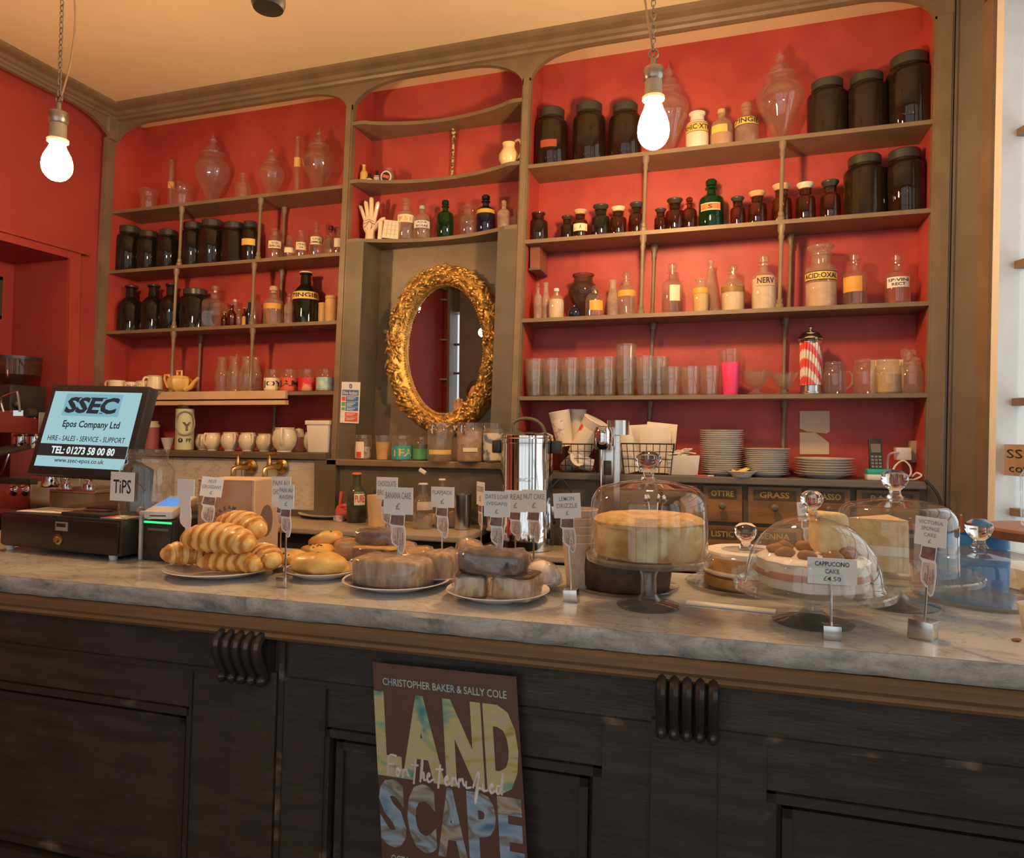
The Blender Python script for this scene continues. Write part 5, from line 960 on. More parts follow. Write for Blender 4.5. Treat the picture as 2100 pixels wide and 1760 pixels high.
plet('date_line', 'OCTOBER 11TH - 23RD NOVEMBER 2025', .07, .91, .765, .795, PLAB, .012)
m = MB()
for x0, ls in ((.05, ('Star Brewery Gallery', 'Castle Ditch Lane', 'Lewes', 'BN7 1YJ')), (.21, ('Open', 'Mon to Sat 11am - 5pm', 'Tues: Closed', 'Sun 11am - 4pm')), (.42, ('01273 480 218', 'gallery@brewery.co.uk', 'www.brewery.co.uk'))):
    for i, s_ in enumerate(ls): plet('', s_, x0, x0+.0085*len(s_), .83+.03*i, .848+.03*i, None, .01, d=.0012, par=m)
m.build('small_print', PINKW, t, 0)
m = MB(); m.add([pst(a, b, .0012) for a, b in [(.83, .855), (.87, .875), (.885, .872), (.93, .853), (.905, .895), (.915, .93), (.885, .905), (.85, .92), (.862, .89)]], [tuple(range(9))]); m.build('bird_emblem', WHITE, t, 0)
# ------------------------------------------------------------------ hanging bulbs
def pendant(label, u, vb, vmax, vn, vh, wb, Y, cable_side):
    p = PYp(u, vmax, Y); s = mpp(p); R = wb*s/2; zz = lambda v: PYp(u, v, Y).z-p.z
    t = thing('pendant_bulb', label, 'light bulb', (p.x, Y, p.z), 'bare bulbs hanging on chains')
    b = zz(vb); n = zz(vn); h = zz(vh)
    pr = [(0, b)]+[(R*sin(a), b*cos(a)) for a in [i*pi/2/8 for i in range(1, 9)]]+[(R*.97, n*.2), (R*.84, n*.45), (R*.6, n*.72), (R*.5, n*.9), (R*.48, n)]
    MB().lathe(pr, 32).build('bulb', BULBM, t)
    HB = mat('aged_bakelite', (.52, .42, .30), .4, var=.1); q = h-n
    MB().lathe([(R*.5, n-.002), (R*.70, n), (R*.72, n+q*.06), (R*.56, n+q*.12), (R*.55, n+q*.45)], 28).build('lamp_ring', HB, t)
    MB().lathe([(R*.55, n+q*.45), (R*.64, n+q*.5), (R*.66, n+q*.72), (R*.6, n+q*.76), (R*.2, n+q*.78), (R*.18, h), (0, h)], 28).build('lamp_holder', mat('old_nickel', (.40, .36, .30), .3, .8, var=.1), t)
    m = MB(); m.tube([(R*.3*cos(a), 0, h+R*.28+R*.3*sin(a)) for a in [i*2*pi/12 for i in range(12)]], R*.07, 6, closed=True); m.build('hook', MATS['old_nickel'], t)
    c = MB(); z_ = h+R*.5; i = 0; ll = R*.42
    while p.z+z_ < ZCEIL:
        f = i % 2; c.tube([((R*.13*cos(a) if f else 0), (0 if f else R*.13*cos(a)), z_+ll*.5+ll*.62*sin(a)) for a in [k*2*pi/10 for k in range(10)]], R*.045, 5, closed=True); z_ += ll; i += 1
    c.build('chain', MATS['old_nickel'], t)
    T = ZCEIL-p.z; m = MB().tube(spl([(0, 0, h+R*.1), (R*.14*cable_side, .01, h+R*1.2), (R*.5*cable_side, .02, h+R*3.5), (R*.75*cable_side, .02, h+R*6.5), (R*.5*cable_side, .01, T*.5+h*.5+R*4), (0, .01, T)]), R*.07, 7); m.build('cable', mat('beige_flex', (.55, .36, .2), .6), t)
    MB().lathe([(0, T), (.05, T), (.045, T-.02), (.01, T-.03), (0, T-.03)], 20).build('ceiling_rose', DARKOL, t)
    return t, p
_, B1P = pendant('left bare bulb hanging on a chain before the red left wall', 117, 371, 340, 292, 212, 57, -1.17, 1)
_, B2P = pendant('right bare bulb hanging on a chain in front of the wide right bay', 1340, 306, 270, 205, 120, 64, -.78, -1)
t = thing('ceiling_fitting', 'dark cylindrical fitting hanging from the ceiling at the top edge', 'fitting', (0, 0, 0)); p = PYp(550, 20, -1.6); q = PYp(550, -40, -1.6); s = mpp(p)
t.location = (p.x, -1.6, p.z); MB().lathe([(0, 0), (30*s, .002), (34*s, .012), (34*s, .10), (12*s, .11), (12*s, ZCEIL-p.z), (0, ZCEIL-p.z)], 28).build('housing', mat('olive_metal', (.10, .085, .05), .5), t)
# ------------------------------------------------------------------ gilt oval mirror
c = PYp(917, 712, D-.05); mz = c.z; a_ = (PYp(1034, 712, D-.06).x-PYp(789, 712, D-.06).x)/2; b_ = (PYp(915, 540, D-.06).z-PYp(915, 893, D-.06).z)/2; cx = (PYp(1034, 712, D-.06).x+PYp(789, 712, D-.06).x)/2; mz = (PYp(915, 540, D-.06).z+PYp(915, 893, D-.06).z)/2
t = thing('wall_mirror', 'oval mirror in a gilded frame of fruit and leaves in the dark niche', 'mirror', (cx, D-.022, mz), None)
ia, ib = a_-.105, b_-.10
def ov(k, a, y): return ((ia+(a_-ia)*k)*cos(a), y, (ib+(b_-ib)*k)*sin(a))
m = MB(); n = 96; prof = [(0, -.012), (.04, -.030), (.12, -.034), (.3, -.058), (.5, -.068), (.7, -.058), (.9, -.034), (1, -.0)]
for i in range(n):
    a = 2*pi*i/n
    for k, y in prof: m.v.append(ov(k, a, y+.006*noise.noise(Vector((cos(a)*9, k*5, sin(a)*9)))))
for i in range(n):
    for j in range(len(prof)-1): q = i*len(prof)+j; r_ = ((i+1) % n)*len(prof)+j; m.f.append((q, r_, r_+1, q+1))
fo = m.build('frame', GOLD, t, 50)
m = MB()
for i in range(150):
    a = 2*pi*i/150; x, y, z = ov(.06, a, -.033); m.ell((x, y, z), .0042, .0042, .0042, 7, 5)
m.build('bead_row', GOLD, fo)
m = MB(); rnd = random.Random(3)
for i in range(420):
    a = 2*pi*i/420*1.0+rnd.uniform(-.02, .02); k = rnd.uniform(.16, .9); x, y, z = ov(k, a, -.064+.05*(k-.5)**2*3); L_ = rnd.uniform(.016, .032); w_ = L_*.27
    tang = a+pi/2+rnd.choice((-.7, -.45, .45, .7))
    M_ = Matrix.Translation((x, y, z)) @ Matrix.Rotation(-tang, 4, 'Y') @ Matrix.Rotation(rnd.uniform(-.5, .5), 4, 'X')
    q = len(m.v); m.v += [tuple(M_ @ Vector(p_)) for p_ in [(-L_, 0, 0), (-L_*.3, -.004, w_), (L_*.5, -.003, w_*.8), (L_, -.002, 0), (L_*.5, -.003, -w_*.8), (-L_*.3, -.004, -w_), (0, -.009, 0)]]
    m.f += [(q, q+1, q+6), (q+1, q+2, q+6), (q+2, q+3, q+6), (q+3, q+4, q+6), (q+4, q+5, q+6), (q+5, q, q+6)]
m.build('carved_leaves', GOLD, fo, 0)
for i in range(17):
    m = MB()
    a0_ = 2*pi*(i+.3)/17
    for j in range(9):
        a = a0_+rnd.uniform(-.075, .075); k = rnd.uniform(.2, .92); x, y, z = ov(k, a, -.07+.05*(k-.5)**2*3); r_ = rnd.uniform(.0075, .0115); m.ell((x, y, z), r_, r_, r_, 9, 7)
    m.build('fruit_cluster', GOLD, fo)
MB().lathe([(0, 0), (1, 0)], 72, M=Matrix.Translation((0, -.012, 0)) @ Matrix.Scale(ib+.012, 4, (0, 0, 1)) @ Matrix.Scale(ia+.012, 4, (1, 0, 0)) @ Matrix.Rotation(pi/2, 4, 'X')).build('mirror_glass', MIRROR, t, 0)
for u, v in ((789, 680), (1040, 677)):
    p = PYp(u, v, D-.03); MB().lathe([(0, 0), (.011, 0), (.011, .006), (0, .008)], 14, M=Matrix.Translation((p.x-cx, 0, p.z-mz)) @ Matrix.Rotation(pi/2, 4, 'X')).build('fixing_screw', BRASS, t)
# ------------------------------------------------------------------ notices
def board(name, label, u0, v0, u1, v1, Y, cat='sign', k=.0316):
    a = PYp(u0, v0, Y); b = PYp(u1, v1, Y); t = thing(name, label, cat, ((a.x+b.x)/2, Y, (a.z+b.z)/2)); return t, abs(b.x-a.x), abs(a.z-b.z)
def bx(t, nm, W, H, x0, x1, y0, y1, m_, d=.001):
    return MB().box((x0-.5)*W, (x1-.5)*W, -.002-d, -.002, (.5-y1)*H, (.5-y0)*H).build(nm, m_, t, 0)
def tl(t, txt, W, H, x0, x1, y0, y1, m_, d=.0045, nm='lettering', bold=.02):
    mb = MB(); letters(mb, txt, .01, ((x0+x1-1)/2*W, -d, (.5-(y0+y1)/2)*H), width=(x1-x0)*W, height=(y1-y0)*H, bold=bold); return mb.build(nm, m_, t, 0)
t, W, H = board('fire_notice', 'white, blue and red fire action notice on the dark pilaster beside the mirror', 700, 784, 737, 868, -.003)
t.rotation_euler = (0, .035, 0)
MB().box(-W/2, W/2, -.002, .0, -H/2, H/2).build('board', WHITE, t, 0)
bx(t, 'blue_band', W, H, .06, .94, .19, .33, BLAB); tl(t, 'Fire Action', W, H, .12, .88, .22, .31, WHITE); tl(t, '0', W, H, .42, .58, .04, .16, BLAB)
for i, (y0, y1, m_, c) in enumerate([(.35, .47, BLAB, RLAB), (.48, .60, BLAB, GLAB), (.61, .70, BLAB, GLAB), (.74, .84, RLAB, WLAB), (.85, .96, RLAB, WLAB)]):
    bx(t, 'panel', W, H, .27, .94, y0, y1, m_); bx(t, 'symbol', W, H, .06, .23, y0+.01, y1-.01, c)
    for j in range(2 if i != 1 else 3): bx(t, 'text_line', W, H, .33, .80-.1*j, y0+.025+.033*j, y0+.040+.033*j, WHITE, .0016)
t, W, H = board('extinguisher_notice', 'pale green fire notice with red corner on the column above the blue bag', 1962, 1052, 2028, 1100, -.02)
t.rotation_euler = (0, 0, -.05); t.location.y = -.06
MB().box(-W/2, W/2, -.002, .0, -H/2, H/2).build('board', mat('pale_green_board', (.66, .68, .50), .5), t, 0); bx(t, 'red_panel', W, H, .0, .28, .08, .96, RLAB)
for i in range(3): bx(t, 'flame_mark', W, H, .06+.06*i, .09+.06*i, .5, .9, WHITE, .0016)
for j in range(2):
    bx(t, 'green_symbol', W, H, .33, .50, .12+.4*j, .45+.4*j, mat('sign_green', (.02, .20, .08), .5)); bx(t, 'symbol_mark', W, H, .38, .45, .2+.4*j, .37+.4*j, WHITE, .0016); bx(t, 'text_frame', W, H, .55, .92, .12+.4*j, .45+.4*j, mat('sign_olive_line', (.40, .42, .28), .5)); bx(t, 'text_field', W, H, .565, .905, .14+.4*j, .43+.4*j, MATS['pale_green_board'], .0016)
    for i in range(3): bx(t, 'text_line', W, H, .60, .85, .19+.08*i+.4*j, .205+.08*i+.4*j, MATS['sign_olive_line'], .0022)
a, zz = PW(2096, 948); P_ = Vector(wl(.175, -.03, 0)); z0 = PW(2085, 978)[1]; z1 = PW(2085, 912)[1]
t = thing('window_card', 'brownish lettered card hanging at the window edge on the far right', 'card', (0, 0, 0))
m = MB(); wbox(m, .205, .40, .03, .034, z0, z1); m.build('card', mat('tan_card', (.42, .28, .20), .7), t, 0)
m = MB(); letters(m, 'SSEO', .03, wl(.30, .0285, (z0+z1)/2+.02), X=WD, Y=(0, 0, 1), width=.16, height=.028); letters(m, 'coffee', .03, wl(.30, .0285, (z0+z1)/2-.025), X=WD, Y=(0, 0, 1), width=.14, height=.025); m.build('lettering', INK, t, 0)
p = PYp(2, 600, -1); t = thing('framed_picture', 'edge of a black framed picture on the red left wall', 'picture', (-2.205, -.62, 0))
q = [ray(9, 568), ray(9, 655)]; zs_ = [(CAM+d*((-2.21-CAM.x)/d.x)) for d in q]; yy = zs_[0].y
t.location = (-2.238, yy, (zs_[0].z+zs_[1].z)/2); hh = (zs_[0].z-zs_[1].z)/2
MB().box(0, .02, -.3, 0, hh-.015, hh).box(0, .02, -.3, 0, -hh, -hh+.015).box(0, .02, -.015, 0, -hh, hh).box(0, .02, -.3, -.285, -hh, hh).build('frame', BLACKP, t, 0); MB().box(0, .008, -.285, -.015, -hh+.015, hh-.015).build('print', PAPER, t, 0)
# ------------------------------------------------------------------ palmistry hand and books
p = PYp(757, 485, .08); s = mpp(p); z = ZC[2]; HC = mat('cream_porcelain', (.82, .66, .46), .3, var=.03, coat=.3)
t = thing('phrenology_hand', 'cream ceramic palmistry hand with fine lines standing on the lowest curved shelf', 'ornament', (p.x, .09, z), rz=.15)
m = MB(); me = bpy.data.meshes.new('tmp')
m.lathe([(0, 0), (13*s, 0), (13.5*s, 4*s), (11*s, 7*s), (10*s, 16*s), (11*s, 26*s), (0, 30*s)], 20, sx=1, sy=.75)
m.ell((-1*s, 0, 38*s), 15*s, 7*s, 20*s, 18, 12, .9, .9)
for x0, x1, z0, z1, r in [(-11, -22, 46, 78, 3.4), (-5, -10, 50, 86, 3.8), (2, 2, 52, 93, 4.), (9, 16, 50, 83, 3.8)]:
    m.tube(spl([(x0*s, 0, (z0-10)*s), (x0*s, 0, z0*s), ((x0+x1)/2*s, 0, (z0+z1)/2*s), (x1*s, -.002, (z1-2)*s), (x1*s, -.002, z1*s)], 4), r*s, 10, rs=[r*s*1.15]*13+[r*s*.95, r*s*.85, r*s*.7, r*s*.3])
m.tube(spl([(4*s, 0, 24*s), (14*s, -.004, 34*s), (24*s, -.008, 44*s), (33*s, -.008, 50*s)], 5), 4*s, 10, rs=[5.5*s]*5+[5*s]*5+[4.6*s]*3+[3.6*s, 3*s, 2*s])
m.build('hand', HC, t)
m = MB()
for pts in ([(-10, 44), (0, 47), (10, 42)], [(-12, 38), (0, 42), (12, 36)], [(-4, 30), (0, 20), (6, 32)], [(-12, 30), (-6, 34), (0, 44)], [(2, 44), (6, 38), (4, 28)]): m.tube([(a*s, -7.4*s, b*s) for a, b in pts], .5*s, 4)
m.build('palm_lines', BROWNINK, t)
for u, wd, ry, d in [(779, 9, -.10, 'slim cream book standing behind the leaning cream book'), (800, 34, -.22, 'leaning cream book with squared cover beside the ceramic hand')]:
    p = PYp(u, 486, .07); s = mpp(p); t = thing('small_book', d, 'book', (p.x, .075, z+.004), 'small cream books'); t.rotation_euler = (0, -ry*.6, .25)
    MB().rbox(-wd/2*s, wd/2*s, -.016, .016, 0, 38*s, 1.5*s).build('cover', CREAM, t); MB().box(-wd/2*s-.0005, -wd/2*s+.003, -.013, .013, 2*s, 36*s).build('page_edges', YLAB, t, 0)
    if wd > 20:
        m = MB(); [m.box(-wd/2*s+3*s, wd/2*s-3*s, -.0166, -.0158, h_*s, h_*s+.0008) for h_ in (9, 18, 27)]; [m.box((g-.3)*s, (g+.3)*s, -.0166, -.0158, 3*s, 35*s) for g in (-8, 0, 8)]; m.build('cover_lines', GREYINK, t, 0)
# ------------------------------------------------------------------ till, drawer, card reader
def on(u, v, z=TOP): p = PZp(u, v, z); return p, mpp(p)
Pf, _ = on(10, 1128); Pr, _ = on(245, 1152)
dx = (Pr-Pf); DW = dx.length; ang = atan2(dx.y, dx.x); DH = .095
t = thing('cash_drawer', 'black metal cash drawer on white feet at the left end of the counter', 'cash drawer', (Pf.x, Pf.y, TOP), rz=ang)
MB().rbox(-.02, DW, .003, .40, .012, .012+DH, .004).build('case', BLACKP, t); MB().rbox(-.015, DW-.005, -.004, .004, .018, .004+DH, .003).build('drawer_front', mat('black_drawer_paint', (.02, .018, .016), .3, bump=.05), t)
for x in (.0, DW-.04):
    for y in (.015, .36): MB().lathe([(0, 0), (.010, 0), (.012, .012), (0, .012)], 14, (x, y, 0)).build('foot', WHITE, t)
W_ = DW
l = MB().box(DW*.47, DW*.575, -.0055, -.004, .068, .092).build('maker_plate', mat('grey_tin_plate', (.42, .36, .30), .4, .3), t, 0); MB().box(DW*.48, DW*.56, -.0062, -.0055, .078, .088).build('plate_print', INK, l, 0)
MB().lathe([(0, 0), (.015, 0), (.015, .004), (.009, .006), (.008, .012), (0, .012)], 20, M=Matrix.Translation((DW*.505, -.004, .045)) @ Matrix.Rotation(pi/2, 4, 'X')).build('key_lock', BRASS, t)
DZ = TOP+.012+DH
MT = Matrix.Translation((Pf.x, Pf.y, 0)) @ Matrix.Rotation(ang, 4, 'Z')
def dl(x, y, z): return MT @ Vector((x, y, z))
for i, (x0, x1, d, mt) in enumerate([(.02, .20, 'loose cream receipts lying on the cash drawer', PAPER), (.14, .235, 'folded brown leaflet lying on the cash drawer', KRAFT)]):
    p = dl((x0+x1)/2, .07+.02*i, DZ+.001+.003*i); o = MB().rbox(-(x1-x0)/2, (x1-x0)/2, -.05, .05, 0, .0028, .001).build('paper_slip', mt, None, 0, p); o.rotation_euler = (0, 0, ang+.1-.2*i); tag(o, d, 'paper')
p = dl(.27, .05, DZ+.0005); t = thing('ballpoint_pen', 'silver pen on a black order pad on the cash drawer', 'pen', (p.x, p.y, p.z+.013), rz=ang+.12); MB().tube([(-.02, 0, 0), (.06, 0, 0)], .0035, 8).build('barrel', STEEL, t); MB().tube([(.06, 0, 0), (.075, 0, 0)], .0028, 8).build('tip', BLACKP, t)
t = thing('order_pad', 'black order pad lying under the pen on the cash drawer', 'notepad', (p.x, p.y+.01, p.z), rz=ang); MB().rbox(-.06, .10, -.05, .05, 0, .009, .002).build('cover', BLACKP, t)
p = dl(DW-.05, .04, DZ+.0005); o = MB().rbox(-.035, .05, -.03, .03, 0, .002, .001).build('flyer', PAPER, None, 0, p); tag(o, 'small white and red flyer at the right end of the cash drawer', 'flyer'); MB().box(-.035, .0, -.031, .0, .002, .0026).build('red_corner', RLAB, o, 0)
# till screen: pose solved from its four corners in the photo
yw, tl_, ro = .0795, .2717, -.0263; C0 = Vector((-.9281, -1.2499, 1.2997))
r0 = Vector((cos(yw), sin(yw), 0)); bk = Vector((-sin(yw), cos(yw), 0)); up = Vector((0, 0, 1))*cos(tl_)+bk*sin(tl_); rr = r0*cos(ro)+up*sin(ro); uu = up*cos(ro)-r0*sin(ro); nn = uu.cross(rr)*-1
M_ = Matrix((rr, nn*-1, uu)).transposed().to_4x4(); M_.translation = C0
if (M_.to_3x3() @ Vector((0, 1, 0))).y < 0: M_ = Matrix((rr, nn, uu)).transposed().to_4x4(); M_.translation = C0
t = thing('till_screen', 'black touchscreen till tilted back, pale blue screen with SSEC lettering', 'till', M=M_)
MB().rbox(-.172, .172, .001, .042, -.139, .136, .006).build('housing', BLACKP, t)
SCR = emit('pale_blue_screen', (.36, .60, .63), .95); SCD = emit('screen_dark_band', (.035, .025, .022), 1.); SCL = emit('screen_logo_patch', (.23, .45, .54), .95); SCI = emit('screen_ink', (.03, .032, .04), 1.); SCW = emit('screen_white', (.75, .88, .86), 1.)
sc = MB().box(-.152, .152, -.0006, .002, -.114, .114).build('screen', SCR, t, 0); sc['label'] = 'lit pale blue screen'
def sb(x0, x1, y0, y1, m_, nm, d=.0012): MB().box((x0-.5)*.304, (x1-.5)*.304, -d, -d+.0005, (.5-y1)*.228, (.5-y0)*.228).build(nm, m_, sc, 0)
sb(.0, 1, .705, .865, SCD, 'dark_band'); sb(.15, .80, .03, .33, SCL, 'logo_patch')
def stx(txt, x0, x1, y0, y1, m_, bold=.02, sh=0.): mb = MB(); letters(mb, txt, .01, ((x0+x1-1)/2*.304, -.0018, (.5-(y0+y1)/2)*.228), width=(x1-x0)*.304, height=(y1-y0)*.228, bold=bold, shear=sh); return mb
m = stx('SSEC', .18, .77, .075, .295, SCI, .045, .18)
for x, y in ((.235, .275), (.375, .275), (.5, .287), (.545, .287), (.32, .085), (.46, .085), (.61, .085), (.74, .085), (.6, .287)):
    m.box((x-.02-.5)*.304, (x+.02-.5)*.304, -.0019, -.0018, (.5-y-.006)*.228, (.5-y+.006)*.228)
m.build('screen_lettering', SCI, sc, 0)
for a in [('Epos Company Ltd', .20, .85, .39, .51, SCI, .025), ('HIRE - SALES - SERVICE - SUPPORT', .07, .95, .595, .665, SCI, .012), ('TEL: 01273 58 00 80', .15, .87, .735, .835, SCW, .03), ('www.ssec-epos.co.uk', .22, .78, .885, .96, SCI, .012)]: stx(*a).build('screen_lettering', a[5], sc, 0)
Mi = M_.inverted(); b0 = dl(DW*.62, .20, DZ+.0006)
m = MB(); q0 = Vector((b0.x, b0.y, DZ+.0006)); cb = M_ @ Vector((0.03, .042, -.06))
m.tube([tuple(Mi @ q0), tuple(Mi @ (q0+Vector((0, .02, .10)))), tuple(Mi @ cb)], .045, 4); m.build('stand', BLACKP, t)
m = MB().rbox(-.10, .10, -.09, .09, 0, .012, .004).mx(Mi @ Matrix.Translation(q0) @ Matrix.Rotation(ang, 4, 'Z')); m.build('base', BLACKP, t)
# tips jar
p = PZp(300, 1062, DZ); s = mpp(p)*1.02; t = thing('tips_jar', 'large clear square-shouldered jar with a TIPS paper stuck on it', 'jar', (p.x, p.y, DZ+.0025), rz=.35)
pr = [(0, 0), (44, 0), (50, 4), (51, 12), (51, 90), (47, 102), (38, 108), (36.5, 110), (36.5, 114), (39, 116), (37, 119), (39, 123), (37, 126), (39, 130), (37.5, 136)]
m = MB().lathe([(r*s, h*s) for r, h in pr], 32)
def sq(x, y, z):
    r = sqrt(x*x+y*y); a = atan2(y, x); k = max(abs(cos(a)), abs(sin(a))); f = min(1, max(0, (108*s-z)/(12*s))); g = 1+(min(1/k, 1.14)*.9-1)*f*.9; return (x*g, y*g, z)
m.xf(sq); m.build('glass_body', PURE, t)
o = MB().box(-29*s, 27*s, -.001, 0, 0, 56*s).build('tips_label', CARDW, t, 0, (-8*s, -50.5*s, 35*s)); o.rotation_euler = (0, .02, -.35+.05); o.location = (-26*s, -46*s, 36*s)
mb = MB(); letters(mb, 'TiPS', .02, (-1*s, -.0016, 28*s), width=42*s, height=27*s, bold=.01); mb.build('lettering', INK, o, 0)
for i in range(5): MB().lathe([(0, 0), (.011, 0), (.011, .002), (0, .002)], 16, M=Matrix.Translation((random.uniform(-.025, .025), random.uniform(-.02, .02), .006+.003*i)) @ Matrix.Rotation(.5*i, 4, (1, .5, 0))).build('coin', BRASS, t)
# receipt printer and card terminal
p, s = on(322, 1150); t = thing('receipt_printer', 'black receipt printer with a green light strip beside the cash drawer', 'printer', (p.x, p.y, TOP), rz=-.03)
hh = PYp(322, 1066, p.y).z-TOP
MB().rbox(-36*s, 46*s, -.005, .13, 0, hh, .004).build('case', BLACKP, t); MB().rbox(-26*s, 40*s, -.0075, -.004, 30*s, 72*s, .001).build('front_flap', mat('dark_grey_plastic', (.045, .04, .038), .4), t); MB().box(-20*s, 34*s, -.0085, -.007, 62*s, 67*s).build('paper_slot', mat('grey_slot', (.16, .15, .15), .4), t, 0)
MB().box(-32*s, 40*s, -.0066, -.004, hh-7*s, hh-3*s).build('green_light', emit('green_led', (.05, .9, .25), 1.4), t, 0)
for x in (16, 28): MB().lathe([(0, 0), (4.6*s, 0), (4*s, .003), (0, .003)], 14, M=Matrix.Translation((x*s, -.005, 16*s)) @ Matrix.Rotation(pi/2, 4, 'X')).build('button', STEEL, t)
t = thing('acrylic_panel', 'upright white plastic panel beside the green-lit printer', 'panel', (p.x-42*s, p.y-.004, TOP)); MB().rbox(-4*s, 3*s, 0, .12, 0, hh+16*s, .001).rbox(-14*s, -11*s, .03, .10, 0, hh-10*s, .001).build('panel', mat('greyish_white_plastic', (.62, .62, .64), .4), t)
q = thing('card_terminal', 'white card payment terminal with blue screen on top of the printer', 'card reader', (p.x+2*s, p.y+.012, TOP+hh+.001)); q.rotation_euler = (.22, 0, .25)
m = MB().rbox(-.040, .040, -.02, .12, .004, .028, .008); m.build('case', WHITE, q); MB().box(-.030, .030, .02, .095, .0275, .0290).build('blue_screen', emit('terminal_screen', (.16, .36, .80), .9), q, 0); MB().box(-.022, .022, -.0206, -.0196, .014, .017).build('card_slot', INK, q, 0)
# cardboard box
a, s = on(369, 1160); a.y += .06; p = a; t = thing('cardboard_box', 'brown cardboard box with a dark barrel emblem behind the croissants', 'box', (p.x, p.y, TOP)); bw = 122*mpp(p); bh = PYp(430, 985, p.y).z-TOP
t.rotation_euler = (0, 0, .16)
m = MB().box(0, bw, 0, .14, 0, bh); m.build('carton', KRAFT, t, 0); MB().box(-.001, bw+.001, .0, .141, bh-.003, bh+.001).box(bw-.004, bw+.0015, -.0015, .004, 0, bh).build('flap_edges', mat('kraft_edge', (.66, .47, .31), .85), t, 0)
e = MB(); cx_, cz_ = bw*.58, bh*.48; R_ = bw*.26
for i in range(9): e.box(cx_-R_*.42+R_*.1*i-.001, cx_-R_*.42+R_*.1*i+R_*.045, -.0012, -.0004, cz_-R_*.45, cz_+R_*.2)
e.lathe([(0, 0), (R_*.5, 0)], 20, M=Matrix.Translation((cx_, -.0012, cz_+R_*.22)) @ Matrix.Rotation(pi/2, 4, 'X'))
for i, ch in enumerate('CREAM·CHEDDAR·TART·'): an = 2.6-2*pi*i/19; letters(e, ch, .014, (cx_+R_*cos(an), -.0012, cz_+R_*sin(an)), X=(sin(an), 0, -cos(an)), Y=(cos(an), 0, sin(an)), bold=.03)
e.build('barrel_emblem', mat('dark_box_print', (.18, .12, .085), .8), t, 0)
e = MB(); e.ell((bw+.0012, .07, bh*.48), .0006, .035, bh*.2, 16, 8).build('side_emblem', MATS['dark_box_print'], t)
# ------------------------------------------------------------------ espresso machine and grinder at the back left
Ye = -.62; P0 = PYp(75, 1050, Ye); s = mpp(P0); xr = P0.x; Z = lambda v: PYp(40, v, Ye).z
t = thing('espresso_machine', 'brushed steel espresso machine with dial knobs at the far left', 'coffee machine', (xr, Ye, 0))
x0 = -.42
MB().rbox(x0, -.004, 0, .40, Z(888), Z(845), .006).build('top_hood', STEEL, t); MB().rbox(x0, 2*s, .20, .40, Z(1045), Z(888), .006).build('back_body', STEEL, t); MB().rbox(x0, .0, -.03, .36, Z(1043), Z(985), .006).build('drip_base', STEEL, t); MB().rbox(x0, 2*s, -.035, .0, Z(992), Z(980), .003).build('drip_tray', BLACKP, t)
MB().box(x0, -12*s, -.004, -.001, Z(858), Z(842)+.0).build('name_strip', STEEL, t, 0); MB().box(-60*s-.02, -44*s, -.006, -.003, Z(853), Z(842)).build('lit_display', emit('machine_display', (.7, .75, .7), .8), t, 0)
for u in (27, 50):
    p = PYp(u, 1006, Ye-.03); MB().lathe([(0, 0), (11*s, 0), (12*s, .006), (8*s, .010), (7*s, .022), (0, .022)], 22, M=Matrix.Translation((p.x-xr, -.03, p.z)) @ Matrix.Rotation(pi/2, 4, 'X')).build('dial_knob', CHROME, t)
for u, v in ((8, 905), (36, 905)):
    p = PYp(u, v, Ye); MB().lathe([(0, 0), (.03, 0), (.034, .02), (.034, .05), (.026, .06), (0, .06)], 20, (p.x-xr, .08, p.z-.03)).build('group_head', CHROME, t); MB().tube([(p.x-xr, .07, p.z-.02), (p.x-xr+.01, -.09, p.z-.05)], .012).build('portafilter_handle', BLACKP, t)
p = PYp(68, 848, Ye); MB().lathe([(0, -.018), (.018, -.018), (.02, 0), (.018, .018), (0, .018)], 14, M=Matrix.Translation((p.x-xr+.01, -.02, p.z)) @ Matrix.Rotation(pi/2, 4, 'X')).build('steam_knob', BLACKP, t)
p = PYp(22, 930, Ye-.03); MB().tube(spl([(p.x-xr, -.03, Z(920)), (p.x-xr-.004, -.05, Z(950)), (p.x-xr-.03, -.06, Z(985))]), .004, 7).build('steam_wand', CHROME, t); MB().box(x0+.05, -.02, .02, .06, Z(1058), Z(1043)).build('leg', STEEL, t, 0); MB().box(x0, 0, 0, .4, WT, Z(1058)).build('plinth', BLACKP, t, 0)
MB().tube(spl([(-64*s-.05, -.02, Z(845)), (-64*s-.05, -.03, Z(818)), (-50*s, -.03, Z(806)), (-44*s, -.03, Z(808)), (-42*s, -.02, Z(845))]), .005).build('cup_rail', STEEL, t)
p = PYp(20, 800, Ye+.25); s2 = mpp(p); t = thing('coffee_grinder', 'coffee grinder with smoky bean hopper at the left picture edge', 'grinder', (p.x, Ye+.27, 0)); H = lambda v: PYp(20, v, Ye+.27).z
MB().lathe([(.03, H(790)), (46*s2, H(770)), (48*s2, H(738)), (46*s2, H(736))], 28).build('hopper_glass', glass('hopper_smoke', (.55, .42, .36), haze=.2, hcol=(.4, .25, .18)), t); MB().lathe([(0, H(733)), (49*s2, H(733)), (49*s2, H(739)), (0, H(740))], 28).build('hopper_lid', BLACKP, t); MB().rbox(-44*s2, 40*s2, -.09, .10, Z(845), H(790), .02).build('body', BLACKP, t)
MB().ell((44*s2, -.06, H(830)), .02, .02, .02, 12, 8).build('adjust_knob', BLACKP, t); letters_ = MB().rbox(-30*s2, -14*s2, -.10, -.095, H(783), H(773), .001).mx(Matrix.Translation((0, 0, 0))).build('hopper_tag', CLAB, t)
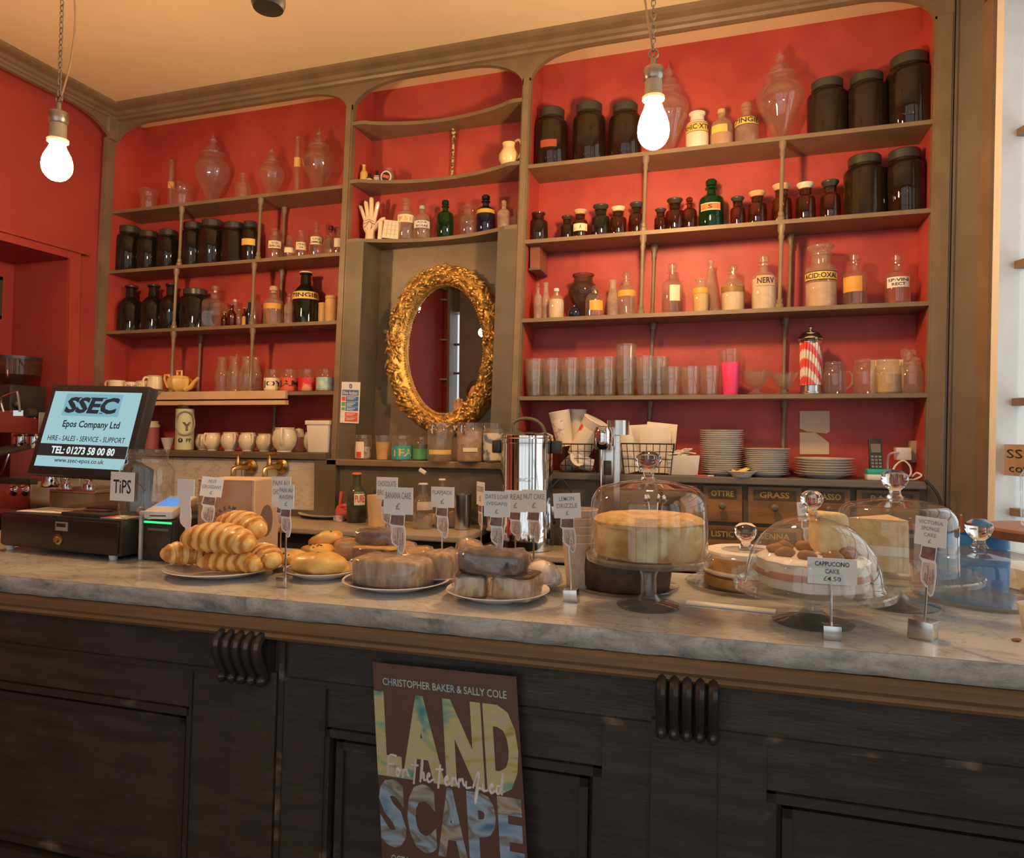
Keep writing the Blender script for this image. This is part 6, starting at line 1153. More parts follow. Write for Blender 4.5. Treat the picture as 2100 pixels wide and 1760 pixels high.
# steel tamping station seen under the till screen
p = PYp(148, 1040, -.80); s = mpp(p); t = thing('tamping_station', 'brass-toned steel tamping station under the till screen', 'coffee stand', (p.x, -.80, 0)); Zt = lambda v: PYp(148, v, -.80).z
MB().rbox(-64*s, 60*s, 0, .2, Zt(1012), Zt(1004), .004).box(-62*s, -54*s, 0, .2, WT-.3, Zt(1012)).box(52*s, 58*s, 0, .2, WT-.3, Zt(1012)).build('bench', STEEL, t)
for u, w_, d in ((104, 34, 'leftmost steel milk jug on the tamping station'), (136, 22, 'round-knobbed steel tamper between two steel vessels'), (182, 26, 'steel tamper with round handle right of the first')):
    q = PYp(u, 1003, -.74); s3 = mpp(q); o = thing('steel_jug' if w_ > 30 else 'coffee_tamper', d, 'jug' if w_ > 30 else 'tamper', (q.x, -.74, Zt(1004)))
    if w_ > 30: MB().lathe([(0, 0), (17*s3, 0), (18*s3, 2*s3), (15*s3, 26*s3), (13.5*s3, 26*s3), (15*s3, 3*s3)], 24).build('body', CHROME, o); handle(o, CHROME, 16*s3, 5*s3, 22*s3, .2, .4, 2*s3)
    else: MB().lathe([(0, 0), (w_*.45*s3, 0), (w_*.45*s3, 8*s3), (4*s3, 10*s3), (4*s3, 14*s3), (9*s3, 18*s3), (10*s3, 25*s3), (5*s3, 31*s3), (0, 32*s3)], 20).build('body', CHROME, o)
# ------------------------------------------------------------------ plates of cakes on the marble
def plate(label, u, v, w, rim=WHITE, h=.020, inner=None):
    p, s = on(u, v); R = w*s/2; t = thing('china_plate', label, 'plate', (p.x, p.y, TOP), 'plates of cakes on the counter')
    MB().lathe([(0, 0), (R*.55, 0), (R*.58, .001), (R*.62, .004), (R*.97, h-.003), (R, h-.001), (R*.99, h+.0005), (R*.97, h), (R*.66, .009), (R*.6, .0075), (0, .0075)], 48).build('plate', WHITE, t)
    if rim is not WHITE: MB().lathe([(R*.70, .0105+.0006), (R*.95, h-.0005)], 48).build('printed_rim', rim, t)
    return p, s, R
def slab(name, label, cat, u, v, Y, w, d, h, m_, z=TOP+.009, e=.35, rz=0., film=True, group=None, tilt=(0, 0), amp=.004, top=None):
    """a cut piece of cake; u,v is the middle of its foot, Y its depth"""
    q = PYp(u, v, Y); t = thing(name, label, cat, (q.x, Y, z), group); t.rotation_euler = (tilt[0], tilt[1], rz)
    MB().ell((0, 0, h/2), w/2, d/2, h/2, 36, 18, e, e).shake(amp, 40, 0, len(label)).build('cake', m_, t)
    if top: MB().ell((0, 0, h*.96), w*.49, d*.49, h*.10, 36, 10, e, .6).shake(amp, 40, 0, 3).build('topping', top, t)
    if film: MB().ell((0, 0, h/2), w/2+.004, d/2+.004, h/2+.003, 30, 14, e*1.25, e*1.25).shake(.010, 55, 0, len(label)+2).build('cling_film', FILM, t)
    return t
def croissant(label, u, v, Y, Ln, r, z, rz=0., tilt=0., bend=.35):
    q = PYp(u, v, Y); t = thing('croissant', label, 'croissant', (q.x, Y, z+r), 'croissants on the white plate'); t.rotation_euler = (.25, tilt, rz); n = 64; m = MB(); P = []; rs = []
    for i in range(n+1):
        k = i/n*2-1; P.append((Ln/2*sin(k*1.2)/sin(1.2), -bend*Ln*.5*(1-cos(k*1.2)), -.004*k*k)); seg = ((i/n)*8.999) % 1; env = (1-abs(k)**2.1)**.62
        rs.append(max(.002, r*env*(.80+.20*(seg**.45)+.03*noise.noise(Vector((i*.3, u, 0))))))
    m.tube(P, r, 18, rs=rs); m.xf(lambda x, y, zz: (x, y*1.1, zz*(.92 if zz > 0 else .85))); m.build('crust', CROI, t, 60); return t
# croissant colour: pale stretched flanks, browner ridge tops
m_, nt, o_ = nmat('croissant_layers'); b = N(nt, 'ShaderNodeBsdfPrincipled'); L(nt, b, 0, o_, 0); tc = N(nt, 'ShaderNodeTexCoord'); wv = N(nt, 'ShaderNodeTexWave', bands_direction='X'); wv.inputs['Scale'].default_value = 11; wv.inputs['Distortion'].default_value = 3.5; wv.inputs['Detail'].default_value = 3; wv.inputs['Detail Scale'].default_value = 2.5; L(nt, tc, 'Object', wv, 'Vector')
r_ = N(nt, 'ShaderNodeValToRGB'); L(nt, wv, 0, r_, 0); e = r_.color_ramp.elements; e[0].position = .1; e[0].color = c4((.50, .20, .035)); e[1].position = .9; e[1].color = c4((.84, .55, .20)); q = e.new(.5); q.color = c4((.74, .40, .10)); L(nt, r_, 0, b, 'Base Color'); b.inputs['Roughness'].default_value = .42; b.inputs['Coat Weight'].default_value = .2
CROI = m_
p1, s1, R1 = plate('white plate heaped with croissants, nearest the till', 460, 1176, 233)
z0 = TOP+.012
croissant('croissant at the left edge of the heap, pointing down', 388, 1176, p1.y-.01, .13, .033, z0, .95, .1)
croissant('bottom front croissant half hidden under the largest one', 478, 1188, p1.y-.045, .17, .028, z0, .05)
croissant('croissant at the right edge of the heap', 540, 1170, p1.y+.005, .15, .034, z0, -.5)
croissant('croissant in the middle of the bottom layer', 458, 1172, p1.y+.035, .17, .034, z0, .2)
croissant('large golden croissant lying across the front of the heap', 452, 1160, p1.y-.035, .20, .041, z0+.036, -.03, .03)
croissant('croissant lying on top at the back of the heap', 497, 1140, p1.y+.035, .16, .038, z0+.062, -.25, .08)
def bun(label, u, v, Y, w, d, h, z, rz=0., tilt=0.):
    q = PYp(u, v, Y); t = thing('raisin_bun', label, 'bun', (q.x, Y, z), 'raisin buns'); t.rotation_euler = (0, tilt, rz)
    MB().ell((0, 0, h*.45), w/2, d/2, h*.5, 30, 16, .9, .85).shake(.012, 22, 0, u).build('crust', BUN, t); rn = random.Random(u)
    for i in range(6):
        a = rn.uniform(-2.6, -.5); k = rn.uniform(.2, .8); MB().ell((w*.46*k*cos(a), d*.46*k*sin(a), h*(.48+.45*sqrt(max(0, 1-k*k)))), .004, .004, .003, 7, 5).build('raisin', RAISIN, t)
p2, s2, R2 = plate('blue-patterned plate of raisin buns beside the croissants', 662, 1182, 158, BLUERIM)
bun('large raisin bun at the front of the blue-patterned plate', 656, 1186, p2.y-.02, .125, .10, .055, TOP+.009, -.1); bun('flat raisin bun at the right of the blue-patterned plate', 706, 1188, p2.y+.01, .09, .07, .024, TOP+.009); bun('glazed pastry between the croissants and raisin buns', 600, 1168, p2.y+.04, .075, .07, .04, TOP+.009, .3)
p3, s3, R3 = plate('blue-rimmed plate at the back with a pile of raisin buns', 664, 1150, 140, BLUERIM)
bun('lower left raisin bun of the back pile', 652, 1148, p3.y-.03, .10, .075, .042, TOP+.009, -.15, .1); bun('upper raisin bun leaning on the back pile', 672, 1126, p3.y+.02, .10, .07, .042, TOP+.036, .1, -.3); bun('right raisin bun of the back pile', 716, 1142, p3.y+.03, .08, .07, .055, TOP+.009, .2)
p4, s4, R4 = plate('blue-rimmed plate of wrapped chocolate brownies', 775, 1158, 150, BLUERIM)
slab('brownie', 'wrapped brownie at the left of the brownie plate', 'cake slice', 726, 1162, p4.y-.02, .085, .07, .055, CARAMEL, rz=.3)
slab('brownie', 'wide wrapped layered brownie across the brownie plate', 'cake slice', 778, 1164, p4.y-.035, .125, .08, .045, BROWNIE, rz=-.05, top=CARAMEL)
slab('brownie', 'dark wrapped brownie on top of the brownie plate', 'cake slice', 775, 1134, p4.y-.01, .105, .07, .040, BROWNIE, z=TOP+.052, rz=.05)
slab('brownie', 'wrapped brownie half hidden behind the banana cake sign', 'cake slice', 815, 1155, p4.y+.0, .07, .07, .05, CARAMEL, rz=-.2)
p5, s5, R5 = plate('white plate of wrapped flapjacks at the back', 900, 1192, 140)
slab('flapjack', 'wrapped flapjack with crumbly brown end, left on the flapjack plate', 'cake slice', 856, 1188, p5.y-.0, .07, .08, .062, FLAP, rz=.5); slab('flapjack', 'square wrapped flapjack in the middle of the flapjack plate', 'cake slice', 906, 1194, p5.y-.02, .080, .08, .064, LOAF, rz=-.1); slab('flapjack', 'lilac-wrapped flapjack sticking up at the right of the flapjack plate', 'cake slice', 946, 1172, p5.y+.02, .055, .07, .085, CARAMEL, rz=.4, tilt=(0, .3))
p6, s6, R6 = plate('blue-rimmed plate carrying a wrapped banana loaf', 813, 1204, 220, mat('blue_band_rim', (.05, .045, .18), .2, col2=(.07, .06, .26), coat=.4))
slab('banana_loaf', 'large wrapped slice of banana loaf on the blue-rimmed plate', 'cake', 803, 1218, p6.y-.025, .165, .085, .062, LOAF, rz=-.04, e=.3)
p7, s7, R7 = plate('white plate of wrapped dark date loaf at the counter front', 1021, 1226, 213)
slab('date_loaf', 'left wrapped date loaf slice of the bottom pair', 'cake slice', 967, 1234, p7.y-.03, .065, .08, .046, LOAF, rz=.25, top=DATE); slab('date_loaf', 'right wrapped date loaf slice of the bottom pair', 'cake slice', 1060, 1234, p7.y-.025, .085, .085, .050, LOAF, rz=-.1, top=DATE); slab('date_loaf', 'dark wrapped date loaf slice lying across the bottom pair', 'cake slice', 1012, 1206, p7.y-.025, .140, .08, .046, DATE, z=TOP+.057, rz=-.03)
p8, s8, R8 = plate('small white plate of iced bun behind the date loaf', 1090, 1206, 120)
slab('iced_bun', 'bun with smooth white icing leaning to the right behind the date loaf', 'bun', 1108, 1203, p8.y-.005, .075, .07, .052, ICECREAM, e=.9, film=True, tilt=(0, .35)); slab('fruit_bread', 'golden slice of fruit bread behind the date loaf', 'cake slice', 1040, 1178, p8.y+.03, .10, .06, .05, SPONGE, rz=.2)
p9, s9, R9 = plate('dark blue plate with a slice of yellow cake by the narrow price card', 985, 1152, 120, MATS['blue_band_rim'])
slab('cake_slice', 'small slice of yellow and brown cake on the dark blue plate', 'cake slice', 992, 1152, p9.y-.01, .07, .05, .03, SPONGE, rz=.2, top=BROWNIE, film=False)
# stack of cream cups behind the lemon drizzle sign
p, s = on(1178, 1214); 
for i in range(5):
    o = thing('paper_cup', 'cream paper cup, %s in the stack behind the lemon drizzle sign' % ('bottom', 'second', 'third', 'fourth', 'top')[i], 'cup', (p.x, p.y+.06, TOP+i*.018), 'stacked cream paper cups'); MB().lathe([(0, 0), (.030, 0), (.0395, .098), (.041, .100), (.0395, .102), (.038, .098), (.029, .006), (0, .006)], 24).build('cup', mat('speckled_cream_paper', (.66, .54, .40), .7, col2=(.58, .45, .32), thr=(.55, .62), scale=40), o)
# ------------------------------------------------------------------ cake stands, domes and cakes
def stand(label, u, v, w, vt, foot=None, hs=None):
    """glass pedestal: u,v foot centre, w plate width px, vt plate height px"""
    p, s = on(u, v); hz = PYp(u, vt, p.y).z-TOP; R = w*s/2; t = thing('cake_stand', label, 'cake stand', (p.x, p.y, TOP), 'glass cake stands'); rf = R*.5
    MB().lathe([(0, 0), (rf, .0), (rf*1.02, .003), (rf*.9, .007), (rf*.4, .013), (.016, .024), (.0155, hz*.6), (.019, hz-.03), (.030, hz-.014), (0, hz-.012)], 40).build('pedestal', PEDG, t)
    MB().lathe([(0, hz-.012), (R*.9, hz-.008), (R*.985, hz-.008), (R, hz+.002), (R*.985, hz+.004), (R*.955, hz-.002), (0, hz-.002)], 56).build('glass_plate', GPL, t)
    return p, hz, R, t
PEDG = glass('pedestal_glass', (.86, .89, .90), haze=.05, hcol=(.8, .8, .82), refl=.8, base=.10)
GPL = glass('stand_plate_glass', (.93, .95, .95), haze=.05, hcol=(.9, .9, .9), refl=.75, base=.07)
def dome(label, p, z, R, H, kind, kn=1.):
    t = thing('glass_dome', label, 'cake dome', (p.x, p.y, z), 'glass cake domes')
    if kind == 'straight': pr = [(R*1.0, 0), (R*1.0, H*.62)]+[(R-(R*.28)*(1-cos(a)), H*.62+H*.30*sin(a)) for a in [pi/2*i/8 for i in range(1, 9)]]+[(R*.5, H*.965), (.02, H), (0, H)]
    elif kind == 'low': pr = [(R, 0), (R, H*.55)]+[(R-R*.12*(1-cos(a)), H*.55+H*.35*sin(a)) for a in [pi/2*i/6 for i in range(1, 7)]]+[(R*.5, H*.96), (0, H)]
    else: pr = [(R*1.03, 0), (R, .006)]+[(R*cos(a)**.9, H*sin(a)) for a in [pi/2*i/16 for i in range(1, 16)]]+[(0, H)]
    MB().lathe(pr, 56).build('dome_glass', PURE, t); k = .026*kn
    MB().lathe([(0, H-.002), (k*.62, H), (k*.42, H+k*.35), (k*.40, H+k*.6), (k*.75, H+k*.95), (k, H+k*1.45), (k*.9, H+k*1.9), (k*.5, H+k*2.2), (0, H+k*2.25)], 28).build('knob', LENSG, t); return t
def round_cake(name, label, p, z, R, h, side, top, group='whole cakes under glass', wob=.006):
    t = thing(name, label, 'cake', (p.x, p.y, z), group)
    MB().lathe([(0, 0), (R*.95, 0), (R*.97, .004), (R, h*.5), (R*.985, h*.85), (0, h*.85)], 48).shake(wob*.5, 30, 0, 1).build('side', side, t)
    m = MB().lathe([(R*.98, h*.80), (R*1.0, h*.90), (R*.93, h*1.0)]+[(R*.93*(1-i/8), h*(1.0+.06*sin(i))) for i in range(1, 8)]+[(0, h)], 56); m.shake(wob, 45, 0, 7); m.build('top', top, t); return t
pA, hA, RA, _ = stand('tall clear glass cake stand carrying the big apple pie', 1330, 1243, 256, 1140)
zA = TOP+hA+.0045; dome('straight-sided glass dome over the big apple pie', pA, zA, 118*mpp(pA), PYp(1332, 992, pA.y).z-PYp(1332, 1143, pA.y).z, 'straight')
round_cake('apple_pie', 'big golden crumble-topped pie on the tall cake stand', pA, zA, 112*mpp(pA), .074, PIE, PIETOP)
q, s = on(1283, 1204); t0 = thing('glass_plate', 'flat glass plate under the dark chocolate cake', 'plate', (q.x, q.y, TOP)); MB().lathe([(0, 0), (102*s, 0), (108*s, .006), (106*s, .008), (98*s, .005), (0, .005)], 48).build('plate', GPL, t0)
round_cake('chocolate_cake', 'dark chocolate cake with crumbly top behind the pie stand', q, TOP+.0055, 92*s, .088, CHOCO, mat('brown_crumb', (.24, .10, .045), .8, col2=(.38, .18, .08), thr=(.4, .6), scale=50, bump=.6))
q, s = on(1530, 1203); t0 = thing('glass_plate', 'wide flat glass plate under the cream-topped lemon sponge', 'plate', (q.x, q.y, TOP)); MB().lathe([(0, 0), (116*s, 0), (122*s, .008), (120*s, .010), (110*s, .006), (0, .006)], 48).build('plate', GPL, t0)
t = thing('lemon_sponge', 'two-layer lemon sponge with white icing and jam on the flat glass plate', 'cake', (q.x+.005, q.y, TOP+.0065), 'whole cakes under glass'); R_ = 88*s
for nm, z0_, z1_, r_, m_ in (('lower_sponge', 0, .022, 1, mat('amber_sponge', (.52, .24, .05), .6, col2=(.68, .36, .1), thr=(.4, .6), scale=30)), ('jam_layer', .021, .028, .99, JAM), ('cream_layer', .027, .036, 1.01, ICING), ('upper_sponge', .035, .064, 1, MATS['amber_sponge']), ('icing', .062, .076, .97, ICECREAM)): MB().lathe([(0, z0_), (R_*r_*.98, z0_), (R_*r_, (z0_+z1_)/2), (R_*r_*.97, z1_), (0, z1_)], 48).shake(.003, 40).build(nm, m_, t)
dome('low wide glass dome over the lemon sponge', q, TOP+.0065, 100*s, PYp(1550, 1132, q.y).z-TOP, 'low')
pB, hB, RB, _ = stand('clear glass cake stand with the cappuccino cake, nearest the counter edge', 1667, 1276, 312, 1203)
zB = TOP+hB+.0045; dome('rounded glass dome over the cappuccino cake', pB, zB, 132*mpp(pB), PYp(1675, 1066, pB.y).z-PYp(1675, 1206, pB.y).z, 'round', .8)
sB = mpp(pB); t = round_cake('cappuccino_cake', 'cut cream-iced cappuccino cake under the rounded dome', pB, zB, 108*sB, .052, ICING, ICECREAM)
MB().lathe([(0, .018), (109*sB, .018), (110*sB, .024), (109*sB, .030), (0, .030)], 48).shake(.003, 40).build('pink_layer', mat('pink_brown_crumb', (.60, .30, .18), .7), t)
for i in range(9): a = 2*pi*i/9+.3; MB().ell((70*sB*cos(a), 70*sB*sin(a), .060), .018, .014, .010, 12, 8).shake(.004, 60, 0, i).build('walnut', mat('walnut_brown', (.36, .17, .06), .6, var=.2), t)
slab('cake_slice', 'tall slice of pale cake standing on the cappuccino cake stand', 'cake slice', 1700, 1168, pB.y+.03, .06, .05, .075, SPONGE, z=zB+.055, film=False, rz=.3)
pC, hC, RC, _ = stand('clear glass cake stand at the back right with a slice of sponge', 1838, 1240, 310, 1172)
zC = TOP+hC+.0045; dome('straight-sided glass dome at the back right over the sponge slice', pC, zC, 112*mpp(pC), PYp(1850, 1026, pC.y).z-PYp(1850, 1172, pC.y).z, 'straight')
sC = mpp(pC); t = thing('sponge_cake', 'tall wedge of pale layered sponge under the back right dome', 'cake', (pC.x-28*sC, pC.y, zC), None, .15)
for nm, z0_, z1_, m_ in (('lower_sponge', 0, .032, SPONGE), ('cream_layer', .031, .052, ICING), ('upper_sponge', .051, .104, SPONGE)):
    m = MB().prism([(-70*sC, -.02), (34*sC, -.055), (36*sC, .06)], z0_, z1_, 'z'); m.build(nm, m_, t, 0)
q, s = on(2010, 1230); t = dome('low glass dome with round knob at the far right, before the blue bag', q, TOP+.010, 112*s, PYp(2008, 1133, q.y).z-TOP, 'low', 1.05)
t0 = thing('glass_plate', 'flat glass plate under the low dome at the far right', 'plate', (q.x, q.y, TOP)); MB().lathe([(0, 0), (118*s, 0), (124*s, .008), (122*s, .010), (112*s, .006), (0, .006)], 48).build('plate', GPL, t0)
o = MB().rbox(-.085, .085, -.014, .014, 0, .0035, .001).build('cardboard_strip', CARDW, None, 0, on(1497, 1247)[0]); o.rotation_euler = (0, 0, -.12); o.location.z = TOP+.0003; tag(o, 'white card strip lying flat before the lemon sponge', 'card')
# round wooden stand at the right edge
q, s = on(2165, 1225); q.x -= .0; hz = PYp(2165, 1083, q.y).z-TOP; t = thing('wooden_cake_stand', 'round brown wooden cake stand cut by the right picture edge', 'cake stand', (q.x, q.y, TOP)); WD_ = mat('brown_turned_wood', (.24, .10, .05), .4, col2=(.34, .16, .08), thr=(.3, .7), scale=8, stretch=(1, 1, 5))
MB().lathe([(0, 0), (.06, 0), (.062, .008), (.03, .02), (.018, .035), (.018, hz-.04), (.04, hz-.026), (0, hz-.026)], 28).build('pedestal', WD_, t); MB().lathe([(0, hz-.026), (124*s*.95, hz-.024), (124*s, hz-.006), (122*s, hz), (116*s, hz-.003), (0, hz-.003)], 48).build('wooden_plate', WD_, t); MB().lathe([(0, 0), (.075, 0), (.078, .006), (.078, .11), (.06, .14), (0, .15)], 32, (0.02, 0, hz)).build('small_dome', PURE, t)
p, s = on(2096, 1290); t = thing('glass_jar', 'pale cup just entering the right picture edge on the marble', 'cup', (p.x+.028, p.y, TOP)); MB().lathe([(0, 0), (.024, 0), (.027, .004), (.034, .045), (.032, .045), (.024, .006), (0, .006)], 24).build('cup', CREAM, t)
o = MB().ell((0, 0, .003), .008, .005, .003, 10, 6).shake(.003, 200).build('crumb', mat('brown_crumb_bit', (.35, .16, .06), .8), None, 35, on(2086, 1316)[0]); tag(o, 'brown crumb on the marble at the far right', 'crumb')
# ------------------------------------------------------------------ pointing-hand price signs
HB = [(-.334, 0), (-.348, -.2), (-.375, -.34), (-.288, -.425), (-.28, -.59), (-.307, -.78), (-.26, -.97), (-.10, -1.10), (-.02, -1.12), (-.02, -1.26), (.077, -1.343), (.16, -1.30), (.214, -1.11), (.24, -.75), (.214, -.48), (.173, -.37), (.205, 0)]
SL = [(-.29, -.03), (-.30, -.2), (-.335, -.32), (-.25, -.345), (.14, -.37), (.165, -.33), (.175, -.03)]
HP = [(-.225, -.45), (-.245, -.75), (-.21, -.945), (-.075, -1.04), (.008, -1.055), (.022, -1.24), (.09, -1.29), (.145, -1.26), (.186, -1.08), (.205, -.75), (.172, -.48), (.118, -.43)]
def sign(label, u0, v0, u1, v1, Y, rod, text, rz=0., block=False, faded=1, blank=False, hand=True, lean=0., hs=1., hue=None, short=1.):
    uc = (u0+u1)/2; p = PYp(uc-3, rod, Y); s = mpp(p); cwid = (u1-u0)*s; cht = (v1-v0)*s; zb_ = PYp(uc, v1, Y).z-p.z; base = p.z
    if block: base = TOP
    dz = zb_+(p.z-base)
    t = thing('price_sign', label, 'sign', (p.x, Y, base), 'pointing-hand price signs'); t.rotation_euler = (0, lean, rz); hw = cwid*hs/cos(rz)*.93 if abs(rz) < 1 else cwid*2.2; cw2 = cwid/2/max(.3, cos(rz)); cx_ = .012*hs if hand else 0
    f = lambda P: [(a*hw+hw*.05, dz+b*hw*short) for a, b in P]
    pol = [(-cw2, dz+cht), (-cw2, dz)]+(f(HB) if hand else [])+[(cw2, dz), (cw2, dz+cht)]
    MB().prism(pol, -.001, .001).build('card', CARDW, t, 0)
    if hand and not blank:
        MB().prism(f(SL), -.0016, -.001).build('sleeve_print', BROWNINK, t, 0); MB().prism(f(HP), -.0016, -.001).build('hand_print', PALEPRINT, t, 0)
        m = MB()
        for a in ([(-.05, -.52), (-.03, -.78)], [(-.13, -.72), (-.12, -.93)], [(-.06, -.76), (-.055, -.98)], [(.01, -.84), (.09, -.92)], [(.02, -.98), (.1, -1.0)], [(.025, -1.06), (.03, -1.2)], [(-.16, -.9), (-.02, -1.03)], [(.13, -.6), (.15, -1.0)]): m.tube([(x*hw+hw*.05, -.0018, dz+y*hw*short) for x, y in a], .010*hw, 4)
        for x, y in ((-.27, -.1), (-.28, -.22)): m.ell((x*hw+hw*.05, -.0018, dz+y*hw*short), .018*hw, .0005, .018*hw, 8, 5)
        m.build('drawn_lines', BROWNINK, t, 0)
    if text and not blank:
        ls = text.split('\n'); n = len(ls); m = MB(); lh = cht/(n+.5)
        for i, l_ in enumerate(ls): letters(m, l_, .01, (0, -.0016, dz+cht-lh*(i+.75)), width=min(cw2*1.75, lh*.42*len(l_)+.001), height=lh*.62, bold=.012)
        m.build('lettering', GREYINK if faded else INK, t, 0)
    MB().tube([(-.02*hw, .0025, -.03 if not block else .012), (-.02*hw, .0025, dz-(.9*hw*short if hand else -.004))], .0021, 6).build('rod', STEEL, t)
    if block: b_ = block*s; MB().rbox(-b_*.55, b_*.45, -b_*.45, b_*.45, 0, b_*.85, .001).build('metal_block', STEEL, t)
    return t
YC = p1.y
sign('price sign reading PAIN AU CHOCOLAT, half hidden behind another sign', 554.7, 978, 599.6, 1040, -1.28, 1150, 'PAIN AU\nCHOCOLAT\n£', block=20, hs=.8)
sign('price sign reading PAIN AU RAISIN in front of the chocolate one', 569, 995, 605, 1044, on(575, 1203)[0].y, 1203, 'PAIN AU\nRAISIN\n£', block=25, hs=1.3)
sign('blank back of a price sign stuck into the croissants', 360, 983, 402, 1017, p1.y+.03, 1136, None, blank=True, hs=1.35, short=1.1)
sign('obliquely turned price sign at the left of the croissants', 400, 978, 431, 1018, p1.y+.05, 1134, 'NUT\nCROISSANT\n£', rz=.75, hs=1.2, lean=.13)
sign('price sign reading CHOCOLATE BROWNIE behind the banana cake sign', 771, 979, 819, 1024, p4.y+.01, 1128, 'CHOCOLATE\nBROWNIE')
sign('whitest price sign reading BANANA CAKE, largest of the row', 785, 1000, 851, 1055, p6.y-.01, 1170, 'BANANA CAKE\n£')
sign('price sign reading FLAPJACK over the wrapped flapjacks', 884, 999, 935, 1041, p5.y-.005, 1136, 'FLAPJACK\n£')
sign('narrow sideways-turned price sign by the water urn', 974, 989, 1001, 1036, p9.y, 1136, 'COOKIE\n£', rz=-.85, hs=1.0)
sign('price sign reading DATE LOAF (VEGAN) in the dark loaf', 993, 1008, 1049, 1060, p7.y-.01, 1168, 'DATE LOAF\n(VEGAN)\n£')
sign('price sign reading BREAD just right of the date loaf sign', 1036, 1006, 1083, 1050, p8.y+.02, 1160, 'BREAD\n£')
sign('price sign reading NUT CAKE in front of the water urn', 1072, 1005, 1123, 1050, p8.y+.01, 1160, 'NUT CAKE\n£')
sign('leaning price sign reading LEMON DRIZZLE on a small metal block', 1148, 1012, 1205, 1063, on(1181, 1234)[0].y, 1234, 'LEMON\nDRIZZLE\n£', block=29, lean=-.06)
sign('dark-lettered price sign reading CAPPUCCINO CAKE on a metal block', 1664, 1146, 1757, 1199, on(1703, 1310)[0].y, 1310, 'CAPPUCCINO\nCAKE\n£4.50', block=34, faded=0, hand=False)
sign('price sign tilted behind the rounded cake dome', 1653, 1028, 1686, 1066, pB.y+.17, 1190, 'CARROT\nCAKE\n£', rz=.5, hs=1.2, lean=-.1)
sign('grey-lettered price sign turned away, on the rightmost metal block', 1872, 1060, 1922, 1118, on(1872, 1308)[0].y, 1308, 'VICTORIA\nSPONGE\nCAKE\n£', rz=-.5, block=46, lean=.07, hs=1.0, short=1.45)
# blue carrier bag behind the counter end
q = PYp(1990, 1215, -.93); s = mpp(q); t = thing('carrier_bag', 'bright blue plastic carrier bag behind the right end of the counter', 'bag', (q.x, -.90, 0))
zt_ = PYp(1990, 1088, -.9).z; zb2 = TOP-.35; m = MB(); nx, nz = 26, 14
for j in range(nz+1):
    for i in range(nx):
        a = 2*pi*i/nx; k = j/nz; w_ = 105*s*(1+.05*sin(3*a+k*4)); d_ = .075*(1-.55*k); z_ = zb2+(zt_-zb2)*k+(.012*sin(a*2+1) if j == nz else 0); n_ = 1+.09*noise.noise(Vector((cos(a)*3, sin(a)*3, k*5)))
        m.v.append((w_*cos(a)*n_*.74, d_*sin(a)*n_, z_))
for j in range(nz):
    for i in range(nx): q_ = j*nx+i; q2 = j*nx+(i+1) % nx; m.f.append((q_, q2, q2+nx, q_+nx))
m.f.append(tuple(reversed(range(nx)))); m.build('bag', mat('blue_plastic_bag', (.02, .26, .66), .35, col2=(.06, .36, .80), thr=(.3, .7), scale=9, bump=.3, bscale=12), t, 60)
for u, d in ((1766, 'red-lidded jar glimpsed between the two right cake domes'),): 
    q = PYp(u, 1090, -.24); s = mpp(q); t = thing('red_lidded_jar', d, 'jar', (q.x, -.24, WT-.06)); h_ = PYp(u, 1080, -.24).z-WT+.06; MB().lathe([(0, 0), (.03, 0), (.03, h_), (0, h_)], 20).build('body', mat('dark_jar_paint', (.08, .05, .04), .4), t); MB().lathe([(.0, h_), (.032, h_), (.032, h_+.025), (.01, h_+.03), (0, h_+.03)], 20).build('lid', RLAB, t)
q = PYp(1342, 1090, -.2); t = thing('utensil_cup', 'small white cup of spoons behind the pie dome', 'cup', (q.x, -.2, WT-.06)); s = mpp(q); zt_ = PYp(1342, 1066, -.2).z-WT+.06
MB().lathe([(0, 0), (15*s, 0), (17*s, zt_), (15.5*s, zt_), (0, .01)], 20).build('cup', WHITE, t)
for i in range(4): a = 1.2*i; MB().tube([(0, 0, .02), (.03*cos(a), .02*sin(a), zt_+.06)], .003, 6).ell((.034*cos(a), .022*sin(a), zt_+.075), .009, .004, .016, 10, 7).build('spoon', CHROME, t)
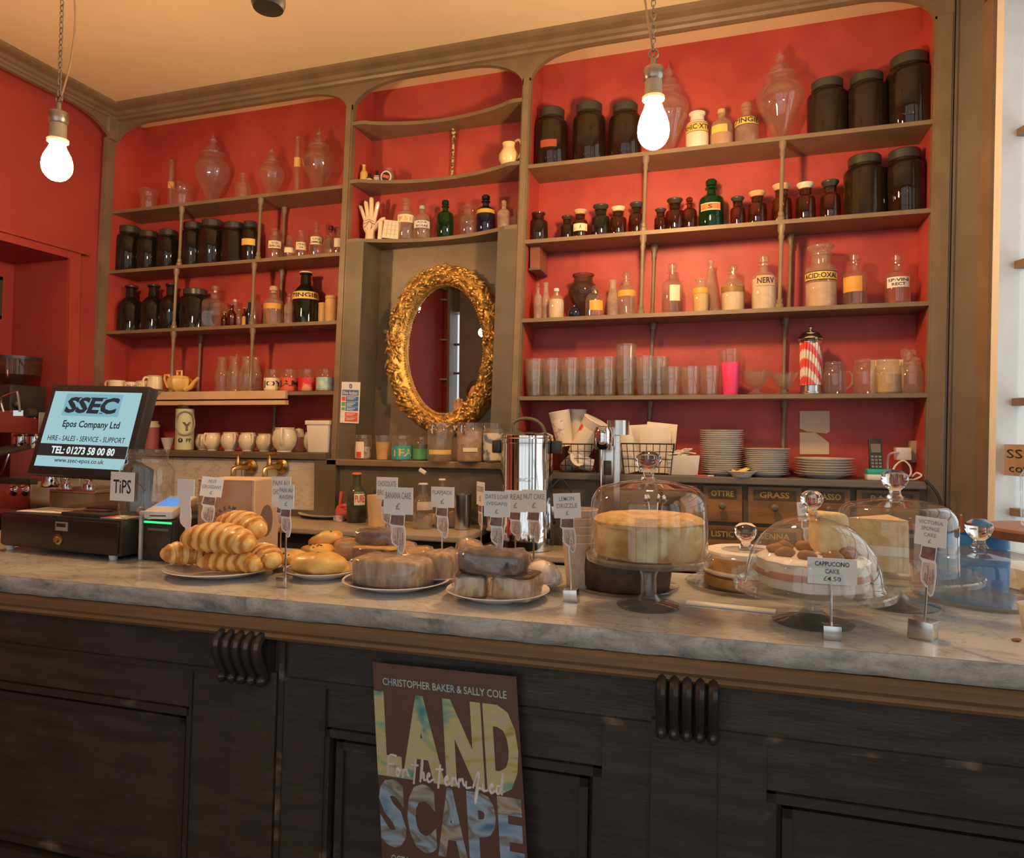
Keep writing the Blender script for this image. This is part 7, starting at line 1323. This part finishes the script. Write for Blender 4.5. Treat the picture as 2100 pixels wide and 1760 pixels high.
# ------------------------------------------------------------------ the visitor whose hands show in the mirror
def visitor():
    X, Y = -1.17, -2.42; SKIN = mat('warm_skin', (.62, .32, .20), .5, var=.05, sss=.15); CLO = mat('dark_knit', (.10, .085, .07), .85, var=.15, scale=80, bump=.3); HAIR = mat('dark_brown_hair', (.035, .022, .015), .5, var=.3, scale=70, stretch=(3, 3, .3))
    V = []; E = []; Rr = []
    def ch(par, pts):
        last = par; ids = []
        for p, r in pts:
            V.append(p); Rr.append(r); k = len(V)-1
            if last is not None: E.append((last, k))
            last = k; ids.append(k)
        return ids
    pel = ch(None, [((0, 0, .93), .135)])[0]
    sp = ch(pel, [((0, 0, 1.05), .125), ((0, 0, 1.22), .14), ((0, 0, 1.36), .12), ((0, .01, 1.445), .058), ((0, .015, 1.50), .055)])
    for sx in (-1, 1):
        ch(pel, [((sx*.09, 0, .86), .09), ((sx*.10, .01, .48), .058), ((sx*.10, -.01, .10), .04), ((sx*.10, .12, .04), .033)])
        ch(sp[1], [((sx*.17, 0, 1.36), .062), ((sx*.25, .06, 1.14), .046), ((sx*.13, .30, 1.36), .034), ((sx*.115, .33, 1.42), .026)])
    t = thing('person', 'person in dark knitwear raising both hands, seen only in the gilt mirror', 'person', (X, Y, 0), rz=-.25)
    me = bpy.data.meshes.new('body'); me.from_pydata(V, E, []); o = bpy.data.objects.new('body', me); COL.objects.link(o); o.parent = t; me.materials.append(CLO)
    md = o.modifiers.new('skin', 'SKIN'); sv = me.skin_vertices[0].data
    for i, r in enumerate(Rr): sv[i].radius = (r, r)
    sv[0].use_root = True; ss = o.modifiers.new('sub', 'SUBSURF'); ss.levels = 2; ss.render_levels = 2
    h = MB().ell((0, .03, 1.60), .075, .095, .115, 24, 18)
    def face(x, y, z):
        if y > .03: y += .012*max(0, 1-abs(x)/.018)*max(0, 1-abs(z-1.585)/.03)*2-.006*max(0, 1-abs(abs(x)-.03)/.014)*max(0, 1-abs(z-1.615)/.014)+.004*max(0, 1-abs(x)/.025)*max(0, 1-abs(z-1.54)/.01)
        k = 1-.22*max(0, (1.57-z)/.1); return (x*k, y, z)
    h.xf(face)
    for sx in (-1, 1): h.ell((sx*.076, .02, 1.60), .01, .018, .028, 10, 8)
    h.lathe([(.045, -.08), (.045, 0), (.05, .05)], 16, (0, .015, 1.48)); h.build('head', SKIN, t)
    MB().ell((-.03, .117, 1.615), .010, .006, .006, 10, 6).ell((.03, .117, 1.615), .010, .006, .006, 10, 6).build('eye', INK, t); MB().ell((0, .118, 1.54), .022, .006, .005, 12, 6).build('mouth', mat('lip_rose', (.5, .18, .14), .5), t)
    MB().ell((0, .008, 1.63), .088, .100, .105, 22, 14).ell((0, -.05, 1.54), .08, .06, .14, 18, 12).shake(.012, 25).build('hair', HAIR, t)
    for sx in (-1, 1):
        H = MB(); w = Vector((sx*.115, .33, 1.42)); H.tube(spl([tuple(w-Vector((0, .03, .10))), tuple(w-Vector((0, .01, .04))), tuple(w)]), .024, 10, rs=None); H.ell(tuple(w+Vector((0, .008, .045))), .038, .016, .048, 16, 10)
        for i, (dx, L_, c) in enumerate(((-.028, .055, .5), (-.010, .068, .6), (.010, .072, .7), (.028, .066, .5))):
            b = w+Vector((dx, .012, .08)); H.tube(spl([tuple(b-Vector((0, 0, .015))), tuple(b+Vector((0, .008, L_*.4))), tuple(b+Vector((0, .022*c+.01, L_*.75))), tuple(b+Vector((0, .05*c, L_*.9)))], 4), .0085, 8, rs=[.0095]*6+[.0085]*4+[.0075]*2+[.005])
        b = w+Vector((-sx*.032, .012, .03)); H.tube(spl([tuple(b), tuple(b+Vector((-sx*.022, .015, .022))), tuple(b+Vector((-sx*.028, .032, .048)))], 5), .010, 8, rs=[.012]*5+[.010]*4+[.009, .006]); H.build('hand', SKIN, t)
visitor()
# ------------------------------------------------------------------ light
BULBM.node_tree.nodes['Emission'].inputs[1].default_value = BULB_POWER
w = bpy.data.worlds.new('overcast_sky'); SC.world = w; w.use_nodes = True
bg = w.node_tree.nodes['Background']; bg.inputs[0].default_value = (.88, .95, 1.0, 1); bg.inputs[1].default_value = SKY
def lamp(name, loc, power, col, r=.045):
    l = bpy.data.lights.new(name, 'POINT'); l.energy = power; l.color = col; l.shadow_soft_size = r; o = bpy.data.objects.new(name, l); COL.objects.link(o); o.location = loc
for i, (x, y, z) in enumerate(ROOM_BULBS): lamp('room_bulb', (x, y, z), ROOM_POWER, WARM)
def portal(name, M, sx, sy, power, col):
    l = bpy.data.lights.new(name, 'AREA'); l.shape = 'RECTANGLE'; l.size = sx; l.size_y = sy; l.energy = power; l.color = col; o = bpy.data.objects.new(name, l); COL.objects.link(o); o.matrix_world = M
    return o
def facing(c, n):
    z = -Vector(n).normalized(); x = Vector((0, 0, 1)).cross(z).normalized(); y = z.cross(x); M = Matrix((x, y, z)).transposed().to_4x4(); M.translation = c; return M
for a0, a1 in ((.2, 1.9), (2.3, 4.05)):
    c = W0+WD*((a0+a1)/2)+WN*.3; portal('window_daylight', facing((c.x, c.y, 1.85), -WN), a1-a0, 1.85, DAY*(a1-a0), (.86, .94, 1.0))
portal('shopfront_daylight', facing((.9, FY-.3, 1.65), (0, 1, 0)), 4.6, 2.2, DAY*FRONT, (.9, .96, 1.0))
SC.view_settings.view_transform = 'Standard'; SC.view_settings.look = 'None'; SC.view_settings.exposure = EXPO; SC.view_settings.gamma = 1; SC.view_settings.use_curve_mapping = False
SC.cycles.transparent_max_bounces = 40; SC.cycles.max_bounces = 10; SC.cycles.diffuse_bounces = 4; SC.cycles.glossy_bounces = 5; SC.cycles.transmission_bounces = 8; SC.cycles.sample_clamp_indirect = 6; SC.cycles.caustics_refractive = False; SC.cycles.caustics_reflective = False
SC.cycles.use_denoising = True
